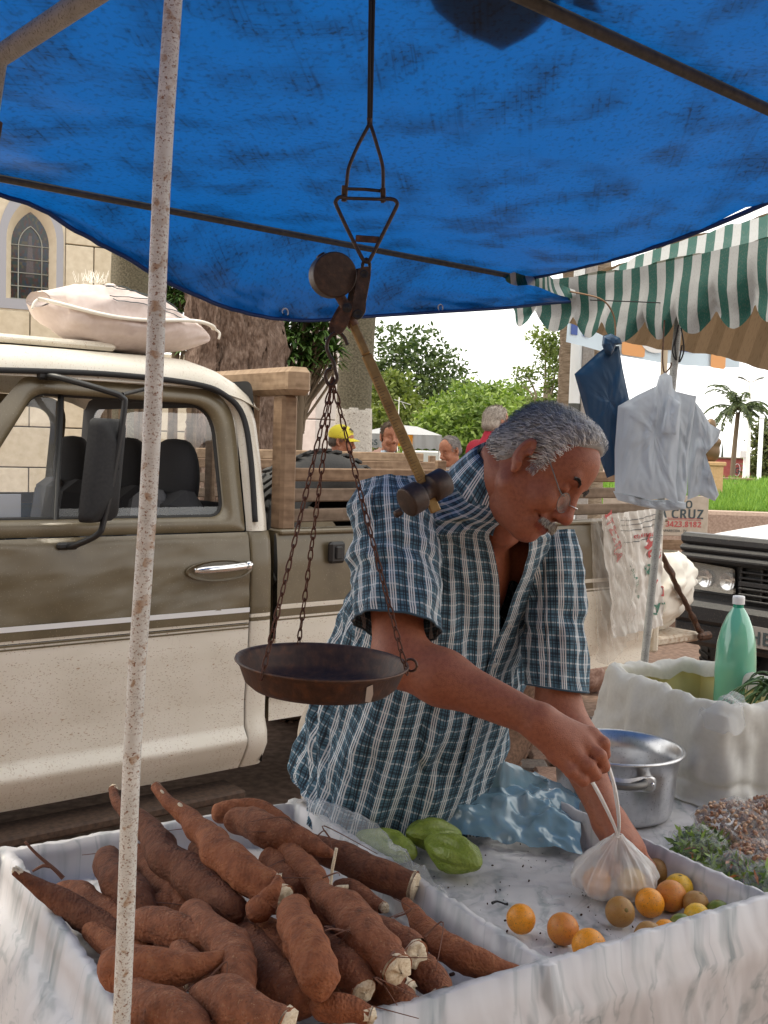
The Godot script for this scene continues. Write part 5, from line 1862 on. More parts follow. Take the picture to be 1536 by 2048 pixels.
func neighbour_stall() -> void:
	var t := thing("striped_canopy", "green and white striped canopy with scalloped edge of the next stall", "canopy")
	M.stripe = mat(1, 1, 1, 0.75)
	M.stripe.albedo_texture = stripes(Color(0.004, 0.068, 0.054), Color(0.34, 0.35, 0.355), 201, Color(0.16, 0.13, 0.10))
	M.stripe.backlight_enabled = true
	M.stripe.backlight = Color(0.55, 0.55, 0.5)
	M.tan = mat(1, 1, 1, 0.85)
	M.tan.albedo_texture = stripes(Color(0.22, 0.175, 0.125), Color(0.28, 0.225, 0.165), 202, Color(0.10, 0.07, 0.045))
	M.tan.backlight_enabled = true
	M.tan.backlight = Color(0.6, 0.56, 0.5)
	var top := spline([Vector3(0.478, 2.188, -4.200), Vector3(0.540, 2.200, -4.100), Vector3(0.754, 2.209, -3.950), Vector3(0.920, 2.220, -3.750), Vector3(1.053, 2.234, -3.570), Vector3(1.165, 2.245, -3.400), Vector3(1.303, 2.263, -3.200)], 26)
	var ridge := spline([Vector3(0.728, 2.268, -4.700), Vector3(0.783, 2.289, -4.650), Vector3(0.909, 2.331, -4.600), Vector3(1.121, 2.419, -4.500), Vector3(1.313, 2.474, -4.400), Vector3(1.468, 2.517, -4.300), Vector3(1.664, 2.568, -4.100)], 26)
	var far := spline([Vector3(0.715, 2.265, -5.300), Vector3(0.740, 2.253, -5.300), Vector3(0.901, 2.179, -5.300), Vector3(1.112, 2.103, -5.250), Vector3(1.366, 2.058, -5.200), Vector3(1.566, 2.036, -5.150), Vector3(1.801, 1.955, -5.100)], 26)
	var n := FastNoiseLite.new()
	n.seed = 44
	n.frequency = 1.0
	var us := [0.0]
	for k in range(1, top.size()):
		us.append(us[k - 1] + (top[k] as Vector3).distance_to(top[k - 1]))
	var sheet := func(rows: Array, unit: float) -> G:
		var q := g()
		q.grid(rows)
		var m: int = rows[0].size()
		for k in q.v.size():
			q.t[k] = Vector2(us[k % m] / unit, (k / m) * 0.07)
		return q
	# valance with scallops
	var rows := []
	for r in 16:
		var f := r / 15.0
		var row := PackedVector3Array()
		for k in top.size():
			var u: float = us[k]
			var sc: float = absf(sin(u / 0.148 * PI + 0.4))
			var h := lerpf(0.075, 0.185, clampf(u / 0.5, 0, 1)) + 0.075 * pow(sc, 0.75)
			var away: Vector3 = Vector3(-0.62, 0, 0.55)
			row.append(top[k] + Vector3.DOWN * h * f + away * (0.018 * sin(u * 18.0) * f + 0.02 * sin(f * 5.0 + u * 7.0) * f + 0.03 * n.get_noise_2d(u * 5.0, f) * f))
		rows.append(row)
	put("valance", sheet.call(rows, 0.074).mesh(), M.stripe, t)
	rows = []
	for r in 10:
		var f := r / 9.0
		var row := PackedVector3Array()
		for k in top.size():
			row.append((top[k] as Vector3).lerp(ridge[k], f) + Vector3(0, -0.05 * sin(PI * f) + 0.02 * n.get_noise_2d(us[k] * 3.0, f * 4.0), 0))
		rows.append(row)
	put("roof_slope", sheet.call(rows, 0.074).mesh(), M.stripe, t)
	rows = []
	for r in 10:
		var f := r / 9.0
		var row := PackedVector3Array()
		for k in top.size():
			row.append((ridge[k] as Vector3).lerp(far[k], f) + Vector3(0, 0.02 * n.get_noise_2d(us[k] * 3.0, f * 4.0), 0.02 * sin(us[k] * 20.0) * f))
		rows.append(row)
	put("far_slope", sheet.call(rows, 0.10).mesh(), M.tan, t)
	# loose end lapping over the tarpaulin's corner
	rows = []
	for r in 6:
		var f := r / 5.0
		var row := PackedVector3Array()
		var a: Array = [Vector3(0.369, 2.130, -3.600), Vector3(0.410, 2.152, -3.620), Vector3(0.461, 2.155, -3.660), Vector3(0.519, 2.176, -3.750), Vector3(0.585, 2.175, -3.900), Vector3(0.666, 2.149, -3.950)]
		var b: Array = [Vector3(0.379, 2.120, -3.600), Vector3(0.420, 2.111, -3.620), Vector3(0.466, 2.115, -3.660), Vector3(0.529, 2.122, -3.750), Vector3(0.605, 2.119, -3.900), Vector3(0.668, 2.113, -3.950)]
		var aa := spline(a, 5)
		var bb := spline(b, 5)
		for k in aa.size():
			row.append((aa[k] as Vector3).lerp(bb[k], f) + Vector3(0, 0, 0.02 * sin(f * PI + k * 0.5)))
		rows.append(row)
	var ql: G = g()
	ql.grid(rows, false, Vector2(1 / 0.074, 1))
	put("loose_end", ql.mesh(), M.stripe, t)
	# its pole, wires and things on hooks
	var q := g()
	q.tube([Vector3(0.994, 2.164, -3.750), Vector3(0.991, 2.011, -3.750), Vector3(0.960, 1.408, -3.750), Vector3(0.929, 0.863, -3.750), Vector3(0.850, -0.794, -3.750)], 0.0135, 14)
	var po := thing("canopy_pole", "thin speckled grey pole carrying the striped canopy", "pole")
	put("pole_tube", q.mesh(), M.polegrey, po)
	q = g()
	for w in [[Vector3(0.985, 2.008, -3.720), Vector3(0.976, 1.940, -3.720), Vector3(0.983, 1.889, -3.720), Vector3(0.968, 1.922, -3.720), Vector3(0.984, 1.991, -3.720)], [Vector3(0.994, 1.999, -3.720), Vector3(1.007, 1.924, -3.720), Vector3(0.992, 1.881, -3.720), Vector3(1.000, 1.940, -3.720)]]:
		q.tube(spline(w, 5), 0.0028, 5)
	put("wire_loop", q.mesh(), M.dark, po)
	M.cord = mat(0.22, 0.13, 0.07, 0.8)
	q = g()
	q.tube(spline([Vector3(0.624, 2.121, -3.800), Vector3(0.710, 2.086, -3.700), Vector3(0.754, 2.041, -3.700), Vector3(0.767, 1.982, -3.700), Vector3(0.764, 1.932, -3.700)], 5), 0.003, 5)
	tag(put("hanging_string", q.mesh(), M.cord), "thin brown string holding the blue bag roll", "string")
	q = g()
	q.tube(spline([Vector3(0.931, 2.021, -3.700), Vector3(0.930, 1.936, -3.700), Vector3(0.931, 1.886, -3.700), Vector3(0.939, 1.844, -3.700), Vector3(0.957, 1.861, -3.700), Vector3(0.962, 1.878, -3.700)], 6), 0.0028, 5)
	tag(put("wire_hook", q.mesh(), M.rust), "thin rusty wire hook holding the white carrier bags", "hook")
	q = g()
	q.tube(spline([Vector3(0.685, 2.087, -3.750), Vector3(0.823, 2.086, -3.750), Vector3(0.977, 2.084, -3.750)], 5), 0.002, 5)
	tag(put("tie_cord", q.mesh(), M.dark), "thin dark cord running from tarpaulin corner to the canopy", "string")
	# blue carrier bags hung as a flat bundle
	M.bluebag = mat(0.014, 0.055, 0.12, 0.32)
	bump(M.bluebag, 12, 0.4, 256, 9)
	M.bluebag.uv1_triplanar = false
	var bt := thing("blue_bag_bundle", "flat bundle of dark blue plastic bags hung on a string", "plastic bags")
	var body: Array = [Vector3(0.637, 1.831, -3.720), Vector3(0.714, 1.905, -3.720), Vector3(0.741, 1.926, -3.720), Vector3(0.785, 1.931, -3.720), Vector3(0.802, 1.850, -3.720), Vector3(0.835, 1.723, -3.720), Vector3(0.841, 1.632, -3.720), Vector3(0.804, 1.498, -3.720), Vector3(0.763, 1.479, -3.720), Vector3(0.698, 1.642, -3.720)]
	crumple(bt, "bundle", body, 0.012, M.bluebag, 0.005, 5)
	var knot: Array = [Vector3(0.723, 1.930, -3.700), Vector3(0.725, 1.961, -3.700), Vector3(0.752, 1.970, -3.700), Vector3(0.783, 1.956, -3.700), Vector3(0.792, 1.936, -3.700), Vector3(0.771, 1.932, -3.700), Vector3(0.765, 1.911, -3.700), Vector3(0.755, 1.894, -3.700), Vector3(0.734, 1.904, -3.700)]
	crumple(bt, "gathered_top", knot, 0.022, M.bluebag, 0.006, 6)
	# white carrier bags
	M.whitebag = mat(0.50, 0.55, 0.60, 0.5)
	M.whitebag.backlight_enabled = true
	M.whitebag.backlight = Color(0.85, 0.87, 0.9)
	var wt := thing("white_bag_bundle", "bundle of thin white carrier bags hung on the canopy pole", "plastic bags")
	crumple(wt, "front_bag", [Vector3(0.782, 1.725, -3.680), Vector3(0.846, 1.764, -3.680), Vector3(0.908, 1.796, -3.680), Vector3(0.916, 1.830, -3.680), Vector3(0.936, 1.842, -3.680), Vector3(0.960, 1.831, -3.680), Vector3(0.965, 1.793, -3.680), Vector3(0.994, 1.752, -3.680), Vector3(0.994, 1.616, -3.680), Vector3(0.990, 1.480, -3.680), Vector3(1.001, 1.399, -3.680), Vector3(0.955, 1.418, -3.680), Vector3(0.905, 1.410, -3.680), Vector3(0.839, 1.425, -3.680), Vector3(0.784, 1.433, -3.680), Vector3(0.777, 1.576, -3.680)], 0.006, M.whitebag, 0.013, 1)
	crumple(wt, "back_bag", [Vector3(0.971, 1.788, -3.740), Vector3(1.041, 1.773, -3.740), Vector3(1.063, 1.770, -3.740), Vector3(1.058, 1.704, -3.740), Vector3(1.046, 1.584, -3.740), Vector3(1.046, 1.437, -3.740), Vector3(1.033, 1.386, -3.740), Vector3(0.989, 1.400, -3.740), Vector3(0.989, 1.582, -3.740)], 0.006, M.whitebag, 0.013, 2)
	crumple(wt, "side_bag", [Vector3(1.061, 1.757, -3.760), Vector3(1.092, 1.720, -3.760), Vector3(1.120, 1.676, -3.760), Vector3(1.159, 1.656, -3.760), Vector3(1.151, 1.621, -3.760), Vector3(1.115, 1.603, -3.760), Vector3(1.097, 1.620, -3.760), Vector3(1.104, 1.585, -3.760), Vector3(1.137, 1.499, -3.760), Vector3(1.163, 1.431, -3.760), Vector3(1.150, 1.409, -3.760), Vector3(1.097, 1.429, -3.760), Vector3(1.055, 1.410, -3.760), Vector3(1.048, 1.584, -3.760)], 0.006, M.whitebag, 0.02, 3)
	crumple(wt, "folded_label", [Vector3(0.942, 1.769, -3.650), Vector3(0.987, 1.740, -3.650), Vector3(0.975, 1.632, -3.650), Vector3(0.924, 1.634, -3.650)], 0.003, M.whitebag, 0.008, 4)
	crumple(wt, "bag_hem", [Vector3(0.782, 1.436, -3.700), Vector3(0.844, 1.424, -3.700), Vector3(0.910, 1.409, -3.700), Vector3(0.978, 1.411, -3.700), Vector3(1.033, 1.404, -3.700), Vector3(1.034, 1.382, -3.700), Vector3(0.963, 1.373, -3.700), Vector3(0.876, 1.387, -3.700), Vector3(0.798, 1.405, -3.700)], 0.005, M.whitebag, 0.02, 7)
	# neighbour's table with bottle and spring onions
	var nt := thing("neighbour_table", "edge of the next stall's grey plank table under the green bottle", "table")
	var ctr: Vector3 = Vector3(1.029, 0.841, -2.950)
	for k in 4:
		q = g()
		q.box(ctr + Vector3(0.35, -0.02, 0.14 - k * 0.16), Vector3(1.0, 0.03, 0.15), 0.004)
		put("plank", q.mesh(false), M.woodgrey, nt)
	for x in [0.0, 0.75]:
		q = g()
		q.box(Vector3(ctr.x + x, 0.43, ctr.z - 0.25), Vector3(0.05, 0.86, 0.05), 0.004)
		put("leg", q.mesh(false), M.wood, nt)

func crumple(parent: Node3D, called: String, outline: Array, thick: float, m: Material, amp: float, sd: int) -> MeshInstance3D:
	# a creased film bag: its outline subdivided to the centre, front and back, pushed in and out by folds that run downward
	var n := FastNoiseLite.new()
	n.seed = sd * 13
	n.frequency = 9.0
	n.fractal_octaves = 3
	n.fractal_type = FastNoiseLite.FRACTAL_RIDGED
	var cen := Vector3.ZERO
	var loop := []
	for k in outline.size():
		var a: Vector3 = outline[k]
		var b: Vector3 = outline[(k + 1) % outline.size()]
		for s in 6:
			loop.append(a.lerp(b, s / 6.0))
	for p in loop:
		cen += p / loop.size()
	var out := Vector3(-cen.x, 0, -cen.z).normalized()
	var q := g()
	for face in [1.0, -1.0]:
		var rows := []
		for r in 15:
			var f := r / 14.0
			var row := PackedVector3Array()
			for p in loop:
				var v: Vector3 = (p as Vector3).lerp(cen, f)
				var puff := sqrt(clampf(1.0 - pow(1.0 - f, 4.0), 0, 1))
				var w := n.get_noise_3d(v.x * 1.6, v.y * 0.5, v.z + sd) + 0.5 * n.get_noise_3d(v.x * 3.0 + v.y * 1.5, v.y * 1.2, v.z + 40.0)
				row.append(v + out * face * puff * thick + out * w * amp * puff)
			rows.append(row)
		q.grid(rows, true)
	return put(called, q.mesh(), m, parent)

# --- the other side of the street, behind the viewer: it keeps half the sky off the stall ---------------------------
func street_behind() -> void:
	var t := thing("street_house", "plastered two-storey house across the street behind the viewer", "house", Vector3(0, 0, 6.5))
	var q := g()
	q.box(Vector3(0, 3.9, 1.0), Vector3(26, 7.8, 2.0), 0.05)
	put("wall", q.mesh(false), tmat(ntex(256, 8, [[0.0, 0.34, 0.27, 0.20], [1.0, 0.44, 0.36, 0.27]], 701), 3.0, 0.9), t)
	q = g()
	q.box(Vector3(0, 7.9, 0.9), Vector3(26.6, 0.25, 2.6), 0.03)
	put("roof_edge", q.mesh(false), M.woodgrey, t)
	for k in 9:
		for y in [1.5, 5.0]:
			q = g()
			q.box(Vector3(-11 + k * 2.75, y, -0.03), Vector3(1.2, 1.7, 0.08), 0.02)
			put("window", q.mesh(false), M.dark, t)
	var c := thing("street_awning", "brown canvas awning of the stall across the street", "awning", Vector3(0.4, 0, 3.2))
	q = g()
	var rows := []
	for r in 9:
		var row := PackedVector3Array()
		for k in 25:
			var x := lerpf(-3.4, 3.4, k / 24.0)
			row.append(Vector3(x, 2.35 + 0.5 * r / 8.0 - 0.05 * sin(PI * r / 8.0) * absf(sin(x * 1.4)), r * 0.28))
		rows.append(row)
	q.grid(rows)
	put("canvas", q.mesh(), mat(0.20, 0.13, 0.08, 0.9), c)
	for x in [-3.3, 0.0, 3.3]:
		q = g()
		q.tube([Vector3(x, 0, 0.02), Vector3(x, 2.34, 0.02)], 0.02, 8)
		put("pole", q.mesh(), M.polegrey, c)

# --- goods on the table -------------------------------------------------------------------------------------------
func root_mesh(pts: Array, rad: Array, sd: int, blunt_a: bool, blunt_b: bool) -> Array:  # [skin mesh, first end, last end]
	var sp := spline(pts, 10)
	var n := sp.size()
	var rr := spread(rad, n)
	var no := FastNoiseLite.new()
	no.seed = sd * 7 + 3
	no.frequency = 9.0
	var len := 0.0
	for k in range(1, n):
		len += (sp[k] as Vector3).distance_to(sp[k - 1])
	var sofar := 0.0
	for k in n:
		if k > 0:
			sofar += (sp[k] as Vector3).distance_to(sp[k - 1])
		if not blunt_a:
			rr[k] *= sqrt(clampf(sofar / (rr[k] * 0.9 + 0.001), 0.0, 1.0)) * 0.97 + 0.03
		if not blunt_b:
			rr[k] *= sqrt(clampf((len - sofar) / (rr[k] * 0.9 + 0.001), 0.0, 1.0)) * 0.97 + 0.03
	var q := g()
	q.tube(sp, rr, 18)
	for k in q.v.size():
		var p := q.v[k]
		var near: Vector3 = sp[mini(k / 19, n - 1)]
		var r: float = rr[mini(k / 19, n - 1)]
		if k / 19 < n:
			q.v[k] = p + (p - near) * (0.22 * no.get_noise_3dv(p * 1.2) + 0.07 * no.get_noise_3dv(p * 5.0)) + Vector3(no.get_noise_3dv(near * 0.7), 0, no.get_noise_3dv(near * 0.7 + Vector3(5, 5, 5))) * r * 0.75
	return [q.mesh(), sp[0], (sp[0] - sp[1]).normalized(), rr[0], sp[n - 1], (sp[n - 1] - sp[n - 2]).normalized(), rr[n - 1]]

func cassavas() -> void:
	M.skin_a = tmat(ntex(512, 9, [[0.0, 0.07, 0.024, 0.012], [0.45, 0.22, 0.072, 0.030], [0.8, 0.29, 0.108, 0.05], [1.0, 0.38, 0.18, 0.09]], 301, 5, [[70, 196, 0.035, 0.016, 0.01, 305], [26, 204, 0.38, 0.22, 0.12, 306]]), 0.22, 0.85)
	M.skin_b = tmat(ntex(512, 9, [[0.0, 0.045, 0.016, 0.009], [0.5, 0.15, 0.050, 0.023], [1.0, 0.21, 0.09, 0.045]], 302, 5, [[60, 196, 0.028, 0.014, 0.01, 307]]), 0.22, 0.9)
	M.skin_c = tmat(ntex(512, 8, [[0.0, 0.10, 0.030, 0.012], [0.5, 0.25, 0.078, 0.029], [1.0, 0.35, 0.14, 0.06]], 303, 5, [[70, 198, 0.04, 0.016, 0.01, 308]]), 0.22, 0.85)
	for m in [M.skin_a, M.skin_b, M.skin_c]:
		bump(m, 34, 0.35)
	M.flesh = tmat(ntex(256, 12, [[0.0, 0.30, 0.17, 0.09], [0.4, 0.60, 0.49, 0.34], [1.0, 0.78, 0.70, 0.56]], 304), 0.05, 0.8)
	M.rootlet = mat(0.16, 0.075, 0.05, 0.9)
	# [pixel-traced axis given as world points, radii, skin, broken start, broken end, label]
	var list := [
		[[Vector3(-0.398, 0.930, -1.941), Vector3(-0.359, 0.920, -1.881), Vector3(-0.297, 0.905, -1.803), Vector3(-0.221, 0.900, -1.688), Vector3(-0.150, 0.875, -1.621)], [0.014, 0.018, 0.032, 0.043, 0.036], "c", true, true, "large reddish cassava on top of the pile, broken at both ends"],
		[[Vector3(-0.496, 0.900, -2.013), Vector3(-0.475, 0.885, -1.973), Vector3(-0.405, 0.865, -1.888), Vector3(-0.300, 0.860, -1.729), Vector3(-0.210, 0.850, -1.617)], [0.012, 0.017, 0.036, 0.044, 0.03], "b", true, false, "long dark cassava running behind the white pole to the pile's middle"],
		[[Vector3(-0.271, 0.855, -2.000), Vector3(-0.210, 0.865, -1.938), Vector3(-0.140, 0.865, -1.876), Vector3(-0.076, 0.860, -1.837)], [0.03, 0.043, 0.034, 0.008], "a", false, false, "smooth fat cassava with pointed tip lying beside the clear plastic"],
		[[Vector3(-0.310, 0.830, -2.096), Vector3(-0.251, 0.830, -2.125), Vector3(-0.166, 0.810, -2.080)], [0.028, 0.036, 0.03], "c", false, false, "cassava mostly hidden behind the fat pointed one"],
		[[Vector3(-0.183, 0.830, -2.051), Vector3(-0.090, 0.820, -1.950), Vector3(-0.006, 0.810, -1.887), Vector3(0.063, 0.800, -1.859)], [0.022, 0.036, 0.04, 0.037], "b", false, true, "dark thick cassava with a flat cut end over the tray divider"],
		[[Vector3(-0.185, 0.830, -1.885), Vector3(-0.148, 0.825, -1.822), Vector3(-0.124, 0.810, -1.756)], [0.03, 0.042, 0.034], "c", false, false, "short cassava wedged below the flat-cut one"],
		[[Vector3(-0.573, 0.860, -1.712), Vector3(-0.534, 0.830, -1.715), Vector3(-0.469, 0.800, -1.693), Vector3(-0.389, 0.785, -1.646)], [0.010, 0.022, 0.033, 0.032], "b", true, false, "long thin cassava reaching out to the far left corner of the tray"],
		[[Vector3(-0.536, 0.800, -1.794), Vector3(-0.481, 0.800, -1.764), Vector3(-0.396, 0.800, -1.673)], [0.022, 0.031, 0.03], "a", false, false, "cassava lying beside the long thin one, a twig on its end"],
		[[Vector3(-0.470, 0.830, -1.863), Vector3(-0.408, 0.835, -1.736), Vector3(-0.348, 0.820, -1.651)], [0.033, 0.043, 0.034], "b", false, false, "stubby dark cassava at the back left behind the pole"],
		[[Vector3(-0.422, 0.840, -1.876), Vector3(-0.383, 0.830, -1.814), Vector3(-0.326, 0.820, -1.718), Vector3(-0.295, 0.810, -1.672)], [0.024, 0.033, 0.035, 0.026], "a", false, false, "cassava under the long one, right of the pole"],
		[[Vector3(-0.369, 0.835, -1.591), Vector3(-0.303, 0.845, -1.563), Vector3(-0.229, 0.850, -1.518)], [0.03, 0.037, 0.023], "a", false, true, "short brown cassava with a white broken tip left of the pile's middle"],
		[[Vector3(-0.268, 0.850, -1.607), Vector3(-0.215, 0.860, -1.498), Vector3(-0.182, 0.860, -1.412), Vector3(-0.162, 0.850, -1.366)], [0.03, 0.038, 0.036, 0.022], "a", false, true, "bent cassava pointing at the viewer with a pale broken tip"],
		[[Vector3(-0.203, 0.820, -1.624), Vector3(-0.143, 0.825, -1.491), Vector3(-0.102, 0.820, -1.433), Vector3(-0.078, 0.815, -1.398)], [0.024, 0.036, 0.04, 0.03], "a", false, false, "curved cassava sloping down to the near edge, right of the bent one"],
		[[Vector3(-0.110, 0.880, -1.576), Vector3(-0.099, 0.885, -1.483), Vector3(-0.082, 0.875, -1.401), Vector3(-0.065, 0.850, -1.365)], [0.030, 0.040, 0.041, 0.033], "c", false, false, "light brown upright cassava standing at the centre of the pile"],
		[[Vector3(-0.083, 0.875, -1.654), Vector3(-0.063, 0.875, -1.600), Vector3(-0.020, 0.865, -1.531), Vector3(0.031, 0.850, -1.459)], [0.017, 0.034, 0.046, 0.034], "a", false, true, "cassava with white sprout and round white cut end"],
		[[Vector3(-0.001, 0.810, -1.674), Vector3(0.032, 0.820, -1.607), Vector3(0.062, 0.820, -1.560)], [0.024, 0.034, 0.031], "a", false, true, "cassava with a ragged white end beside the round-cut one"],
		[[Vector3(0.058, 0.800, -1.780), Vector3(0.086, 0.795, -1.698), Vector3(0.144, 0.790, -1.611), Vector3(0.226, 0.780, -1.584)], [0.011, 0.026, 0.032, 0.018], "c", false, false, "long slim cassava lying along the tray divider"],
		[[Vector3(0.045, 0.785, -1.640), Vector3(0.082, 0.785, -1.570), Vector3(0.100, 0.780, -1.515)], [0.03, 0.036, 0.024], "a", false, true, "short cassava at the right, under the white-ended pair"],
		[[Vector3(-0.360, 0.850, -1.442), Vector3(-0.300, 0.865, -1.397), Vector3(-0.245, 0.870, -1.390), Vector3(-0.194, 0.875, -1.426)], [0.034, 0.044, 0.027, 0.008], "c", false, false, "reddish cassava with a long tapering tail right of the pole"],
		[[Vector3(-0.315, 0.840, -1.382), Vector3(-0.255, 0.850, -1.311), Vector3(-0.204, 0.845, -1.266)], [0.034, 0.046, 0.036], "a", false, false, "fat cassava cut off by the bottom of the picture beside the pole"],
		[[Vector3(-0.224, 0.855, -1.355), Vector3(-0.168, 0.865, -1.310), Vector3(-0.108, 0.860, -1.278)], [0.032, 0.046, 0.034], "a", false, true, "fat cassava at the near edge below the bent one"],
		[[Vector3(-0.169, 0.820, -1.628), Vector3(-0.133, 0.825, -1.538), Vector3(-0.111, 0.810, -1.501)], [0.03, 0.035, 0.03], "c", false, false, "cassava half hidden left of the upright one"],
		[[Vector3(-0.077, 0.825, -1.581), Vector3(-0.036, 0.830, -1.495), Vector3(-0.012, 0.820, -1.452)], [0.03, 0.04, 0.028], "a", false, true, "cassava with hairy rootlets right of the upright one"],
		[[Vector3(-0.076, 0.820, -1.402), Vector3(-0.039, 0.825, -1.388), Vector3(-0.002, 0.820, -1.380)], [0.02, 0.027, 0.018], "c", false, true, "small cassava at the near edge below the hairy one"],
		[[Vector3(-0.015, 0.785, -1.557), Vector3(0.026, 0.785, -1.508), Vector3(0.064, 0.780, -1.458)], [0.03, 0.038, 0.03], "a", false, false, "smooth cassava at the near rim, right of the small one"],
		[[Vector3(-0.177, 0.865, -1.563), Vector3(-0.162, 0.875, -1.588), Vector3(-0.149, 0.895, -1.593), Vector3(-0.145, 0.905, -1.612)], [0.03, 0.027, 0.016, 0.007], "c", false, true, "pointed cassava stub with its tip sticking up"],
		[[Vector3(-0.065, 0.790, -1.870), Vector3(-0.022, 0.790, -1.830), Vector3(0.015, 0.790, -1.788)], [0.02, 0.026, 0.014], "a", false, true, "small cassava under the flat-cut one, beside the divider"],
		[[Vector3(-0.389, 0.800, -1.703), Vector3(-0.343, 0.810, -1.706), Vector3(-0.287, 0.810, -1.687)], [0.026, 0.034, 0.028], "c", false, false, "cassava across the pile behind the white-tipped short one"],
		[[Vector3(-0.346, 0.770, -1.647), Vector3(-0.273, 0.780, -1.590), Vector3(-0.208, 0.770, -1.560)], [0.03, 0.038, 0.03], "a", false, false, "cassava at the bottom of the pile below the reddish tailed one"],
		[[Vector3(-0.143, 0.775, -1.510), Vector3(-0.100, 0.780, -1.510), Vector3(-0.035, 0.775, -1.502)], [0.03, 0.034, 0.028], "a", false, false, "cassava underneath, seen between the curved and hairy ones"],
		[[Vector3(-0.285, 0.775, -1.846), Vector3(-0.199, 0.780, -1.723), Vector3(-0.080, 0.775, -1.653)], [0.032, 0.036, 0.03], "c", false, false, "cassava buried in the middle of the pile"],
		[[Vector3(-0.160, 0.780, -1.823), Vector3(-0.087, 0.785, -1.757), Vector3(-0.019, 0.780, -1.735)], [0.03, 0.034, 0.028], "a", false, false, "cassava buried behind the sprouting one"],
		[[Vector3(-0.355, 0.800, -1.803), Vector3(-0.273, 0.800, -1.674), Vector3(-0.219, 0.790, -1.605)], [0.026, 0.034, 0.024], "a", false, false, "slim cassava sunk left of the bent one"],
		[[Vector3(-0.446, 0.790, -1.666), Vector3(-0.392, 0.790, -1.610), Vector3(-0.331, 0.800, -1.577)], [0.022, 0.03, 0.024], "c", false, false, "cassava in the gap left of the pole"],
		[[Vector3(-0.045, 0.820, -1.719), Vector3(-0.003, 0.820, -1.648), Vector3(0.044, 0.810, -1.621)], [0.02, 0.028, 0.022], "a", false, false, "slim cassava wedged behind the round-cut one"],
		[[Vector3(-0.214, 0.800, -1.500), Vector3(-0.154, 0.800, -1.469), Vector3(-0.106, 0.800, -1.411)], [0.026, 0.034, 0.024], "c", false, false, "reddish cassava low between the two near fat ones"],
		[[Vector3(-0.280, 0.840, -1.505), Vector3(-0.231, 0.840, -1.428), Vector3(-0.205, 0.830, -1.388)], [0.018, 0.026, 0.02], "a", false, false, "thin cassava beside the bent one, right of the tailed one"],
		[[Vector3(-0.168, 0.850, -1.894), Vector3(-0.111, 0.850, -1.784), Vector3(-0.076, 0.840, -1.689)], [0.022, 0.032, 0.024], "c", false, false, "cassava crossing below the fat pointed one"],
		[[Vector3(-0.314, 0.850, -1.859), Vector3(-0.259, 0.850, -1.731), Vector3(-0.221, 0.840, -1.698)], [0.024, 0.03, 0.02], "a", false, false, "cassava seen between the two long upper ones"],
		[[Vector3(-0.032, 0.800, -1.604), Vector3(0.014, 0.800, -1.544), Vector3(0.051, 0.790, -1.514)], [0.02, 0.03, 0.022], "c", false, true, "reddish cassava below the round-cut one"],
		[[Vector3(-0.519, 0.775, -1.809), Vector3(-0.443, 0.775, -1.717), Vector3(-0.375, 0.775, -1.668)], [0.024, 0.03, 0.024], "c", false, false, "cassava beneath the long thin one at the far left"],
		[[Vector3(-0.299, 0.790, -1.530), Vector3(-0.276, 0.800, -1.494), Vector3(-0.250, 0.820, -1.448)], [0.02, 0.022, 0.014], "a", false, true, "cassava end with white flesh peeping below the reddish tailed one"],
	]
	var ms := {"a": M.skin_a, "b": M.skin_b, "c": M.skin_c}
	for k in list.size():
		var c: Array = list[k]
		var base: Vector3 = c[0][1]
		var t := thing("cassava_root", c[5], "cassava", base, "cassava roots piled in the left tray")
		var lp: Array = c[0].map(func(p): return p - base)
		lp[0] += (lp[0] - lp[1]) * 0.14
		lp[-1] += (lp[-1] - lp[-2]) * 0.14
		c[1] = c[1].map(func(x): return x * 0.71)
		var r := root_mesh(lp, c[1], k, c[3], c[4])
		put("root", r[0], ms[c[2]], t)
		for e in [[c[3], 1], [c[4], 4]]:
			if not e[0]:
				continue
			var q := g()
			var d: Vector3 = r[e[1] + 1]
			var s := d.cross(Vector3.UP).normalized()
			var u := s.cross(d)
			var rad: float = r[e[1] + 2]
			var rows := []
			for ring in 4:
				var row := PackedVector3Array()
				for a in 14:
					var an := TAU * a / 14.0
					var rr: float = rad * [1.0, 0.86, 0.5, 0.06][ring] * rng.randf_range(0.88, 1.06)
					row.append(r[e[1]] + (s * cos(an) + u * sin(an)) * rr + d * ([-0.004, 0.004, 0.003, 0.006][ring] + rng.randf_range(-0.003, 0.003) + (rng.randf_range(-0.006, 0.002) if ring == 0 else 0.0)))
				rows.append(row)
			q.grid(rows, true)
			put("broken_end", q.mesh(), M.flesh, t)
		if k in [0, 4]:   # scuffs where the skin is torn off
			for j in 2:
				var q := g()
				var f := rng.randf_range(0.12, 0.5)
				var sp := spline(lp, 10)
				var rr := spread(c[1], sp.size())
				var at := int(f * (sp.size() - 1))
				var tocam: Vector3 = (Vector3(0, 1.9, 0) - (base + sp[at])).normalized()
				var ax: Vector3 = (sp[mini(at + 1, sp.size() - 1)] - sp[maxi(at - 1, 0)]).normalized()
				var nrm: Vector3 = (tocam - ax * tocam.dot(ax)).normalized().rotated(ax, rng.randf_range(-0.6, 0.6))
				q.lathe([Vector2(0, 0.0035), Vector2(0.6, 0.002), Vector2(1.0, -0.003)], 9, Transform3D(Basis(ax * rng.randf_range(0.006, 0.013), nrm, ax.cross(nrm) * rng.randf_range(0.002, 0.005)), sp[at] + nrm * rr[at] * 0.99))
				put("skin_scuff", q.mesh(), M.flesh, t)
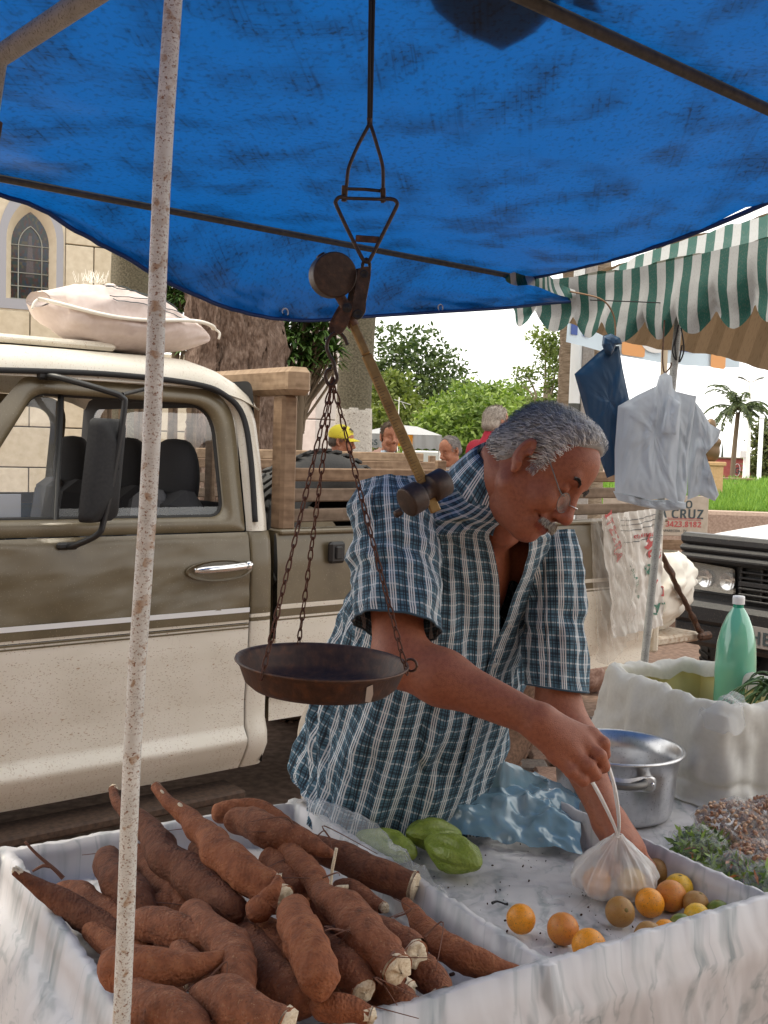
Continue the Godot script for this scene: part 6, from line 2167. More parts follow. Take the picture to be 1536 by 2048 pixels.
		if k == 14:
			for w in [[Vector3(-0.068, 0.860, -1.690), Vector3(-0.066, 0.889, -1.690), Vector3(-0.060, 0.925, -1.690)], [Vector3(-0.067, 0.858, -1.690), Vector3(-0.053, 0.862, -1.690), Vector3(-0.039, 0.863, -1.690)]]:
				var q := g()
				q.tube(w.map(func(p): return p - base), 0.003, 6)
				put("white_sprout", q.mesh(), M.flesh, t)
		if k == 7:
			for w in [[Vector3(-0.537, 0.804, -1.830), Vector3(-0.553, 0.820, -1.830), Vector3(-0.582, 0.844, -1.830), Vector3(-0.604, 0.867, -1.830)], [Vector3(-0.560, 0.825, -1.830), Vector3(-0.573, 0.825, -1.830), Vector3(-0.590, 0.815, -1.830)]]:
				var q := g()
				q.tube(spline(w.map(func(p): return p - base), 4), spread([0.004, 0.003, 0.0022], (w.size() - 1) * 4 + 1), 6)
				put("twig", q.mesh(), M.rootlet, t)
		if k in [2, 5, 8, 14, 15, 17, 20, 22]:
			for j in 5:
				var q := g()
				var e0: Vector3 = lp[rng.randi() % lp.size()] + rdir() * 0.03
				q.tube(spline([e0, e0 + Vector3(rng.randf_range(-0.04, 0.04), rng.randf_range(0.0, 0.03), rng.randf_range(-0.02, 0.04)), e0 + Vector3(rng.randf_range(-0.09, 0.09), rng.randf_range(-0.02, 0.03), rng.randf_range(-0.02, 0.08))], 5), spread([0.0016, 0.0011, 0.0006], 11), 5)
				put("rootlet", q.mesh(), M.rootlet, t)

func citrus_tex(a: Color, b: Color, sd: int) -> ImageTexture:
	return ntex(256, 4, [[0.0, b.r, b.g, b.b], [0.42, a.r, a.g, a.b], [0.62, a.r, a.g, a.b], [1.0, b.r * 0.8 + 0.05, b.g * 0.8 + 0.02, b.b]], sd, 3, [[18, 196, 0.17, 0.09, 0.04, sd + 1], [60, 205, 0.25, 0.14, 0.07, sd + 2]])

func fruit() -> void:
	var kinds := {
		"orange": tmat(citrus_tex(Color(0.80, 0.30, 0.010), Color(0.68, 0.25, 0.014), 401), 0.09, 0.42),
		"rust": tmat(citrus_tex(Color(0.56, 0.19, 0.03), Color(0.64, 0.27, 0.03), 411), 0.09, 0.45),
		"brown": tmat(citrus_tex(Color(0.33, 0.165, 0.04), Color(0.36, 0.22, 0.06), 421), 0.09, 0.5),
		"yellow": tmat(citrus_tex(Color(0.74, 0.42, 0.02), Color(0.52, 0.38, 0.04), 431), 0.09, 0.45),
		"green": tmat(citrus_tex(Color(0.10, 0.15, 0.012), Color(0.22, 0.21, 0.02), 441), 0.09, 0.42),
	}
	for m in kinds.values():
		bump(m, 90, 0.06, 256, 3, FastNoiseLite.TYPE_CELLULAR)
	var list := [
		[Vector3(0.257, 0.760, -1.821), 0.0255, "orange", "clean orange alone at the left by the tray divider"],
		[Vector3(0.325, 0.758, -1.791), 0.0275, "rust", "rusty orange beside the near rim, second from the divider"],
		[Vector3(0.359, 0.757, -1.733), 0.0285, "orange", "blotched orange resting against the near rim"],
		[Vector3(0.438, 0.758, -1.866), 0.0265, "brown", "brownish orange with its stem button toward the viewer"],
		[Vector3(0.501, 0.758, -1.908), 0.0265, "orange", "bright orange with brown scars before the rusty one"],
		[Vector3(0.548, 0.759, -1.939), 0.0285, "rust", "large rust-brown orange behind the scarred bright one"],
		[Vector3(0.573, 0.758, -1.979), 0.0265, "yellow", "yellow orange half hidden behind the rust-brown one"],
		[Vector3(0.550, 0.757, -2.056), 0.0265, "brown", "greenish orange half hidden behind the carrier bag"],
		[Vector3(0.586, 0.757, -1.912), 0.0235, "brown", "olive-yellow orange behind the small yellow one"],
		[Vector3(0.574, 0.756, -1.863), 0.0225, "yellow", "small yellow orange near the right corner"],
		[Vector3(0.619, 0.754, -1.887), 0.0215, "green", "dark green lime in the right corner of the tray"],
		[Vector3(0.466, 0.757, -1.769), 0.0265, "brown", "brown-green orange peeping over the near rim"],
		[Vector3(0.503, 0.754, -1.804), 0.0195, "orange", "tiny orange peeping over the near rim"],
		[Vector3(0.535, 0.755, -1.823), 0.021, "green", "green and brown lime peeping over the near rim"],
	]
	for k in list.size():
		var f: Array = list[k]
		var t := thing("orange" if f[2] != "green" else "lime", f[3], "orange" if f[2] != "green" else "lime", f[0], "loose oranges and limes in the right tray")
		var q := g()
		var r: float = f[1]
		var prof := []
		for j in 17:
			var a := PI * j / 16.0
			prof.append(Vector2(sin(a) * r * (1.0 - 0.03 * cos(a)), -cos(a) * r * (0.97 if a < PI * 0.94 and a > PI * 0.06 else 0.93)))
		q.lathe(prof, 26)
		var no := FastNoiseLite.new()
		no.seed = k
		no.frequency = 30.0
		for j in q.v.size():
			q.v[j] *= 1.0 + 0.035 * no.get_noise_3dv(q.v[j])
		var o := put("peel", q.mesh(), kinds[f[2]], t)
		q = g()
		q.lathe([Vector2(0, r * 0.97), Vector2(0.0022, r * 0.98), Vector2(0.0035, r * 0.95), Vector2(0.005, r * 0.9)], 10)
		var s := put("stem_button", q.mesh(), mat(0.17, 0.12, 0.03, 0.8), t)
		var b := Basis(rdir(), rng.randf() * TAU)
		if k == 3:
			b = Basis(Vector3(0.28, 0.45, 0.85).cross(Vector3.UP).normalized() * -1.0, 1.05)
		o.basis = b
		s.basis = b
	# chayotes
	M.chayote = tmat(ntex(256, 6, [[0.0, 0.13, 0.19, 0.018], [0.5, 0.21, 0.28, 0.034], [1.0, 0.33, 0.40, 0.08]], 451, 4, [[40, 200, 0.10, 0.10, 0.03, 452]]), 0.2, 0.45)
	bump(M.chayote, 24, 0.3)
	var ch := [
		[Vector3(0.154, 0.775, -2.079), Vector3(0.55, -0.05, 0.62), 0.075, 0.044, "large ridged green chayote in front of the blue plastic"],
		[Vector3(0.123, 0.772, -2.186), Vector3(-0.7, 0.1, 0.3), 0.065, 0.04, "green chayote behind the large ridged one"],
		[Vector3(0.024, 0.768, -2.127), Vector3(0.7, -0.05, 0.5), 0.075, 0.04, "green chayote under the clear plastic beside the shirt"],
	]
	for k in ch.size():
		var c: Array = ch[k]
		var q := g()
		var ax: Vector3 = c[1].normalized()
		var sd := ax.cross(Vector3.UP).normalized()
		var up := sd.cross(ax)
		var rows := []
		for j in 25:
			var f := j / 24.0
			var r: float = c[3] * pow(sin(PI * pow(f, 0.82)), 0.62) * lerpf(0.62, 1.08, smoothstep(0.0, 0.75, f))
			if j == 0 or j == 24:
				r = 0.001
			var row := PackedVector3Array()
			for a in 40:
				var an := TAU * a / 40.0
				var groove := 1.0 - 0.24 * pow(absf(cos(an * 2.5 + 0.6 + 0.25 * sin(f * 5.0))), 5.0) * pow(sin(PI * f), 0.6) - 0.06 * pow(absf(sin(an * 6.0 + f * 3.0)), 3.0) + 0.025 * sin(an * 13.0 + f * 23.0) * sin(PI * f)
				row.append(ax * (f - 0.5) * 2.0 * c[2] + (sd * cos(an) * 1.15 + up * sin(an) * 0.88) * r * groove)
			rows.append(row)
		q.grid(rows, true)
		tag(put("chayote", q.mesh(), M.chayote, null, c[0]), c[4], "chayote", "green chayotes on the tray")
	# plastic film
	M.bluefilm = mat(0.19, 0.33, 0.42, 0.2)
	M.bluefilm.clearcoat_enabled = true
	M.bluefilm.clearcoat = 1.0
	M.bluefilm.clearcoat_roughness = 0.12
	M.bluefilm.transparency = BaseMaterial3D.TRANSPARENCY_ALPHA
	M.bluefilm.albedo_color.a = 0.88
	M.clearfilm = mat(0.72, 0.74, 0.75, 0.34)
	M.clearfilm.transparency = BaseMaterial3D.TRANSPARENCY_ALPHA
	M.clearfilm.albedo_color.a = 0.3
	film("blue_plastic_bag", "crumpled pale blue plastic bags lying on the tray before the vendor", "plastic bag", [Vector3(0.071, 0.800, -2.338), Vector3(0.164, 0.820, -2.344), Vector3(0.288, 0.830, -2.378), Vector3(0.379, 0.820, -2.418), Vector3(0.452, 0.780, -2.405)], [Vector3(0.094, 0.790, -2.278), Vector3(0.160, 0.750, -2.237), Vector3(0.253, 0.742, -2.220), Vector3(0.344, 0.740, -2.193), Vector3(0.424, 0.738, -2.177)], M.bluefilm, 0.03, 61)
	film("blue_plastic_bag", "torn end of blue plastic film beside the aluminium pot", "plastic bag", [Vector3(0.229, 0.860, -2.330), Vector3(0.272, 0.870, -2.338), Vector3(0.330, 0.850, -2.361), Vector3(0.378, 0.830, -2.365)], [Vector3(0.246, 0.800, -2.327), Vector3(0.284, 0.800, -2.330), Vector3(0.345, 0.800, -2.370), Vector3(0.384, 0.800, -2.409)], M.bluefilm, 0.03, 62)
	film("clear_plastic_bag", "crumpled clear plastic bag between the cassavas and the shirt hem", "plastic bag", [Vector3(-0.172, 0.820, -2.198), Vector3(-0.114, 0.830, -2.189), Vector3(-0.051, 0.820, -2.162), Vector3(0.009, 0.800, -2.122), Vector3(0.026, 0.785, -2.056)], [Vector3(-0.126, 0.810, -2.140), Vector3(-0.082, 0.810, -2.065), Vector3(-0.027, 0.790, -2.038), Vector3(0.041, 0.770, -1.983), Vector3(0.132, 0.800, -1.797)], M.clearfilm, 0.022, 63)
	# carrier bag with oranges, held by its handles
	var bt := thing("carrier_bag", "white carrier bag of oranges held up by its twisted handles", "carrier bag", Vector3(0.453, 0.735, -1.993))
	M.carrier = mat(0.82, 0.82, 0.82, 0.4)
	M.carrier.transparency = BaseMaterial3D.TRANSPARENCY_ALPHA
	M.carrier.albedo_color.a = 0.56
	M.carrier.backlight_enabled = true
	M.carrier.backlight = Color(0.5, 0.5, 0.5)
	var ctr: Vector3 = bt.position
	var knot: Vector3 = Vector3(0.450, 0.865, -1.960) - ctr
	var q := g()
	var rows := []
	var no := FastNoiseLite.new()
	no.seed = 88
	no.frequency = 1.0
	var shape := [[0.0, 0.02], [0.03, 0.052], [0.12, 0.070], [0.28, 0.074], [0.45, 0.066], [0.65, 0.046], [0.82, 0.027], [0.94, 0.012], [1.0, 0.007]]
	for j in 33:
		var f := j / 32.0
		var r := 0.0
		for s in shape.size() - 1:
			if f >= shape[s][0]:
				r = lerpf(shape[s][1], shape[s + 1][1], clampf((f - shape[s][0]) / (shape[s + 1][0] - shape[s][0]), 0, 1))
		var row := PackedVector3Array()
		var c := Vector3(knot.x * pow(f, 1.5), 0.004 + (knot.y - 0.004) * f, knot.z * pow(f, 1.5))
		for a in 96:
			var an := TAU * a / 96.0
			var pleat := 1.0 + (0.10 + 0.22 * f) * no.get_noise_2d(a * 0.21 * 2.0 if a < 90 else (a - 96) * 0.42, f * 1.2) + 0.05 * sin(an * 9.0 + 3.0 * f)
			row.append(c + Vector3(cos(an) * r * 1.08, 0.004 * sin(an * 5.0) * (1.0 - f), sin(an) * r * 0.9) * pleat)
		rows.append(row)
	q.grid(rows, true)
	put("bag", q.mesh(), M.carrier, bt)
	M.handle = mat(0.84, 0.84, 0.84, 0.4)
	M.handle.backlight_enabled = true
	M.handle.backlight = Color(0.5, 0.5, 0.5)
	for h in [[Vector3(0.450, 0.861, -1.955), Vector3(0.440, 0.885, -1.950), Vector3(0.406, 0.947, -1.900), Vector3(0.372, 1.002, -1.850), Vector3(0.357, 1.018, -1.830)], [Vector3(0.449, 0.861, -1.955), Vector3(0.449, 0.890, -1.950), Vector3(0.430, 0.957, -1.900), Vector3(0.411, 1.007, -1.860), Vector3(0.392, 1.048, -1.830)]]:
		q = g()
		q.tube(spline(h.map(func(p): return p - ctr), 6), spread([0.006, 0.0085, 0.0105, 0.0095, 0.007], 25), 10, true, 0.35)
		put("handle", q.mesh(), M.handle, bt)
	for b in [[ctr + Vector3(-0.036, 0.034, 0.022), "orange", "orange inside the carrier bag, low at its left"], [ctr + Vector3(0.03, 0.034, 0.02), "yellow", "yellow orange inside the carrier bag, right"], [ctr + Vector3(0.0, 0.034, -0.035), "rust", "rusty orange inside the carrier bag, at its back"]]:
		q = g()
		var prof := []
		for j in 13:
			prof.append(Vector2(sin(PI * j / 12.0) * 0.027, -cos(PI * j / 12.0) * 0.026))
		q.lathe(prof, 20)
		tag(put("orange", q.mesh(), kinds[b[1]], null, b[0]), b[2], "orange", "oranges in the carrier bag")
	q = g()
	q.tube(spline([Vector3(0.220, 0.737, -1.936), Vector3(0.230, 0.737, -1.944), Vector3(0.243, 0.737, -1.934), Vector3(0.248, 0.737, -1.934)], 4), spread([0.003, 0.0018, 0.0018, 0.003], 13), 6)
	tag(put("bent_nail", q.mesh(), M.dark), "small dark bent stalk lying on the cloth left of the bag", "stalk")

func film(called: String, label: String, cat: String, a: Array, b: Array, m: Material, amp: float, sd: int) -> void:
	var n := FastNoiseLite.new()
	n.seed = sd
	n.frequency = 7.0
	n.fractal_octaves = 3
	var aa := spline(a, 12)
	var bb := spline(b, 12)
	var jr := RandomNumberGenerator.new()
	jr.seed = sd
	var rows := []
	n.fractal_type = FastNoiseLite.FRACTAL_RIDGED
	n.fractal_octaves = 2
	for r in 46:
		var f := r / 45.0
		var row := PackedVector3Array()
		for k in aa.size():
			var kk := mini(k * (bb.size() - 1) / (aa.size() - 1), bb.size() - 1)
			var p: Vector3 = (aa[k] as Vector3).lerp(bb[kk], f)
			var e := sin(PI * f) * 0.75 + 0.25
			p.y += amp * (0.55 + n.get_noise_3d(p.x, p.y * 0.3, p.z) * 0.75) * e + amp * 0.30 * n.get_noise_3d(p.x * 1.9 + 7.0, f * 0.1, p.z * 1.9)
			p += Vector3(n.get_noise_3d(p.x * 1.3, 5.0, p.z * 1.3), 0, n.get_noise_3d(p.x * 1.3, 9.0, p.z * 1.3)) * amp * 0.3
			row.append(p)
		rows.append(row)
	var q := g()
	q.grid(rows)
	tag(put(called, q.mesh(), m), label, cat)

func right_goods() -> void:
	var xf := stall_basis()
	# aluminium pot
	M.alu = tmat(ntex(256, 20, [[0.0, 0.50, 0.50, 0.51], [1.0, 0.66, 0.66, 0.67]], 501, 4, [[90, 208, 0.10, 0.10, 0.10, 503]]), 0.4, 0.3, 0.9)
	M.aludark = mat(0.16, 0.15, 0.14, 0.5, 0.6)
	var t := thing("aluminium_pot", "dented aluminium cooking pot with riveted side handle on the table", "pot", xf * Vector3(0.235, 0.732, -0.60))
	t.basis = xf.basis
	var q := g()
	q.lathe([Vector2(0.0, 0.0), Vector2(0.115, 0.0), Vector2(0.126, 0.004), Vector2(0.131, 0.014), Vector2(0.140, 0.11), Vector2(0.146, 0.145), Vector2(0.153, 0.148), Vector2(0.156, 0.151), Vector2(0.153, 0.155), Vector2(0.144, 0.153), Vector2(0.137, 0.11), Vector2(0.126, 0.012), Vector2(0.0, 0.008)], 56)
	put("body", q.mesh(), M.alu, t)
	var hd := Node3D.new()
	hd.name = "handle"
	t.add_child(hd, true)
	var hb := Basis(Vector3.UP, deg_to_rad(-62.0 - 90.0))
	hd.basis = Basis(Vector3(0.79, 0, 0.61), Vector3.UP, Vector3(-0.61, 0, 0.79))
	q = g()
	var plate := rounded([Vector2(-0.075, -0.018), Vector2(0.075, -0.018), Vector2(0.075, 0.018), Vector2(-0.075, 0.018)], 0.017)
	var bend := func(p: Vector2, d: float) -> Vector3:
		var a := p.x / 0.143
		return Vector3(sin(a) * (0.1435 + d), 0.108 + p.y, cos(a) * (0.1435 + d))
	q.grid([PackedVector3Array(plate.map(func(p): return bend.call(p, -0.004))), PackedVector3Array(plate.map(func(p): return bend.call(p, 0.0035))), PackedVector3Array(plate.map(func(p): return bend.call(p * 0.88, 0.005))), PackedVector3Array(plate.map(func(p): return bend.call(p * 0.02, 0.005)))], true)
	put("plate", q.mesh(), M.alu, hd)
	q = g()
	var grip := []
	for k in 11:
		var f := k / 10.0
		var p: Vector3 = bend.call(Vector2(lerpf(-0.045, 0.045, f), 0.006 - 0.012 * sin(PI * f) * 0.0), 0.004 + 0.034 * sqrt(sin(PI * f) + 0.0001))
		grip.append(p)
	q.tube(grip, spread([0.009, 0.008, 0.009], 11), 10)
	put("grip", q.mesh(), M.aludark, hd)
	for x in [-0.064, -0.022, 0.02, 0.064]:
		q = g()
		q.lathe([Vector2(0.0, 0.003), Vector2(0.003, 0.0025), Vector2(0.0045, 0.0)], 10, Transform3D(Basis(Vector3.RIGHT, Vector3(0, 0, 1), Vector3.UP), bend.call(Vector2(x, -0.006 if absf(x) < 0.03 else 0.0), 0.005)))
		put("rivet", q.mesh(), M.chrome, hd)
	# box lined with a woven sack
	var c0: Vector3 = xf * Vector3(0.687, 0.0, -0.733)
	t = thing("lined_box", "pale yellow box of flour draped with a white woven sack", "box", Vector3(c0.x, 0.732, c0.z))
	t.basis = xf.basis * Basis(Vector3.UP, -0.2)
	M.yellow = mat(0.66, 0.60, 0.30, 0.7)
	var hx := 0.16
	var hz := 0.24
	q = g()
	for s in [[Vector3(-hx, 0.115, 0), Vector3(0.012, 0.23, hz * 2)], [Vector3(hx, 0.115, 0), Vector3(0.012, 0.23, hz * 2)], [Vector3(0, 0.115, -hz), Vector3(hx * 2, 0.23, 0.012)], [Vector3(0, 0.115, hz), Vector3(hx * 2, 0.23, 0.012)], [Vector3(0, 0.03, 0), Vector3(hx * 2, 0.012, hz * 2)]]:
		q = g()
		q.box(s[0], s[1], 0.004)
		put("board", q.mesh(false), M.yellow, t)
	var n := FastNoiseLite.new()
	n.seed = 71
	n.frequency = 5.0
	n.fractal_octaves = 3
	var rows := []
	var lines := [[-0.016, 0.205, 0.0], [-0.013, 0.232, 0.0], [-0.004, 0.243, 0.05], [0.008, 0.244, 0.1], [0.020, 0.234, 0.2], [0.028, 0.20, 0.5], [0.034, 0.16, 0.8], [0.036, 0.12, 1.0], [0.042, 0.085, 1.2], [0.046, 0.06, 1.3], [0.040, 0.045, 1.1], [0.048, 0.03, 1.3], [0.055, 0.010, 1.0], [0.062, 0.003, 0.6]]
	for l in spline(lines.map(func(x): return Vector3(x[0], x[1], x[2])), 4):
		var row := PackedVector3Array()
		for k in 120:
			var a := TAU * k / 120.0
			var p := Vector3(cos(a), 0, sin(a))
			var m := pow(pow(absf(p.x), 7.0) + pow(absf(p.z), 7.0), -1.0 / 7.0)
			p = Vector3(p.x * m * (hx + l.x), 0, p.z * m * (hz + l.x))
			var w := n.get_noise_3d(p.x * 1.6, l.y * 1.1, p.z * 1.6)
			var out := Vector3(p.x / (hx * hx), 0, p.z / (hz * hz)).normalized()
			row.append(p + out * w * 0.022 * maxf(l.z, 0.0) + Vector3(0, maxf(-0.02, l.y + (0.018 * n.get_noise_2d(p.x * 2.2, p.z * 2.2) if l.y > 0.02 else 0.0)), 0) + out * 0.006 * sin(a * 23.0 + w * 4.0) * maxf(l.z, 0.0))
		rows.append(row)
	q = g()
	q.grid(rows, true)
	M.raffia = tmat(weave(Color(0.66, 0.64, 0.60), Color(0.80, 0.78, 0.74)), 0.11, 0.45)
	M.raffia.backlight_enabled = true
	M.raffia.backlight = Color(0.8, 0.8, 0.76)
	put("sack_liner", q.mesh(), M.raffia, t)
	film("clear_plastic_bag", "clear plastic bag of yellow flour in the sack-lined box", "plastic bag", [Vector3(0.767, 0.930, -2.574), Vector3(0.809, 0.970, -2.566), Vector3(0.857, 0.980, -2.607), Vector3(0.895, 0.970, -2.627)], [Vector3(0.778, 0.900, -2.573), Vector3(0.797, 0.910, -2.516), Vector3(0.838, 0.910, -2.498), Vector3(0.888, 0.920, -2.579)], M.clearfilm, 0.03, 64)
	q = g()
	q.lathe([Vector2(0.0, 0.05), Vector2(0.05, 0.045), Vector2(0.085, 0.025), Vector2(0.10, 0.0)], 20)
	tag(put("flour_heap", q.mesh(), mat(0.68, 0.50, 0.26, 0.9), null, xf * Vector3(0.66, 0.86, -0.62)), "small heap of yellow flour showing in the lined box", "flour")
	# bottle of green liquid
	t = thing("green_bottle", "big plastic bottle of pale green liquid with white cap", "bottle", Vector3(0.991, 0.841, -2.980))
	M.bottlegreen = mat(0.17, 0.52, 0.36, 0.12)
	M.bottlegreen.backlight_enabled = true
	M.bottlegreen.backlight = Color(0.4, 0.5, 0.45)
	M.bottlegreen.clearcoat_enabled = true
	M.bottlegreen.clearcoat = 1.0
	M.bottlegreen.clearcoat_roughness = 0.05
	q = g()
	q.lathe([Vector2(0.0, 0.0), Vector2(0.048, 0.0), Vector2(0.055, 0.012), Vector2(0.0555, 0.06), Vector2(0.0545, 0.1), Vector2(0.056, 0.12), Vector2(0.0555, 0.16), Vector2(0.052, 0.21), Vector2(0.043, 0.25), Vector2(0.03, 0.283), Vector2(0.019, 0.302), Vector2(0.0145, 0.308)], 40)
	put("body", q.mesh(), M.bottlegreen, t)
	q = g()
	q.lathe([Vector2(0.0145, 0.308), Vector2(0.0135, 0.318), Vector2(0.0135, 0.325), Vector2(0.0, 0.325)], 24)
	put("neck", q.mesh(), mat(0.02, 0.30, 0.20, 0.1), t)
	q = g()
	q.lathe([Vector2(0.0165, 0.318), Vector2(0.0168, 0.334), Vector2(0.0158, 0.340), Vector2(0.0, 0.341)], 28)
	put("cap", q.mesh(), M.white, t)
	# spring onions at the right edge
	t = thing("spring_onions", "bunch of dark green onion leaves at the right edge", "spring onions", Vector3(0.990, 0.947, -2.780))
	M.onion = mat(1, 1, 1, 0.5)
	M.onion.vertex_color_use_as_albedo = true
	for k in 30:
		q = g()
		q.col = Color(0.03, 0.075, 0.02).lerp(Color(0.11, 0.2, 0.06), rng.randf())
		var dir := Vector3(rng.randf_range(-1.0, 0.6), rng.randf_range(0.2, 1.0), rng.randf_range(-0.4, 0.8)).normalized()
		var L := rng.randf_range(0.06, 0.12)
		q.tube(spline([Vector3(rng.randf_range(-0.02, 0.1), rng.randf_range(-0.01, 0.04), rng.randf_range(-0.03, 0.03)), dir * L * 0.6 + Vector3(0.03, 0, 0), dir * L + Vector3(0, -0.05 - 0.05 * rng.randf(), 0), dir * L * 1.1 + Vector3(-0.01, -0.09 - 0.05 * rng.randf(), 0)], 5), spread([0.004, 0.0045, 0.003, 0.001], 16), 6, true, 0.5)
		put("leaf", q.mesh(), M.onion, t)
	# bagged beans and greens at the right front
	var beanmat := mat(1, 1, 1, 0.5)
	beanmat.vertex_color_use_as_albedo = true
	M.filmclear = mat(0.80, 0.80, 0.78, 0.3)
	M.filmclear.transparency = BaseMaterial3D.TRANSPARENCY_ALPHA
	M.filmclear.albedo_color.a = 0.17
	var bags := [
		[Vector3(0.781, 0.770, -2.300), 0.085, 0.05, "bean", "clear bag of speckled brown beans beside the lined box"],
		[Vector3(0.866, 0.780, -2.310), 0.07, 0.05, "bean", "second clear bag of brown beans at the right edge"],
		[Vector3(0.771, 0.765, -2.114), 0.06, 0.035, "bean", "small bag of brown beans below, before the greens"],
		[Vector3(0.681, 0.755, -2.214), 0.055, 0.028, "green", "clear bag of chopped greens nearest the orange tray"],
		[Vector3(0.712, 0.750, -2.083), 0.055, 0.028, "green", "clear bag of chopped greens with orange bits behind the rim"],
		[Vector3(0.761, 0.750, -2.038), 0.05, 0.026, "green", "clear bag of chopped greens at the right edge by the rim"],
	]
	for k in bags.size():
		var b: Array = bags[k]
		t = thing("bean_bag" if b[3] == "bean" else "greens_bag", b[4], "bag of beans" if b[3] == "bean" else "bag of greens", b[0], "clear bags of beans and greens")
		q = g()
		var unit := g()
		for j in (620 if b[3] == "bean" else 420):
			var d := rdir()
			var p := Vector3(d.x * b[1], d.y * b[2], d.z * b[1]) * pow(rng.randf_range(0.5, 1.0), 0.4)
			if b[3] == "bean":
				q.col = Color(0.30, 0.13, 0.07).lerp(Color(0.60, 0.40, 0.26), rng.randf())
				var ax := rdir()
				q.tube([p - ax * 0.0055, p - ax * 0.002, p + ax * 0.002, p + ax * 0.0055], [0.0012, 0.0036, 0.0036, 0.0012], 6)
			else:
				q.col = Color(0.05, 0.12, 0.015).lerp(Color(0.30, 0.42, 0.08), rng.randf())
				if rng.randf() < 0.08:
					q.col = Color(0.5, 0.16, 0.04)
				leaf(q, p, rdir(), rng.randf_range(0.015, 0.035), 0.004)
		put("beans" if b[3] == "bean" else "chopped_greens", q.mesh(b[3] == "bean"), beanmat, t).set_meta("kind", "stuff")
		q = g()
		rows = []
		for j in 21:
			var f := j / 20.0
			var row := PackedVector3Array()
			for a in 40:
				var an := TAU * a / 40.0
				var r := sin(PI * pow(f, 0.8)) if f > 0.0 and f < 1.0 else 0.02
				var w := n.get_noise_3d(cos(an) * 0.6 + k * 3.0, f * 0.8, sin(an) * 0.6)
				row.append(Vector3(cos(an) * b[1] * 1.08 * r * (1.0 + w * 0.3), -b[2] * 0.98 + f * b[2] * (2.5 if b[3] == "green" else 2.15) + 0.012 * w, sin(an) * b[1] * 1.08 * r * (1.0 + w * 0.3)))
			rows.append(row)
		q.grid(rows, true)
		put("film", q.mesh(), M.filmclear, t)
	hung_sacks()

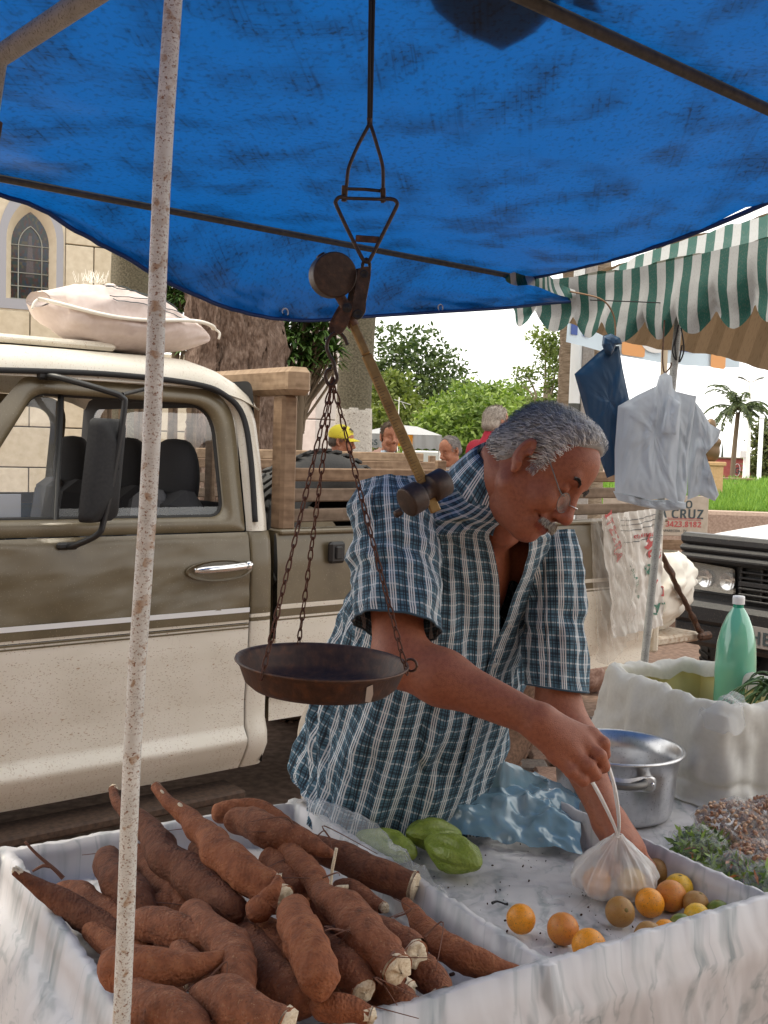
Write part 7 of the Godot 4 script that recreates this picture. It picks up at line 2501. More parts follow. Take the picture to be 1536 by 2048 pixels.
func hung_sacks() -> void:
	# things hung over the pickup's side and tail; truck frame as in pickup()
	var xf := Transform3D(Basis(Vector3(0.77934, 0, -0.6266), Vector3.UP, Vector3(0.6266, 0, 0.77934)), Vector3(-1.210, 0, -3.4))
	var n := FastNoiseLite.new()
	n.seed = 9
	n.frequency = 4.0
	var surf := func(u: float, f: float) -> Vector3:   # hanging sack: u across 0..1, f down 0..1
		var x := lerpf(2.86, 3.33, u) + f * 0.10 * (1.0 - u) + 0.02 * u * f
		var y := 1.265 - f * 0.60 + 0.03 * u
		return Vector3(x, y, 0.035 + 0.007 * sin(u * 31.0 + f * 2.0) * f + 0.03 * n.get_noise_2d(u * 2.0, f) + 0.02 * f)
	var t := thing("printed_sack", "white woven sack with red and green print hung over the truck side", "sack", xf.origin)
	t.basis = xf.basis
	var rows := []
	for r in 30:
		var row := PackedVector3Array()
		for k in 50:
			row.append(surf.call(k / 49.0, r / 29.0))
		rows.append(row)
	var q := g()
	q.grid(rows)
	put("cloth", q.mesh(), M.sackwhite, t)
	var stick := func(called: String, text: String, u: float, f: float, h: float, turn: float, m: Material) -> void:
		var tm := TextMesh.new()
		var fo := SystemFont.new()
		fo.font_names = PackedStringArray(["Droid Sans"])
		fo.font_weight = 700
		tm.font = fo
		tm.text = text
		tm.font_size = 48
		tm.pixel_size = h / 35.0
		tm.depth = 0.0
		var arr := tm.surface_get_arrays(0)
		var v: PackedVector3Array = arr[Mesh.ARRAY_VERTEX]
		for k in v.size():
			var p := v[k].rotated(Vector3.BACK, turn)
			v[k] = surf.call(u + p.x / 0.47, f - p.y / 0.60) + Vector3(0, 0, 0.006)
		arr[Mesh.ARRAY_VERTEX] = v
		var am := ArrayMesh.new()
		am.add_surface_from_arrays(Mesh.PRIMITIVE_TRIANGLES, arr)
		put(called, am, m, t)
	stick.call("red_print", "ITEIRA", 0.16, 0.18, 0.06, -1.25, M.print_red)
	stick.call("red_print", "IRA", 0.80, 0.34, 0.075, 2.3, M.print_red)
	stick.call("green_print", "24", 0.72, 0.50, 0.055, PI, M.print_green)
	stick.call("red_print", "A", 0.83, 0.62, 0.055, 2.6, M.print_red)
	stick.call("red_print", "I", 0.97, 0.70, 0.05, 2.9, M.print_red)
	stick.call("green_print", "LAC 4", 0.84, 0.84, 0.05, PI, M.print_green)
	stick.call("small_print", "- SEM TETO A", 0.47, 0.58, 0.022, -1.2, M.print_green)
	stick.call("small_print", "CONSERVAR SECO", 0.72, 0.21, 0.018, 0.0, M.print_red)
	for f in [0.06, 0.10, 0.145, 0.24]:
		q = g()
		var line := []
		for k in 15:
			line.append((surf.call(lerpf(0.3, 0.98, k / 14.0), f + 0.01 * sin(k * 0.4)) as Vector3) + Vector3(0, 0, 0.005))
		q.tube(line, 0.0016, 4)
		put("printed_line", q.mesh(), M.print_dark, t)
	# clear plastic sheet over its left half
	rows = []
	for r in 34:
		var f := r / 33.0
		var row := PackedVector3Array()
		for k in 34:
			var u := k / 33.0
			var x := lerpf(2.74, 3.02 + 0.12 * f - 0.1 * f * f, u) + 0.10 * f
			var y := 1.255 - f * (0.66 + 0.05 * sin(u * 5.0 + 0.5))
			row.append(Vector3(x, y, 0.07 + 0.03 * n.get_noise_2d(u * 1.6, f * 0.8) + 0.007 * sin(u * 16.0 + f * 4.0) * f))
		rows.append(row)
	q = g()
	q.grid(rows)
	M.hungfilm = mat(0.55, 0.52, 0.47, 0.34)
	M.hungfilm.transparency = BaseMaterial3D.TRANSPARENCY_ALPHA
	M.hungfilm.albedo_color.a = 0.34
	var o := put("clear_plastic_sheet", q.mesh(), M.hungfilm)
	o.transform = xf
	tag(o, "milky clear plastic sheet hung beside the printed sack", "plastic sheet")
	# white cloth bag over the tailgate
	rows = []
	for r in 26:
		var f := r / 25.0
		var row := PackedVector3Array()
		for k in 40:
			var a := TAU * k / 40.0
			var rad := 0.2 * pow(sin(PI * clampf(0.08 + f * 0.84, 0, 1)), 0.6) * (1.0 + 0.25 * n.get_noise_2d(cos(a) * 0.8 + 5.0, f * 0.9 + sin(a) * 0.5))
			row.append(Vector3(3.66 + cos(a) * rad * 1.3 + 0.08 * (1.0 - f), 0.61 + 0.42 * (1.0 - f) + 0.03 * sin(a * 2.0) * sin(PI * f), -0.28 + sin(a) * rad))
		rows.append(row)
	q = g()
	q.grid(rows, true)
	o = put("white_cloth_bundle", q.mesh(), M.whitecloth)
	o.transform = xf
	tag(o, "white cloth bundle heaped on the open tailgate", "cloth")
	# stone chocking the wheel
	q = g()
	net([ell(Vector3.ZERO, Vector3(0.16, 0.13, 0.12), Basis(Vector3.UP, 0.4), 0.02), ell(Vector3(0.06, -0.02, 0.03), Vector3(0.11, 0.1, 0.1), Basis(), 0.03)], Vector3(-0.2, -0.15, -0.2), Vector3(0.2, 0.15, 0.2), 0.02, func(_p): return Color.WHITE, q)
	for k in q.v.size():
		q.v[k] *= 1.0 + 0.18 * n.get_noise_3dv(q.v[k] * 3.0)
	tag(put("chock_stone", q.mesh(), tmat(ntex(256, 14, [[0.0, 0.24, 0.13, 0.10], [1.0, 0.52, 0.36, 0.30]], 510), 0.3, 0.95), null, Vector3(1.308, 0.120, -7.007)), "pinkish rough stone lying by the truck's rear wheel", "stone")
	# sack on the cab roof
	t = thing("roof_sack", "full pale pink woven sack with sewn seam lying on the cab roof", "sack", xf * Vector3(0.60, 1.885, -0.45))
	t.basis = xf.basis
	var seam := []
	rows = []
	for r in 31:
		var f := r / 30.0
		var row := PackedVector3Array()
		var x := lerpf(-0.32, 0.36, f)
		var cs := pow(sin(PI * clampf(f * 0.965 + 0.018, 0, 1)), 0.55)
		for k in 40:
			var a := TAU * k / 40.0
			var w := 1.0 + 0.16 * n.get_noise_3d(x * 2.0, cos(a) * 0.5, sin(a) * 0.5 + 3.0)
			var up := 0.16 * cs * (1.0 - 0.55 * f * f)
			var y := 0.115 - 0.03 * f + 0.05 * pow(absf(f - 0.5) * 2.0, 6.0) * (1.0 - f) + sin(a) * (up if sin(a) > 0.0 else 0.115 * cs * (1.0 - 0.3 * f)) * w
			row.append(Vector3(x + (0.03 * cos(a) if f < 0.1 else 0.0), maxf(0.003, y - (0.0 if f < 0.6 else 0.0)), 0.02 + cos(a) * 0.20 * cs * w))
		rows.append(row)
		seam.append(Vector3(x * 1.04, 0.165 - 0.07 * f - 0.03 * sin(f * 5.0), 0.02 + 0.207 * cs))
	q = g()
	q.grid(rows, true)
	for e in [0, 30]:
		q.face(Array(rows[e]))
	put("body", q.mesh(), M.sackpink, t)
	q = g()
	q.tube(seam, 0.012, 8, true, 0.6)
	put("sewn_seam", q.mesh(), M.whitecloth, t)
	for s in [0, 30]:
		q = g()
		q.tube(spline([seam[s], seam[s] + Vector3(-0.02 if s == 0 else 0.02, -0.015, 0.01), seam[s] + Vector3(-0.03 if s == 0 else 0.015, -0.04, 0.012)], 4), 0.005, 6)
		put("seam_end", q.mesh(), M.whitecloth, t)
	q = g()
	for k in 60:
		var a := Vector3(rng.randf_range(-0.17, -0.08), 0.25, rng.randf_range(-0.02, 0.1))
		q.tube([a, a + Vector3(rng.randf_range(-0.02, 0.02), rng.randf_range(0.01, 0.05), 0.0)], 0.0007, 3)
	put("frayed_threads", q.mesh(), M.whitecloth, t).set_meta("kind", "stuff")
	for l in [[0.195, 0.10], [0.21, 0.075], [0.185, 0.125], [0.17, 0.145]]:
		q = g()
		var line := []
		for k in 13:
			var f := lerpf(0.32, 0.74, k / 12.0)
			var row: PackedVector3Array = rows[int(f * 30)]
			line.append(row[int(lerpf(3, 8, (l[1] - 0.07) / 0.09))] + Vector3(0, 0.004, 0.005))
		q.tube(line, 0.0017, 4)
		put("printed_line", q.mesh(), M.print_dark, t)

# --- the hanging steelyard ----------------------------------------------------------------------------------------
func steelyard() -> void:
	var D := 1.65
	var t := thing("hanging_scale", "old rusty steelyard scale with brass beam and hanging iron pan", "scale", Vector3(-0.034, 1.847, -1.650))
	var o := t.position
	var rel := func(l: Array) -> Array: return l.map(func(p): return p - o)
	var q := g()
	q.tube(rel.call([Vector3(-0.044, 2.272, -1.650), Vector3(-0.043, 2.229, -1.650), Vector3(-0.040, 2.048, -1.650)]), 0.0026, 8)
	q.tube(rel.call([Vector3(-0.039, 2.274, -1.653), Vector3(-0.038, 2.230, -1.653), Vector3(-0.037, 2.049, -1.653)]), 0.0026, 8)
	for x in [0.0, 0.006]:
		q.tube([(Vector3(-0.043, 2.269, -1.650) - o) + Vector3(x, 0, 0), Vector3(x, 2.295, -1.595) - o], 0.0026, 8)
	put("cord", q.mesh(), M.dark, t)
	var hk := Node3D.new()
	hk.name = "stirrup"
	t.add_child(hk, true)
	q = g()
	q.tube(rel.call(spline([Vector3(-0.038, 2.057, -1.650), Vector3(-0.040, 2.047, -1.650), Vector3(-0.055, 2.017, -1.650), Vector3(-0.067, 1.987, -1.650), Vector3(-0.070, 1.969, -1.650), Vector3(-0.072, 1.935, -1.650)], 5)), 0.0028, 8)
	q.tube(rel.call(spline([Vector3(-0.041, 2.057, -1.650), Vector3(-0.037, 2.047, -1.650), Vector3(-0.027, 2.018, -1.650), Vector3(-0.018, 1.989, -1.650), Vector3(-0.016, 1.967, -1.650), Vector3(-0.016, 1.933, -1.650)], 5)), 0.0028, 8)
	put("upper_wire", q.mesh(), M.iron, hk)
	q = g()
	q.tube(rel.call([Vector3(-0.077, 1.952, -1.650), Vector3(-0.043, 1.952, -1.650), Vector3(-0.013, 1.950, -1.650)]), 0.0026, 8)
	q.tube(rel.call([Vector3(-0.077, 1.937, -1.645), Vector3(-0.042, 1.937, -1.645), Vector3(-0.011, 1.937, -1.645)]), 0.0026, 8)
	q.tube(rel.call([Vector3(-0.074, 1.956, -1.648), Vector3(-0.074, 1.933, -1.648)]), 0.004, 8)
	q.tube(rel.call([Vector3(-0.016, 1.954, -1.648), Vector3(-0.015, 1.934, -1.648)]), 0.004, 8)
	put("cross_wire", q.mesh(), M.iron, hk)
	q = g()
	q.tube(rel.call(spline([Vector3(-0.072, 1.939, -1.645), Vector3(-0.081, 1.938, -1.645), Vector3(-0.086, 1.932, -1.645), Vector3(-0.084, 1.924, -1.645), Vector3(-0.063, 1.883, -1.645), Vector3(-0.044, 1.849, -1.645), Vector3(-0.038, 1.844, -1.645), Vector3(-0.032, 1.848, -1.645), Vector3(-0.014, 1.886, -1.645), Vector3(0.003, 1.922, -1.645), Vector3(0.006, 1.931, -1.645), Vector3(0.001, 1.937, -1.645), Vector3(-0.011, 1.938, -1.645)], 4)), 0.0030, 8)
	put("triangle_wire", q.mesh(), M.iron, hk)
	q = g()
	q.box(Vector3(-0.037, 1.878, -1.648) - o, Vector3(0.036, 0.010, 0.004), 0.001, Basis(Vector3.BACK, -0.04))
	put("spacer_plate", q.mesh(false), M.rust, hk)
	q = g()
	var ln := []
	for k in 17:
		var a := TAU * k / 16.0
		ln.append((Vector3(-0.038, 1.837, -1.650) - o) + Vector3(cos(a) * 0.0055, sin(a) * 0.012, 0.0))
	q.tube(ln, 0.0026, 8, false)
	put("ring", q.mesh(), M.iron, t)
	# hanger: two cheeks with a gap
	var fb := func(l: Array) -> Array: return l.map(func(p): return Vector2(p.x, p.y))
	var cheek: Array = fb.call(rel.call([Vector3(-0.050, 1.828, -1.650), Vector3(-0.046, 1.834, -1.650), Vector3(-0.034, 1.836, -1.650), Vector3(-0.030, 1.828, -1.650), Vector3(-0.031, 1.816, -1.650), Vector3(-0.035, 1.791, -1.650), Vector3(-0.037, 1.779, -1.650), Vector3(-0.036, 1.770, -1.650), Vector3(-0.042, 1.759, -1.650), Vector3(-0.051, 1.756, -1.650), Vector3(-0.058, 1.762, -1.650), Vector3(-0.058, 1.772, -1.650), Vector3(-0.056, 1.784, -1.650), Vector3(-0.052, 1.808, -1.650)]))
	q = g()
	q.prism(rounded(cheek, 0.004, 3), 0.007, Transform3D(Basis(), Vector3(0, 0, 0.008)))
	q.prism(rounded(cheek, 0.004, 3), 0.007, Transform3D(Basis(), Vector3(-0.010, 0.001, -0.016)))
	put("hanger", q.mesh(false), M.iron, t)
	for h in [[Vector3(-0.040, 1.824, -1.634), 0.0058], [Vector3(-0.048, 1.764, -1.634), 0.0068]]:
		q = g()
		q.lathe([Vector2(0.0, 0.0006), Vector2(h[1] * 0.55, 0.0006), Vector2(h[1] * 0.6, 0.0014), Vector2(h[1], 0.0014), Vector2(h[1] * 1.1, 0.0)], 18, Transform3D(Basis(Vector3.RIGHT, Vector3(0, 0, 1), Vector3.UP), h[0] - o))
		put("pin", q.mesh(), M.dark, t)
	# fork that carries the hook
	var fork: Array = fb.call(rel.call([Vector3(-0.070, 1.779, -1.650), Vector3(-0.062, 1.785, -1.650), Vector3(-0.056, 1.778, -1.650), Vector3(-0.056, 1.768, -1.650), Vector3(-0.060, 1.757, -1.650), Vector3(-0.064, 1.746, -1.650), Vector3(-0.072, 1.734, -1.650), Vector3(-0.078, 1.734, -1.650), Vector3(-0.084, 1.741, -1.650), Vector3(-0.084, 1.750, -1.650), Vector3(-0.078, 1.764, -1.650)]))
	q = g()
	q.prism(rounded(fork, 0.004, 3), 0.008, Transform3D(Basis(), Vector3(0, 0, 0.010)))
	q.prism(rounded(fork, 0.004, 3), 0.008, Transform3D(Basis(), Vector3(-0.008, 0.0, -0.014)))
	put("hook_fork", q.mesh(false), M.rust, t)
	q = g()
	q.lathe([Vector2(0.0, 0.004), Vector2(0.003, 0.004), Vector2(0.0035, 0.001), Vector2(0.0075, 0.001)], 16, Transform3D(Basis(Vector3.RIGHT, Vector3(0, 0, 1), Vector3.UP), Vector3(-0.064, 1.773, -1.631) - o))
	put("pin", q.mesh(), M.dark, t)
	# counterweight drum
	var dax := Vector3(0.30, -0.06, 0.95).normalized()
	q = g()
	var db := Basis(dax.cross(Vector3.UP).normalized(), dax, dax.cross(dax.cross(Vector3.UP)).normalized())
	q.lathe([Vector2(0, -0.017), Vector2(0.031, -0.017), Vector2(0.0325, -0.0168), Vector2(0.0336, -0.0158), Vector2(0.0338, -0.014), Vector2(0.0338, 0.0135), Vector2(0.0334, 0.0155), Vector2(0.0322, 0.0165), Vector2(0.031, 0.0166), Vector2(0.0, 0.0166)], 40, Transform3D(db, Vector3(-0.088, 1.823, -1.650) - o))
	put("drum_weight", q.mesh(), M.iron, t)
	q = g()
	q.tube(rel.call([Vector3(-0.100, 1.843, -1.655), Vector3(-0.108, 1.854, -1.655)]), 0.0075, 10)
	put("drum_lug", q.mesh(), M.iron, t)
	q = g()
	q.tube(rel.call([Vector3(-0.079, 1.796, -1.652), Vector3(-0.070, 1.782, -1.652), Vector3(-0.060, 1.760, -1.652), Vector3(-0.054, 1.748, -1.652)]), [0.008, 0.008, 0.009, 0.009], 10)
	put("short_arm", q.mesh(), M.rust, t)
	# brass beam
	q = g()
	var b0: Vector3 = Vector3(-0.058, 1.756, -1.650) - o
	var b1: Vector3 = Vector3(0.078, 1.472, -1.620) - o
	var bd := (b1 - b0).normalized()
	var bz := Vector3(0.35, 0.05, 0.93)
	bz = (bz - bd * bz.dot(bd)).normalized()
	var bx := bd.cross(bz)
	var mid := b0.lerp(b1, 0.18)
	q.box((b0 + mid) * 0.5, Vector3(0.013, b0.distance_to(mid), 0.009), 0.002, Basis(bx, bd, bz))
	q.box((mid + b1) * 0.5, Vector3(0.0165, mid.distance_to(b1), 0.007), 0.0015, Basis(bx, bd, bz))
	put("beam", q.mesh(false), M.brass, t)
	for k in 44:
		q = g()
		var f := 0.30 + k * 0.0148
		q.box(b0.lerp(b1, f) + bz * 0.0036 + bx * (0.0045 if k % 5 else 0.0025), Vector3(0.007 if k % 5 else 0.011, 0.0007, 0.0006), 0.0001, Basis(bx, bd, bz))
		put("notch", q.mesh(false), M.rust, t)
	# sliding poise: two drums on a collar
	var pa: Vector3 = Vector3(0.032, 1.485, -1.600) - o
	var pb: Vector3 = Vector3(0.091, 1.518, -1.640) - o
	var pd := (pb - pa).normalized()
	var ps := pd.cross(Vector3.BACK).normalized()
	var pm := Basis(ps, pd, ps.cross(pd))
	var L := pa.distance_to(pb)
	q = g()
	q.lathe([Vector2(0, 0), Vector2(0.02, 0.0), Vector2(0.0215, 0.0004), Vector2(0.023, 0.002), Vector2(0.0232, 0.004), Vector2(0.0232, L * 0.31), Vector2(0.0228, L * 0.34), Vector2(0.0215, L * 0.36), Vector2(0.014, L * 0.38), Vector2(0.014, L * 0.60), Vector2(0.0205, L * 0.62), Vector2(0.0222, L * 0.65), Vector2(0.0222, L * 0.97), Vector2(0.02, L), Vector2(0, L)], 36, Transform3D(pm, pa))
	put("poise", q.mesh(), M.iron, t)
	q = g()
	q.tube([pa - pd * 0.002 + Vector3(-0.006, -0.012, 0.004), pa - pd * 0.012 + Vector3(-0.006, -0.012, 0.004)], 0.0055, 10)
	put("poise_lug", q.mesh(), M.iron, t)
	# hook, ring, chains, pan
	q = g()
	q.tube(rel.call(spline([Vector3(-0.063, 1.719, -1.648), Vector3(-0.068, 1.730, -1.648), Vector3(-0.076, 1.737, -1.648), Vector3(-0.085, 1.735, -1.648), Vector3(-0.092, 1.726, -1.648), Vector3(-0.094, 1.714, -1.648), Vector3(-0.089, 1.702, -1.648), Vector3(-0.083, 1.692, -1.648), Vector3(-0.080, 1.680, -1.648), Vector3(-0.077, 1.668, -1.648), Vector3(-0.082, 1.660, -1.648), Vector3(-0.088, 1.658, -1.648), Vector3(-0.093, 1.664, -1.648), Vector3(-0.095, 1.673, -1.648), Vector3(-0.092, 1.680, -1.648), Vector3(-0.086, 1.682, -1.648)], 4)), 0.0028, 8)
	put("hook", q.mesh(), M.iron, t)
	var link := g()
	var lp := []
	for k in 17:
		var a := TAU * k / 16.0
		lp.append(Vector3(cos(a) * 0.0036 * (1.0 + 0.35 * sin(a)), sin(a) * 0.0118, 0))
	link.tube(lp, 0.00125, 6, false)
	var lm := link.mesh()
	var pc: Vector3 = Vector3(-0.089, 1.233, -1.660) - o
	var pn := Vector3(0.035, 1.0, 0.01).normalized()
	var px := Vector3(1, -0.035, 0).normalized()
	var pz := px.cross(pn).normalized()
	var R := 0.1335
	for c in [[Vector3(-0.086, 1.658, -1.650), pc + (px * -0.60 + pz * 0.80) * R], [Vector3(-0.084, 1.659, -1.655), pc + (px * -0.35 + pz * -0.93) * R], [Vector3(-0.082, 1.658, -1.650), pc + (px * 0.97 + pz * 0.1) * R]]:
		var ch := Node3D.new()
		ch.name = "chain"
		t.add_child(ch, true)
		var a: Vector3 = c[0] - o
		var b: Vector3 = c[1]
		var n := int(a.distance_to(b) / 0.0182)
		var d := (b - a).normalized()
		var s0 := d.cross(Vector3.BACK).normalized()
		for k in n + 1:
			var lk := put("link", lm, M.chain, ch, a.lerp(b, float(k) / n) + Vector3(0, -0.004 * sin(PI * k / n), 0))
			var tw := (0.0 if k % 2 else PI * 0.5) + rng.randf_range(-0.3, 0.3)
			var s := s0.rotated(d, tw + 0.5)
			lk.basis = Basis(s, d, s.cross(d))
	q = g()
	q.lathe([Vector2(0.0, -0.044), Vector2(0.085, -0.044), Vector2(0.105, -0.040), Vector2(0.116, -0.030), Vector2(0.127, -0.004), Vector2(0.1315, 0.0005), Vector2(0.1345, 0.0015), Vector2(0.1355, -0.0015), Vector2(0.1335, -0.0035), Vector2(0.1295, -0.006), Vector2(0.1185, -0.033), Vector2(0.107, -0.0425), Vector2(0.085, -0.0465), Vector2(0.0, -0.0465)], 64, Transform3D(Basis(px, pn, pz), pc))
	put("pan", q.mesh(), M.rust, t)
	q = g()
	var pr := []
	for k in 17:
		var a := TAU * k / 16.0
		pr.append(pc + px * (R + 0.004) + Vector3(cos(a) * 0.0095, sin(a) * 0.0095 + 0.002, 0.004 * cos(a)))
	q.tube(pr, 0.0021, 8, false)
	put("pan_ring", q.mesh(), M.rust, t)
	q = g()
	q.prism([Vector2(-0.005, -0.012), Vector2(0.004, -0.014), Vector2(0.008, -0.002), Vector2(0.007, 0.012), Vector2(-0.003, 0.009)], 0.0008, Transform3D(Basis(Vector3.UP, 0.55), pc + (px * 0.58 + pz * 0.81) * 0.1275 + Vector3(0.0, -0.021, 0.0015)))
	put("torn_label", q.mesh(false), mat(0.34, 0.27, 0.22, 0.6), t)

# --- people -------------------------------------------------------------------------------------------------------
func join(into: G, part: G, xf: Transform3D) -> void:
	var k := into.v.size()
	for j in part.v.size():
		into.v.append(xf * part.v[j])
		into.t.append(part.t[j])
		into.c.append(part.c[j])
	for j in part.i:
		into.i.append(j + k)

func plaid() -> ImageTexture:
	var im := Image.create(256, 256, false, Image.FORMAT_RGB8)
	var n := noise_image(256, 40, 5, 2)
	var line := func(x: float, at: float, w: float) -> float:
		return 1.0 - smoothstep(w * 0.5, w * 0.5 + 0.012, absf(x - at))
	for y in 256:
		for x in 256:
			var u := x / 256.0
			var v := y / 256.0
			var c := Color(0.075, 0.165, 0.225)
			# weft: a dark band and a pale line
			c = c.lerp(Color(0.018, 0.034, 0.055), 0.75 * maxf(line.call(v, 0.62, 0.17), line.call(v, 0.86, 0.07)))
			c = c.lerp(Color(0.52, 0.58, 0.62), 0.75 * line.call(v, 0.24, 0.10))
			# warp: black-navy pair and a triple white line
			c = c.lerp(Color(0.012, 0.018, 0.03), 0.9 * maxf(line.call(u, 0.60, 0.075), maxf(line.call(u, 0.72, 0.035), line.call(u, 0.92, 0.05))))
			c = c.lerp(Color(0.74, 0.75, 0.75), 0.95 * maxf(line.call(u, 0.14, 0.055), maxf(line.call(u, 0.265, 0.055), line.call(u, 0.39, 0.055))))
			c = c * (0.86 + 0.28 * n[y * 256 + x] / 255.0)
			im.set_pixel(x, y, c.linear_to_srgb())
	return ImageTexture.create_from_image(im)

func skin_material(base: Color, sd: int) -> StandardMaterial3D:
	var m := tmat(ntex(256, 14, [[0.0, base.r * 0.72, base.g * 0.62, base.b * 0.6], [0.5, base.r, base.g, base.b], [1.0, base.r * 1.22, base.g * 1.2, base.b * 1.15]], sd, 4, [[50, 205, base.r * 0.5, base.g * 0.4, base.b * 0.4, sd + 3]]), 0.14, 0.58)
	m.vertex_color_use_as_albedo = true
	m.subsurf_scatter_enabled = true
	m.subsurf_scatter_strength = 0.08
	bump(m, 60, 0.09, 256, sd)
	return m

func head_field() -> Array:  # x forward, y up, z to the person's right; origin between the ears
	var l := [
		ell(Vector3(-0.012, 0.045, 0), Vector3(0.098, 0.088, 0.076), Basis(), 0.02),
		ell(Vector3(0.034, -0.018, 0), Vector3(0.062, 0.088, 0.061), Basis(), 0.03),
		ell(Vector3(0.055, 0.055, 0), Vector3(0.045, 0.055, 0.058), Basis(), 0.03),
		ell(Vector3(0.078, -0.098, 0), Vector3(0.026, 0.024, 0.026), Basis(), 0.03),
		ell(Vector3(0.03, -0.098, 0), Vector3(0.05, 0.03, 0.04), Basis(), 0.03),
		cap(Vector3(0.084, 0.036, -0.038), Vector3(0.084, 0.036, 0.038), 0.012, 0.012, 0.014),
	]
	for s in [-1.0, 1.0]:
		l.append(cap(Vector3(0.005, -0.062, s * 0.052), Vector3(0.07, -0.098, s * 0.016), 0.024, 0.02, 0.025))
		l.append(ell(Vector3(0.068, -0.034, s * 0.036), Vector3(0.027, 0.027, 0.024), Basis(), 0.02))
		l.append(ell(Vector3(0.101, 0.011, s * 0.031), Vector3(0.015, 0.013, 0.019), Basis(), 0.014, -1))
		l.append(ell(Vector3(0.081, 0.009, s * 0.031), Vector3(0.0135, 0.0125, 0.015), Basis(), 0.004))
		l.append(cap(Vector3(0.104, -0.038, s * 0.022), Vector3(0.074, -0.086, s * 0.047), 0.0042, 0.0024, 0.008))
		l[-1][7] = -1
		l.append(cap(Vector3(0.062, 0.008, s * 0.058), Vector3(0.046, 0.0, s * 0.066), 0.0015, 0.001, 0.005))
		l[-1][7] = -1
		# ear: shell, hollow, lobe
		var eb := Basis(Vector3.UP, s * -0.3) * Basis(Vector3.BACK, 0.1)
		l.append(ell(Vector3(-0.009, 0.005, s * 0.083), Vector3(0.0195, 0.0335, 0.010), eb, 0.004))
		l.append(ell(Vector3(-0.003, 0.009, s * 0.0935), Vector3(0.0125, 0.0235, 0.010), eb, 0.004, -1))
		l.append(ell(Vector3(0.004, -0.003, s * 0.086), Vector3(0.008, 0.010, 0.012), eb, 0.004, -1))
		l.append(ell(Vector3(0.0, -0.028, s * 0.080), Vector3(0.010, 0.013, 0.007), eb, 0.005))
	l.append(cap(Vector3(0.094, 0.024, 0), Vector3(0.118, -0.026, 0), 0.0085, 0.0125, 0.014))
	l.append(ell(Vector3(0.118, -0.033, 0), Vector3(0.0165, 0.0135, 0.0165), Basis(), 0.008))
	for s in [-1.0, 1.0]:
		l.append(ell(Vector3(0.107, -0.038, s * 0.0145), Vector3(0.0115, 0.0095, 0.009), Basis(), 0.006))
		l.append(ell(Vector3(0.114, -0.048, s * 0.0075), Vector3(0.006, 0.005, 0.0045), Basis(), 0.003, -1))
	l.append(ell(Vector3(0.092, -0.066, 0), Vector3(0.018, 0.016, 0.03), Basis(), 0.015))
	l.append(cap(Vector3(0.109, -0.0715, 0), Vector3(0.080, -0.061, 0.038), 0.0045, 0.0035, 0.004))
	l[-1][7] = -1
	l.append(cap(Vector3(0.109, -0.0715, 0), Vector3(0.080, -0.061, -0.038), 0.0045, 0.0035, 0.004))
	l[-1][7] = -1
	l.append(cap(Vector3(0.1, -0.0805, -0.016), Vector3(0.1, -0.0805, 0.016), 0.0065, 0.0065, 0.007))
	return l

func strands(q: G, scalp: G, n: int, comb: Callable, len: float, wide: float, a: Color, b: Color, lift: float) -> void:
	for k in n:
		var p := scalp.v[rng.randi() % scalp.v.size()]
		var d: Vector3 = comb.call(p)
		var out := (p - Vector3(-0.012, 0.04, 0)).normalized()
		d = (d + rdir() * 0.2)
		d = (d - out * d.dot(out)).normalized()
		var s := d.cross(out).normalized() * wide
		q.col = a.lerp(b, clampf(rng.randf() * 0.9 + 0.55 * smoothstep(-0.05, 0.09, p.x) - 0.2, 0, 1))
		var L := len * rng.randf_range(0.6, 1.2)
		var p0 := p - out * 0.002
		var p1 := p + d * L * 0.5 + out * (0.003 + lift * rng.randf())
		var p2 := p + d * L + out * (lift * rng.randf_range(-0.5, 1.0))
		var k0 := q.vert(p0 - s)
		q.vert(p0 + s)
		q.vert(p1 - s)
		q.vert(p1 + s)
		q.vert(p2)
		q.quad(k0, k0 + 1, k0 + 3, k0 + 2)
		q.tri(k0 + 2, k0 + 3, k0 + 4)

func hair_cap(cell: float, brow: float) -> G:
	var h := g()
	net([ell(Vector3(-0.011, 0.050, 0), Vector3(0.099, 0.086, 0.078), Basis(), 0.01), ell(Vector3(-0.045, 0.0, 0), Vector3(0.07, 0.06, 0.074), Basis(), 0.02), ell(Vector3(0.034, 0.098, 0), Vector3(0.052, 0.038, 0.058), Basis(), 0.02), ell(Vector3(0.13, brow - 0.045, 0), Vector3(0.085, 0.105, 0.14), Basis(), 0.012, -1), ell(Vector3(0.005, -0.055, 0), Vector3(0.042, 0.075, 0.14), Basis(), 0.012, -1), ell(Vector3(-0.05, -0.135, 0), Vector3(0.14, 0.085, 0.14), Basis(), 0.012, -1)], Vector3(-0.14, -0.09, -0.1), Vector3(0.13, 0.16, 0.1), cell, func(_p): return Color.WHITE, h)
	return h

func loft(rows: Array, unit: float) -> G:
	# a cloth sheet from rows of points; u runs with distance from the middle column, v with distance along it
	var q := g()
	q.grid(rows)
	var m: int = rows[0].size()
	var mid: Array = Array(rows[rows.size() / 2])
	var us := [0.0]
	for k in range(1, m):
		us.append(us[k - 1] + (mid[k] as Vector3).distance_to(mid[k - 1]))
	for k in q.v.size():
		q.t[k] = Vector2((us[k % m] - us[m / 2]) / unit, q.t[k].y / (unit * 0.80))
	return q

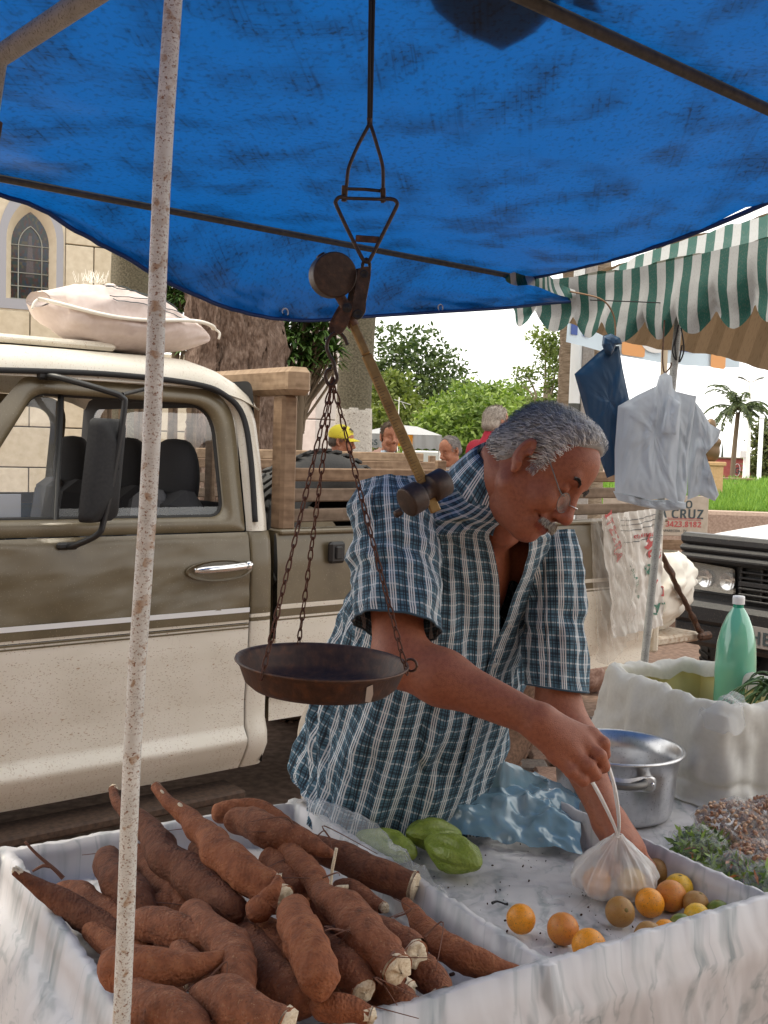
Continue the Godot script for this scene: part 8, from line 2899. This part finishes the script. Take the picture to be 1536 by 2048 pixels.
func vendor() -> void:
	var t := thing("person", "man in blue plaid shirt and glasses leaning over the table with a carrier bag", "person", Vector3(0.011, 0.939, -2.450) * Vector3(1, 0, 1))
	var o := t.position
	var L := Vector3(0.88, -0.10, -0.46).normalized()       # towards his left
	var pel: Vector3 = Vector3(0.017, 0.937, -2.460)
	var neck: Vector3 = Vector3(0.173, 1.480, -2.160)
	var U := (neck - pel).normalized()
	L = (L - U * L.dot(U)).normalized()
	var Fw := L.cross(U).normalized()
	var ears := Basis(Vector3(0.64, -0.60, 0.48).normalized(), Vector3(0.643, 0.766, 0.0), Vector3(-0.23, 0.193, 0.951).normalized())
	ears = ears.orthonormalized()
	var ho: Vector3 = Vector3(0.258, 1.556, -1.990) - ears.z * 0.075
	var hx := Transform3D(ears * Basis.from_scale(Vector3.ONE * 0.935), ho)
	# ---- skin: one surface joined from fields of the same figure
	var sk := g()
	var tone := Color(1, 1, 1)
	var rs: Vector3 = Vector3(0.021, 1.449, -2.100)
	var re: Vector3 = Vector3(0.037, 1.184, -1.940)
	var rw: Vector3 = Vector3(0.271, 1.107, -1.830)
	var ls: Vector3 = Vector3(0.338, 1.355, -2.260)
	var le: Vector3 = Vector3(0.373, 1.035, -2.200)
	var lw: Vector3 = Vector3(0.449, 0.864, -2.060)
	var tb := Basis(L, U, Fw)
	var chest := pel.lerp(neck, 0.70)
	var body := [
		ell(chest - Fw * 0.01, Vector3(0.150, 0.17, 0.100), tb, 0.05),
		ell(pel.lerp(neck, 0.25), Vector3(0.165, 0.2, 0.135), tb, 0.05),
		cap(Vector3(0.231, 1.429, -2.130), hx * Vector3(-0.03, -0.05, 0), 0.055, 0.054, 0.03),
		ell(pel.lerp(neck, 0.80) + Fw * 0.062, Vector3(0.09, 0.11, 0.045), tb, 0.04),
		cap(hx * Vector3(-0.07, -0.035, 0), Vector3(0.220, 1.461, -2.170), 0.042, 0.042, 0.025),
		ell(pel.lerp(neck, 0.64) + Fw * 0.07 + L * 0.035, Vector3(0.085, 0.13, 0.045), tb, 0.04),
		cap(hx * Vector3(0.0, -0.045, 0.045), Vector3(0.234, 1.398, -2.090), 0.016, 0.012, 0.03),
		cap(rs - U * 0.035, re, 0.053, 0.047, 0.04),
		cap(re, re.lerp(rw, 0.32), 0.047, 0.046, 0.03),
		cap(re.lerp(rw, 0.32), rw, 0.046, 0.030, 0.03),
		cap(pel.lerp(neck, 0.80) - L * 0.05, rs - U * 0.035, 0.04, 0.05, 0.04),
		cap(pel.lerp(neck, 0.80) + L * 0.05 - Fw * 0.02, ls - U * 0.02, 0.04, 0.042, 0.04),
		cap(ls - U * 0.02, le, 0.045, 0.043, 0.04),
		cap(le, le.lerp(lw, 0.3), 0.045, 0.046, 0.03),
		cap(le.lerp(lw, 0.3), lw, 0.046, 0.030, 0.03),
	]
	net(body, Vector3(-0.2, 0.74, -2.75), Vector3(0.62, 1.7, -1.72), 0.0095, func(_p): return tone, sk)
	# head
	var hq := g()
	var lips := Color(0.80, 0.55, 0.55)
	net(head_field() + [cap(Vector3(-0.03, -0.035, 0), (hx.affine_inverse() * Vector3(0.231, 1.429, -2.130)).lerp(Vector3(-0.03, -0.05, 0), 0.3), 0.056, 0.052, 0.035)], Vector3(-0.135, -0.17, -0.1), Vector3(0.145, 0.15, 0.1), 0.0038, func(p: Vector3) -> Color:
		if p.x > 0.085 and absf(p.y + 0.0735) < 0.012 and absf(p.z) < 0.03:
			return lips
		if p.x > 0.1 and p.y < -0.015 and p.y > -0.05:
			return Color(1.06, 0.92, 0.92)
		return tone, hq)
	join(sk, hq, hx)
	# right hand closing on the bag's handles
	var fr := 0.0112
	var hand := [cap(re.lerp(rw, 0.86), rw, 0.0325, 0.030, 0.02), ell(Vector3(0.312, 1.078, -1.830), Vector3(0.05, 0.026, 0.04), Basis(Vector3.BACK, -0.5), 0.03)]
	for f in [[Vector3(0.369, 1.082, -1.835), Vector3(0.387, 1.071, -1.825), Vector3(0.390, 1.051, -1.830), Vector3(0.380, 1.041, -1.845)], [Vector3(0.352, 1.072, -1.815), Vector3(0.377, 1.056, -1.800), Vector3(0.385, 1.037, -1.805), Vector3(0.377, 1.024, -1.825)], [Vector3(0.328, 1.061, -1.800), Vector3(0.357, 1.042, -1.785), Vector3(0.368, 1.027, -1.790), Vector3(0.362, 1.015, -1.810)], [Vector3(0.303, 1.054, -1.800), Vector3(0.328, 1.032, -1.785), Vector3(0.347, 1.018, -1.785), Vector3(0.355, 1.017, -1.800)], [Vector3(0.309, 1.090, -1.860), Vector3(0.362, 1.066, -1.878), Vector3(0.384, 1.042, -1.868), Vector3(0.382, 1.027, -1.850)]]:
		hand.append(cap(rw.lerp(f[0], 0.15), f[0], 0.021, 0.0135, 0.02))
		hand.append(cap(f[0], f[1], fr * 1.14, fr * 1.06, 0.008))
		hand.append(cap(f[1], f[2], fr * 1.05, fr, 0.004))
		hand.append(cap(f[2], f[3], fr, fr * 0.84, 0.004))
	net(hand, Vector3(0.17, 0.98, -1.93), Vector3(0.41, 1.19, -1.73), 0.0032, func(_p): return tone, sk)
	# left hand behind the bag, fingers round its side
	var lh := [cap(le.lerp(lw, 0.88), lw, 0.033, 0.031, 0.02), ell(Vector3(0.483, 0.821, -2.050), Vector3(0.044, 0.028, 0.05), Basis(Vector3.BACK, -0.9), 0.03)]
	for f in [[Vector3(0.509, 0.804, -2.045), Vector3(0.531, 0.776, -2.030), Vector3(0.529, 0.754, -2.010)], [Vector3(0.501, 0.786, -2.060), Vector3(0.522, 0.751, -2.050), Vector3(0.517, 0.724, -2.035)], [Vector3(0.488, 0.777, -2.070), Vector3(0.505, 0.736, -2.070), Vector3(0.499, 0.712, -2.055)], [Vector3(0.474, 0.777, -2.080), Vector3(0.485, 0.735, -2.085), Vector3(0.481, 0.715, -2.075)], [Vector3(0.453, 0.843, -2.020), Vector3(0.439, 0.821, -1.995), Vector3(0.445, 0.801, -1.985)]]:
		lh.append(cap(lw.lerp(f[0], 0.2), f[0], 0.022, 0.0135, 0.02))
		lh.append(cap(f[0], f[1], fr * 1.1, fr, 0.006))
		lh.append(cap(f[1], f[2], fr, fr * 0.85, 0.004))
	net(lh, Vector3(0.38, 0.68, -2.18), Vector3(0.58, 0.92, -1.94), 0.004, func(_p): return tone, sk)
	for k in sk.v.size():
		sk.v[k] -= o
	M.skin = skin_material(Color(0.31, 0.104, 0.053), 601)
	put("body", sk.mesh(), M.skin, t)
	# ---- hair, brows, moustache
	var hc := hair_cap(0.005, 0.078)
	var hm := mat(0.33, 0.33, 0.32, 0.85)
	var hg := g()
	join(hg, hc, Transform3D(hx.basis, hx.origin - o))
	var hair := put("hair", hg.mesh(), hm, t)
	var sg := g()
	strands(sg, hc, 9000, func(p: Vector3) -> Vector3:
		return Vector3(-0.35, 0.55, 0.45) if p.x > 0.05 else Vector3(-0.75 - 0.4 * p.x, -0.55, 0.0) if p.x < 0.03 else Vector3(-0.6, -0.1, 0.3), 0.024, 0.0007, Color(0.11, 0.11, 0.11), Color(0.88, 0.86, 0.82), 0.006)
	for k in sg.v.size():
		sg.v[k] = hx * sg.v[k] - o
	var hs := mat(1, 1, 1, 0.5)
	hs.vertex_color_use_as_albedo = true
	put("hair_strands", sg.mesh(false), hs, hair).set_meta("kind", "stuff")
	var fz := g()
	for s in [-1.0, 1.0]:
		for k in 130:
			var f := rng.randf()
			fz.col = Color(0.03, 0.028, 0.026).lerp(Color(0.2, 0.19, 0.18), rng.randf() * rng.randf())
			var p := Vector3(0.0955 - 0.008 * f * f, 0.030 + 0.010 * sin(f * 2.6) + rng.randf_range(-0.004, 0.004), s * lerpf(0.012, 0.052, f))
			leaf(fz, p + Vector3(0.004, 0, 0), Vector3(0.25, 0.1 - 0.5 * f, s).normalized(), 0.014, 0.0013)
		for k in 420:
			var f := rng.randf()
			fz.col = Color(0.12, 0.10, 0.08).lerp(Color(0.62, 0.58, 0.50), pow(rng.randf(), 0.8))
			var p := Vector3(0.1135 - 0.020 * f * f, -0.053 - 0.010 * f + rng.randf_range(-0.006, 0.004), s * lerpf(0.0, 0.036, f))
			leaf(fz, p + Vector3(rng.randf() * 0.004, 0, 0), Vector3(0.35, -0.8, s * (0.2 + 0.7 * f)).normalized(), 0.014, 0.0008)
		fz.col = Color(0.025, 0.012, 0.008)
		fz.tube(spline([Vector3(0.089, 0.0, s * 0.016), Vector3(0.0955, -0.003, s * 0.030), Vector3(0.086, 0.0, s * 0.046)], 4), 0.0013, 5)
		for k in 260:   # sideburn stubble
			fz.col = Color(0.2, 0.2, 0.2).lerp(Color(0.6, 0.58, 0.55), rng.randf())
			var p := Vector3(rng.randf_range(0.014, 0.036), rng.randf_range(-0.012, 0.034), s * rng.randf_range(0.0705, 0.0735))
			leaf(fz, p, Vector3(0.1, -1, s * 0.12).normalized(), 0.009, 0.0005)
	for k in fz.v.size():
		fz.v[k] = hx * fz.v[k] - o
	put("moustache_and_brows", fz.mesh(false), hs, t).set_meta("kind", "stuff")
	# ---- glasses, worn low
	var gl := Node3D.new()
	gl.name = "glasses"
	t.add_child(gl, true)
	gl.transform = Transform3D(hx.basis, hx.origin - o)
	var q: G
	for s in [-1.0, 1.0]:
		var ring := []
		var pane := PackedVector3Array()
		for k in 29:
			var a := TAU * k / 28.0
			ring.append(Vector3(0.111 - 0.3 * 0.016 * sin(a) - 0.006 * (cos(a) * s * 0.5 + 0.5) * 1.4, -0.014 + 0.019 * sin(a), s * 0.035 + 0.0255 * cos(a)))
		q = g()
		q.tube(ring, 0.0008, 6, false)
		put("rim", q.mesh(), M.aludark, gl)
		q = g()
		q.face(ring.slice(0, 28))
		put("lens", q.mesh(false), M.glass, gl)
		q = g()
		q.tube(spline([Vector3(0.1, -0.006, s * 0.058), Vector3(0.092, -0.002, s * 0.067), Vector3(0.05, 0.020, s * 0.076), Vector3(0.012, 0.038, s * 0.081), Vector3(-0.012, 0.034, s * 0.083)], 5), 0.0012, 6)
		put("temple", q.mesh(), M.chrome if s < 0 else M.aludark, gl)
	q = g()
	q.tube(spline([Vector3(0.112, -0.008, -0.013), Vector3(0.124, -0.002, 0.0), Vector3(0.112, -0.008, 0.013)], 5), 0.001, 6)
	put("bridge", q.mesh(), M.chrome, gl)
	vendor_shirt(t, o, pel, neck, L, U, Fw, rs, re, ls, le)
	# ---- trousers and shoes
	var tr := g()
	var hipR := pel - L * 0.095 - U * 0.06
	var hipL := pel + L * 0.095 - U * 0.06
	var legs := [ell(pel - U * 0.02, Vector3(0.185, 0.15, 0.145), tb, 0.05)]
	for h in [hipR, hipL]:
		var knee: Vector3 = Vector3(h.x, 0.50, h.z - 0.02)
		var ank: Vector3 = Vector3(h.x, 0.08, h.z - 0.05)
		legs.append(cap(h, knee, 0.095, 0.075, 0.05))
		legs.append(cap(knee, ank, 0.075, 0.07, 0.03))
	net(legs, Vector3(-0.35, 0.0, -2.8), Vector3(0.35, 1.15, -2.2), 0.02, func(_p): return Color.WHITE, tr)
	for k in tr.v.size():
		tr.v[k] -= o
	put("trousers", tr.mesh(), tmat(ntex(256, 20, [[0.0, 0.34, 0.29, 0.23], [1.0, 0.46, 0.40, 0.33]], 611), 0.3, 0.9), t)
	for h in [hipR, hipL]:
		q = g()
		net([ell(Vector3(0, 0.045, 0), Vector3(0.048, 0.045, 0.13), Basis(), 0.02), ell(Vector3(0, 0.075, -0.06), Vector3(0.045, 0.06, 0.06), Basis(), 0.03)], Vector3(-0.08, 0.0, -0.16), Vector3(0.08, 0.15, 0.16), 0.014, func(_p): return Color.WHITE, q)
		put("shoe", q.mesh(), M.rubber, t, Vector3(h.x, 0, h.z) - o + Vector3(0.02, 0, 0.02))

func vendor_shirt(t: Node3D, o: Vector3, pel: Vector3, neck: Vector3, L: Vector3, U: Vector3, Fw: Vector3, rs: Vector3, re: Vector3, ls: Vector3, le: Vector3) -> void:
	M.plaid = mat(1, 1, 1, 0.85)
	M.plaid.albedo_texture = plaid()
	M.plaid.rim_enabled = true
	M.plaid.rim = 0.25
	var n := FastNoiseLite.new()
	n.seed = 91
	n.frequency = 1.0
	n.fractal_octaves = 3
	# rings from hem to neck: [centre, half width, front depth, back depth, V opening angle]
	var H := U
	var ctl := [
		[Vector3(0.024, 0.769, -2.360), 0.222, 0.185, 0.16, 0.0],
		[Vector3(0.029, 0.825, -2.370), 0.215, 0.185, 0.155, 0.0],
		[Vector3(0.059, 0.950, -2.370), 0.222, 0.192, 0.145, 0.0],
		[Vector3(0.095, 1.092, -2.340), 0.218, 0.18, 0.14, 0.0],
		[Vector3(0.126, 1.215, -2.300), 0.213, 0.155, 0.135, 0.03],
		[Vector3(0.144, 1.318, -2.255), 0.205, 0.137, 0.13, 0.20],
		[Vector3(0.159, 1.395, -2.210), 0.205, 0.128, 0.125, 0.36],
		[Vector3(0.174, 1.444, -2.180), 0.190, 0.118, 0.112, 0.50],
		[Vector3(0.185, 1.463, -2.150), 0.150, 0.104, 0.096, 0.60],
		[Vector3(0.210, 1.479, -2.135), 0.108, 0.090, 0.084, 0.70],
		[Vector3(0.226, 1.498, -2.120), 0.078, 0.074, 0.074, 0.80],
	]
	var rows := []
	var NR := 96
	var NC := 150
	for r in NR + 1:
		var f := float(r) / NR * (ctl.size() - 1)
		var j := mini(int(f), ctl.size() - 2)
		var w := f - j
		var val := []
		for k in range(1, 5):
			val.append(cubic_interpolate(ctl[j][k], ctl[j + 1][k], ctl[maxi(j - 1, 0)][k], ctl[mini(j + 2, ctl.size() - 1)][k], w))
		var c: Vector3 = (ctl[j][0] as Vector3).cubic_interpolate(ctl[j + 1][0], ctl[maxi(j - 1, 0)][0], ctl[mini(j + 2, ctl.size() - 1)][0], w)
		var row := PackedVector3Array()
		var hh := float(r) / NR
		var open := maxf(val[3], 0.0)
		for k in NC + 1:
			# from the right-hand placket edge round his back to the left-hand edge
			var th := lerpf(open * 0.28 - 0.02, TAU - open * 0.85 + 0.035, float(k) / NC) - 0.30 * (1.0 - smoothstep(0.45, 0.85, hh))
			var sx := -sin(th)
			var cz := cos(th)
			var m := pow(pow(absf(sx), 2.5) + pow(absf(cz), 2.5), -1.0 / 2.5)
			var p: Vector3 = L * sx * m * val[0] + Fw * cz * m * (val[1] if cz > 0.0 else val[2])
			var outd := p.normalized()
			# folds: drag lines from shoulder to belly, soft vertical drapes at the hem, small creases
			var drape := 0.018 * pow(1.0 - minf(hh * 2.2, 1.0), 1.5) * sin(th * 7.0 + 1.3 + 2.0 * n.get_noise_2d(th * 0.6, hh * 2.0))
			var drag := 0.024 * n.get_noise_2d(th * 1.5 + hh * 4.5, hh * 3.0 - th * 0.5) - 0.014 * pow(1.0 - absf(n.get_noise_2d(th * 0.9 - hh * 2.2 + 20.0, hh * 1.5 + th * 0.4)), 7.0) + 0.010 * n.get_noise_2d(th * 4.0 - hh * 6.0, hh * 6.0 + 9.0)
			var waist := 0.006 * exp(-pow((hh - 0.42) / 0.12, 2.0)) * sin(hh * 70.0 + th * 3.0 + 3.0 * n.get_noise_2d(th, hh * 3.0))
			var calm := (1.0 - smoothstep(0.80, 0.95, hh) * 0.75) * smoothstep(0.0, 0.09, minf(k, NC - k) / float(NC)) * 0.85 + 0.15 * (1.0 - hh)
			p += outd * (drape + (drag + waist * 0.6) * calm)
			p += U * (0.055 * maxf(0.0, -sx * -1.0 if sx > 0.0 else -sx) * (1.0 - minf(hh * 4.0, 1.0)))
			if k == 0 or k == 1:
				p += outd * 0.004
			row.append(c + p - o)
		rows.append(row)
	var q := loft(rows, 0.034)
	var sh := put("shirt", q.mesh(), M.plaid, t)
	# placket edge strip and buttons
	q = g()
	var r0 := PackedVector3Array()
	var r1 := PackedVector3Array()
	for r in NR + 1:
		var a: Vector3 = rows[r][NC]
		var b: Vector3 = rows[r][NC - 4]
		var e := (a - b).normalized()
		var nn := (a + o - (pel.lerp(neck, float(r) / NR))).normalized()
		r0.append(a - e * 0.012 + nn * 0.004)
		r1.append(a + e * 0.016 + nn * 0.0045)
	q.grid([r0, r1])
	for k in q.v.size():
		q.t[k] = Vector2(q.t[k].y * 24.0 + 0.05, q.t[k].x * 30.0)
	put("placket", q.mesh(), M.plaid, sh)
	for f in [0.13, 0.27, 0.40, 0.47]:
		var a: Vector3 = rows[int(f * NR)][NC]
		var nn := Fw
		var b := Basis(L, nn, L.cross(nn))
		q = g()
		q.lathe([Vector2(0, 0.0015), Vector2(0.0035, 0.0015), Vector2(0.0052, 0.0022), Vector2(0.0057, 0.001), Vector2(0.0057, -0.0005)], 14, Transform3D(b, a + nn * 0.008))
		put("button", q.mesh(), mat(0.55, 0.56, 0.55, 0.35), sh)
	# chest pocket on his left
	q = g()
	var pr := []
	for i in 9:
		var row := PackedVector3Array()
		for k in 11:
			var rr := int(lerpf(0.50, 0.635, i / 8.0) * NR)
			var kk := int(lerpf(NC * 0.90, NC * 0.765, k / 10.0))
			var p: Vector3 = rows[rr][kk]
			var dir := (p + o - pel.lerp(neck, float(rr) / NR)).normalized()
			row.append(p + dir * (0.005 + (0.006 * sin(PI * k / 10.0) if i == 8 else 0.0)))
		pr.append(row)
	q.grid(pr)
	for k in q.v.size():
		q.t[k] = q.t[k] / 0.041 + Vector2(0.3, 0.1)
	put("pocket", q.mesh(), M.plaid, sh)
	# collar: stands round the neck and folds down, two wings in front
	var cr := []
	for i in 9:
		var f := i / 8.0
		var row := PackedVector3Array()
		for k in 61:
			var th := lerpf(0.34, TAU - 0.85, k / 60.0)
			var front := smoothstep(1.25, 0.30, th) if th < PI else smoothstep(TAU - 1.7, TAU - 0.85, th)
			var rad := lerpf(0.080, 0.060, minf(1.0, f / 0.35))
			var hgt := 0.0
			if f < 0.35:
				hgt = lerpf(0.0, 0.052, f / 0.35)
			else:
				var w := (f - 0.35) / 0.65
				hgt = 0.052 - w * (0.070 + 0.035 * front)
				rad = 0.063 + 0.042 * pow(w, 0.7) + 0.012 * w * front
			var lean: float = 0.010 * (1.0 - cos(th))
			row.append((ctl[10][0] as Vector3) - U * 0.008 + (L * -sin(th) * 0.98 + Fw * cos(th) * 0.95) * rad + U * (hgt + lean - 0.016 * front) + Vector3.UP * 0.012 * (1.0 + cos(th)) - o)
		cr.append(row)
	q = loft(cr, 0.034)
	for k in q.v.size():
		q.t[k].y *= 0.8
	put("collar", q.mesh(), M.plaid, sh)
	# sleeves
	for s in [[rs, re, [0.060, 0.086, 0.085, 0.084, 0.083, 0.081], 0.80, -1.0, 3], [ls, le, [0.052, 0.068, 0.066, 0.064, 0.064, 0.066], 0.86, 1.0, 8]]:
		var a: Vector3 = s[0]
		var b: Vector3 = s[1]
		var ax := (b - a).normalized()
		var sd := (L - ax * L.dot(ax)).normalized()
		var fw := sd.cross(ax).normalized() * -1.0
		if fw.dot(Fw) < 0.0:
			fw = -fw
		var rw := spread(s[2], 41)
		var sr := []
		for i in 41:
			var f := i / 40.0
			var row := PackedVector3Array()
			var c: Vector3 = a.lerp(b, lerpf(-0.10, s[3], f)) + L * (-0.025 * s[4] * -1.0 * (1.0 - f)) * 0.6 + U * 0.012 * (1.0 - f)
			for k in 73:
				var th := TAU * k / 72.0 + 2.4
				var tw := 1.0 + 0.16 * n.get_noise_2d(cos(th) * 1.2 + s[5] * 3.0 + f * 1.5, f * 2.2 + sin(th) * 1.2) + 0.06 * sin(f * 16.0 + th * 2.0 + 4.0 * n.get_noise_2d(f * 2.0, th * 0.3)) * sin(PI * f)
				var p: Vector3 = (sd * cos(th) + fw * sin(th) * 0.94) * rw[i] * tw
				row.append(c + p + ax * (0.014 * sin(th + 1.0) * f) - o)
			sr.append(row)
		q = loft(sr, 0.034)
		put("sleeve", q.mesh(), M.plaid, sh)
		var hem := g()
		hem.tube(Array(sr[40]), 0.0022, 5, false)
		for k in hem.v.size():
			hem.t[k] = Vector2(0.5, 0.62)
		put("sleeve_hem", hem.mesh(), M.plaid, sh)

func bystanders() -> void:
	M.skinfar = skin_material(Color(0.36, 0.15, 0.085), 621)
	var hairm := mat(1, 1, 1, 0.8)
	hairm.vertex_color_use_as_albedo = true
	# [feet, height of the ear line, turn (0 faces the viewer, + to the viewer's right), nod, shirt, hair colour, hair brow line, label]
	var list := [
		[Vector3(-0.417, 1.566, -9.400), 1.583, 1.35, 0.1, Color(0.55, 0.52, 0.44), Color(0.10, 0.08, 0.07), 0.05, "man in a yellow cap standing behind the truck bed"],
		[Vector3(0.021, 1.623, -9.600), 1.637, 0.35, 0.05, Color(0.42, 0.52, 0.64), Color(0.07, 0.045, 0.03), 0.065, "man with brown hair and pale blue shirt behind the truck bed"],
		[Vector3(0.608, 1.520, -9.800), 1.529, -0.9, 0.25, Color(0.60, 0.58, 0.55), Color(0.20, 0.18, 0.17), 0.16, "balding man in white behind the vendor's shoulder"],
		[Vector3(0.782, 1.703, -8.000), 1.744, 2.3, 0.0, Color(0.30, 0.012, 0.03), Color(0.36, 0.31, 0.27), 0.06, "grey-haired man in a red shirt with his back turned"],
	]
	for k in list.size():
		var b: Array = list[k]
		var feet: Vector3 = b[0] * Vector3(1, 0, 1)
		var t := thing("person", b[7], "person", feet)
		t.rotation.y = b[2]
		var ey: float = b[1]
		var sh := ey - (0.185 if k < 3 else 0.13)
		var fig := g()
		# x is to the person's left as they face +z
		var to := Transform3D(Basis(Vector3(0, 0, 1), Vector3(0, 1, 0), Vector3(-1, 0, 0)) * Basis(Vector3.BACK, -b[3]), Vector3(0, ey, 0.03))
		var hq := g()
		net(head_field(), Vector3(-0.13, -0.14, -0.1), Vector3(0.145, 0.15, 0.1), 0.0085, func(_p): return Color.WHITE, hq)
		join(fig, hq, to)
		var limb := [cap(Vector3(0, sh - 0.02, -0.02), Vector3(0, ey - 0.04, 0.0), 0.06, 0.055, 0.03), ell(Vector3(0, sh - 0.28, 0), Vector3(0.16, 0.3, 0.1), Basis(), 0.04)]
		for s in [-1.0, 1.0]:
			limb.append(cap(Vector3(s * 0.17, sh - 0.06, 0), Vector3(s * 0.22, sh - 0.34, 0.0), 0.045, 0.038, 0.03))
			limb.append(cap(Vector3(s * 0.22, sh - 0.34, 0), Vector3(s * 0.2, sh - 0.58, 0.1), 0.038, 0.026, 0.02))
			limb.append(cap(Vector3(s * 0.2, sh - 0.58, 0.1), Vector3(s * 0.19, sh - 0.72, 0.13), 0.03, 0.016, 0.02))
		net(limb, Vector3(-0.32, sh - 0.8, -0.2), Vector3(0.32, ey, 0.2), 0.024, func(_p): return Color.WHITE, fig)
		put("body", fig.mesh(), M.skinfar, t)
		var top := [ell(Vector3(0, sh - 0.3, 0), Vector3(0.195, 0.34, 0.125), Basis(), 0.05), cap(Vector3(-0.15, sh - 0.05, 0), Vector3(0.15, sh - 0.05, 0), 0.068, 0.068, 0.05), cap(Vector3(0, sh - 0.03, -0.02), Vector3(0, sh + 0.04, -0.01), 0.085, 0.066, 0.03)]
		for s in [-1.0, 1.0]:
			top.append(cap(Vector3(s * 0.17, sh - 0.06, 0), Vector3(s * 0.225, sh - 0.30, 0.0), 0.065, 0.068, 0.03))
		var tq := g()
		net(top, Vector3(-0.34, sh - 0.7, -0.2), Vector3(0.34, sh + 0.14, 0.2), 0.02, func(_p): return Color.WHITE, tq)
		var shm := mat(b[4].r, b[4].g, b[4].b, 0.9)
		put("shirt", tq.mesh(), shm, t)
		var lq := g()
		net([ell(Vector3(0, sh - 0.62, 0), Vector3(0.17, 0.14, 0.12), Basis(), 0.05), cap(Vector3(-0.09, sh - 0.68, 0), Vector3(-0.1, 0.06, 0), 0.088, 0.06, 0.03), cap(Vector3(0.09, sh - 0.68, 0), Vector3(0.1, 0.06, 0), 0.088, 0.06, 0.03)], Vector3(-0.25, 0, -0.2), Vector3(0.25, sh - 0.4, 0.2), 0.035, func(_p): return Color.WHITE, lq)
		put("trousers", lq.mesh(), mat(0.05, 0.06, 0.09, 0.9), t)
		var hc := hair_cap(0.009, b[6])
		var hg := g()
		join(hg, hc, to)
		var sg := g()
		strands(sg, hc, 1600, func(p: Vector3) -> Vector3: return Vector3(-0.6, -0.5, 0.0) if p.x < 0.05 else Vector3(0.6, 0.2, 0), 0.03, 0.0016, b[5] * 0.6, b[5] * 1.5, 0.006)
		join(hg, sg, to)
		for j in hg.c.size():
			if j < hc.v.size():
				hg.c[j] = b[5]
		put("hair", hg.mesh(false), hairm, t)
		if k == 0:
			M.capyellow = mat(0.72, 0.62, 0.05, 0.85)
			var cq := g()
			net([ell(Vector3(-0.012, 0.062, 0), Vector3(0.112, 0.092, 0.09), Basis(), 0.01), ell(Vector3(0.0, -0.045, 0), Vector3(0.2, 0.085, 0.14), Basis(), 0.01, -1)], Vector3(-0.14, 0.0, -0.11), Vector3(0.13, 0.17, 0.11), 0.009, func(_p): return Color.WHITE, cq)
			var rows := []
			for i in 6:
				var row := PackedVector3Array()
				for j in 17:
					var a := lerpf(-1.1, 1.1, j / 16.0)
					var rr := 0.098 + 0.072 * i / 5.0 * cos(a * 0.9)
					row.append(Vector3(cos(a) * rr, 0.045 - 0.016 * i / 5.0 - 0.02 * a * a * i / 5.0, sin(a) * 0.09))
				rows.append(row)
			var cg := g()
			join(cg, cq, to)
			var bq := g()
			bq.grid(rows)
			join(cg, bq, to)
			put("cap", cg.mesh(), M.capyellow, t)
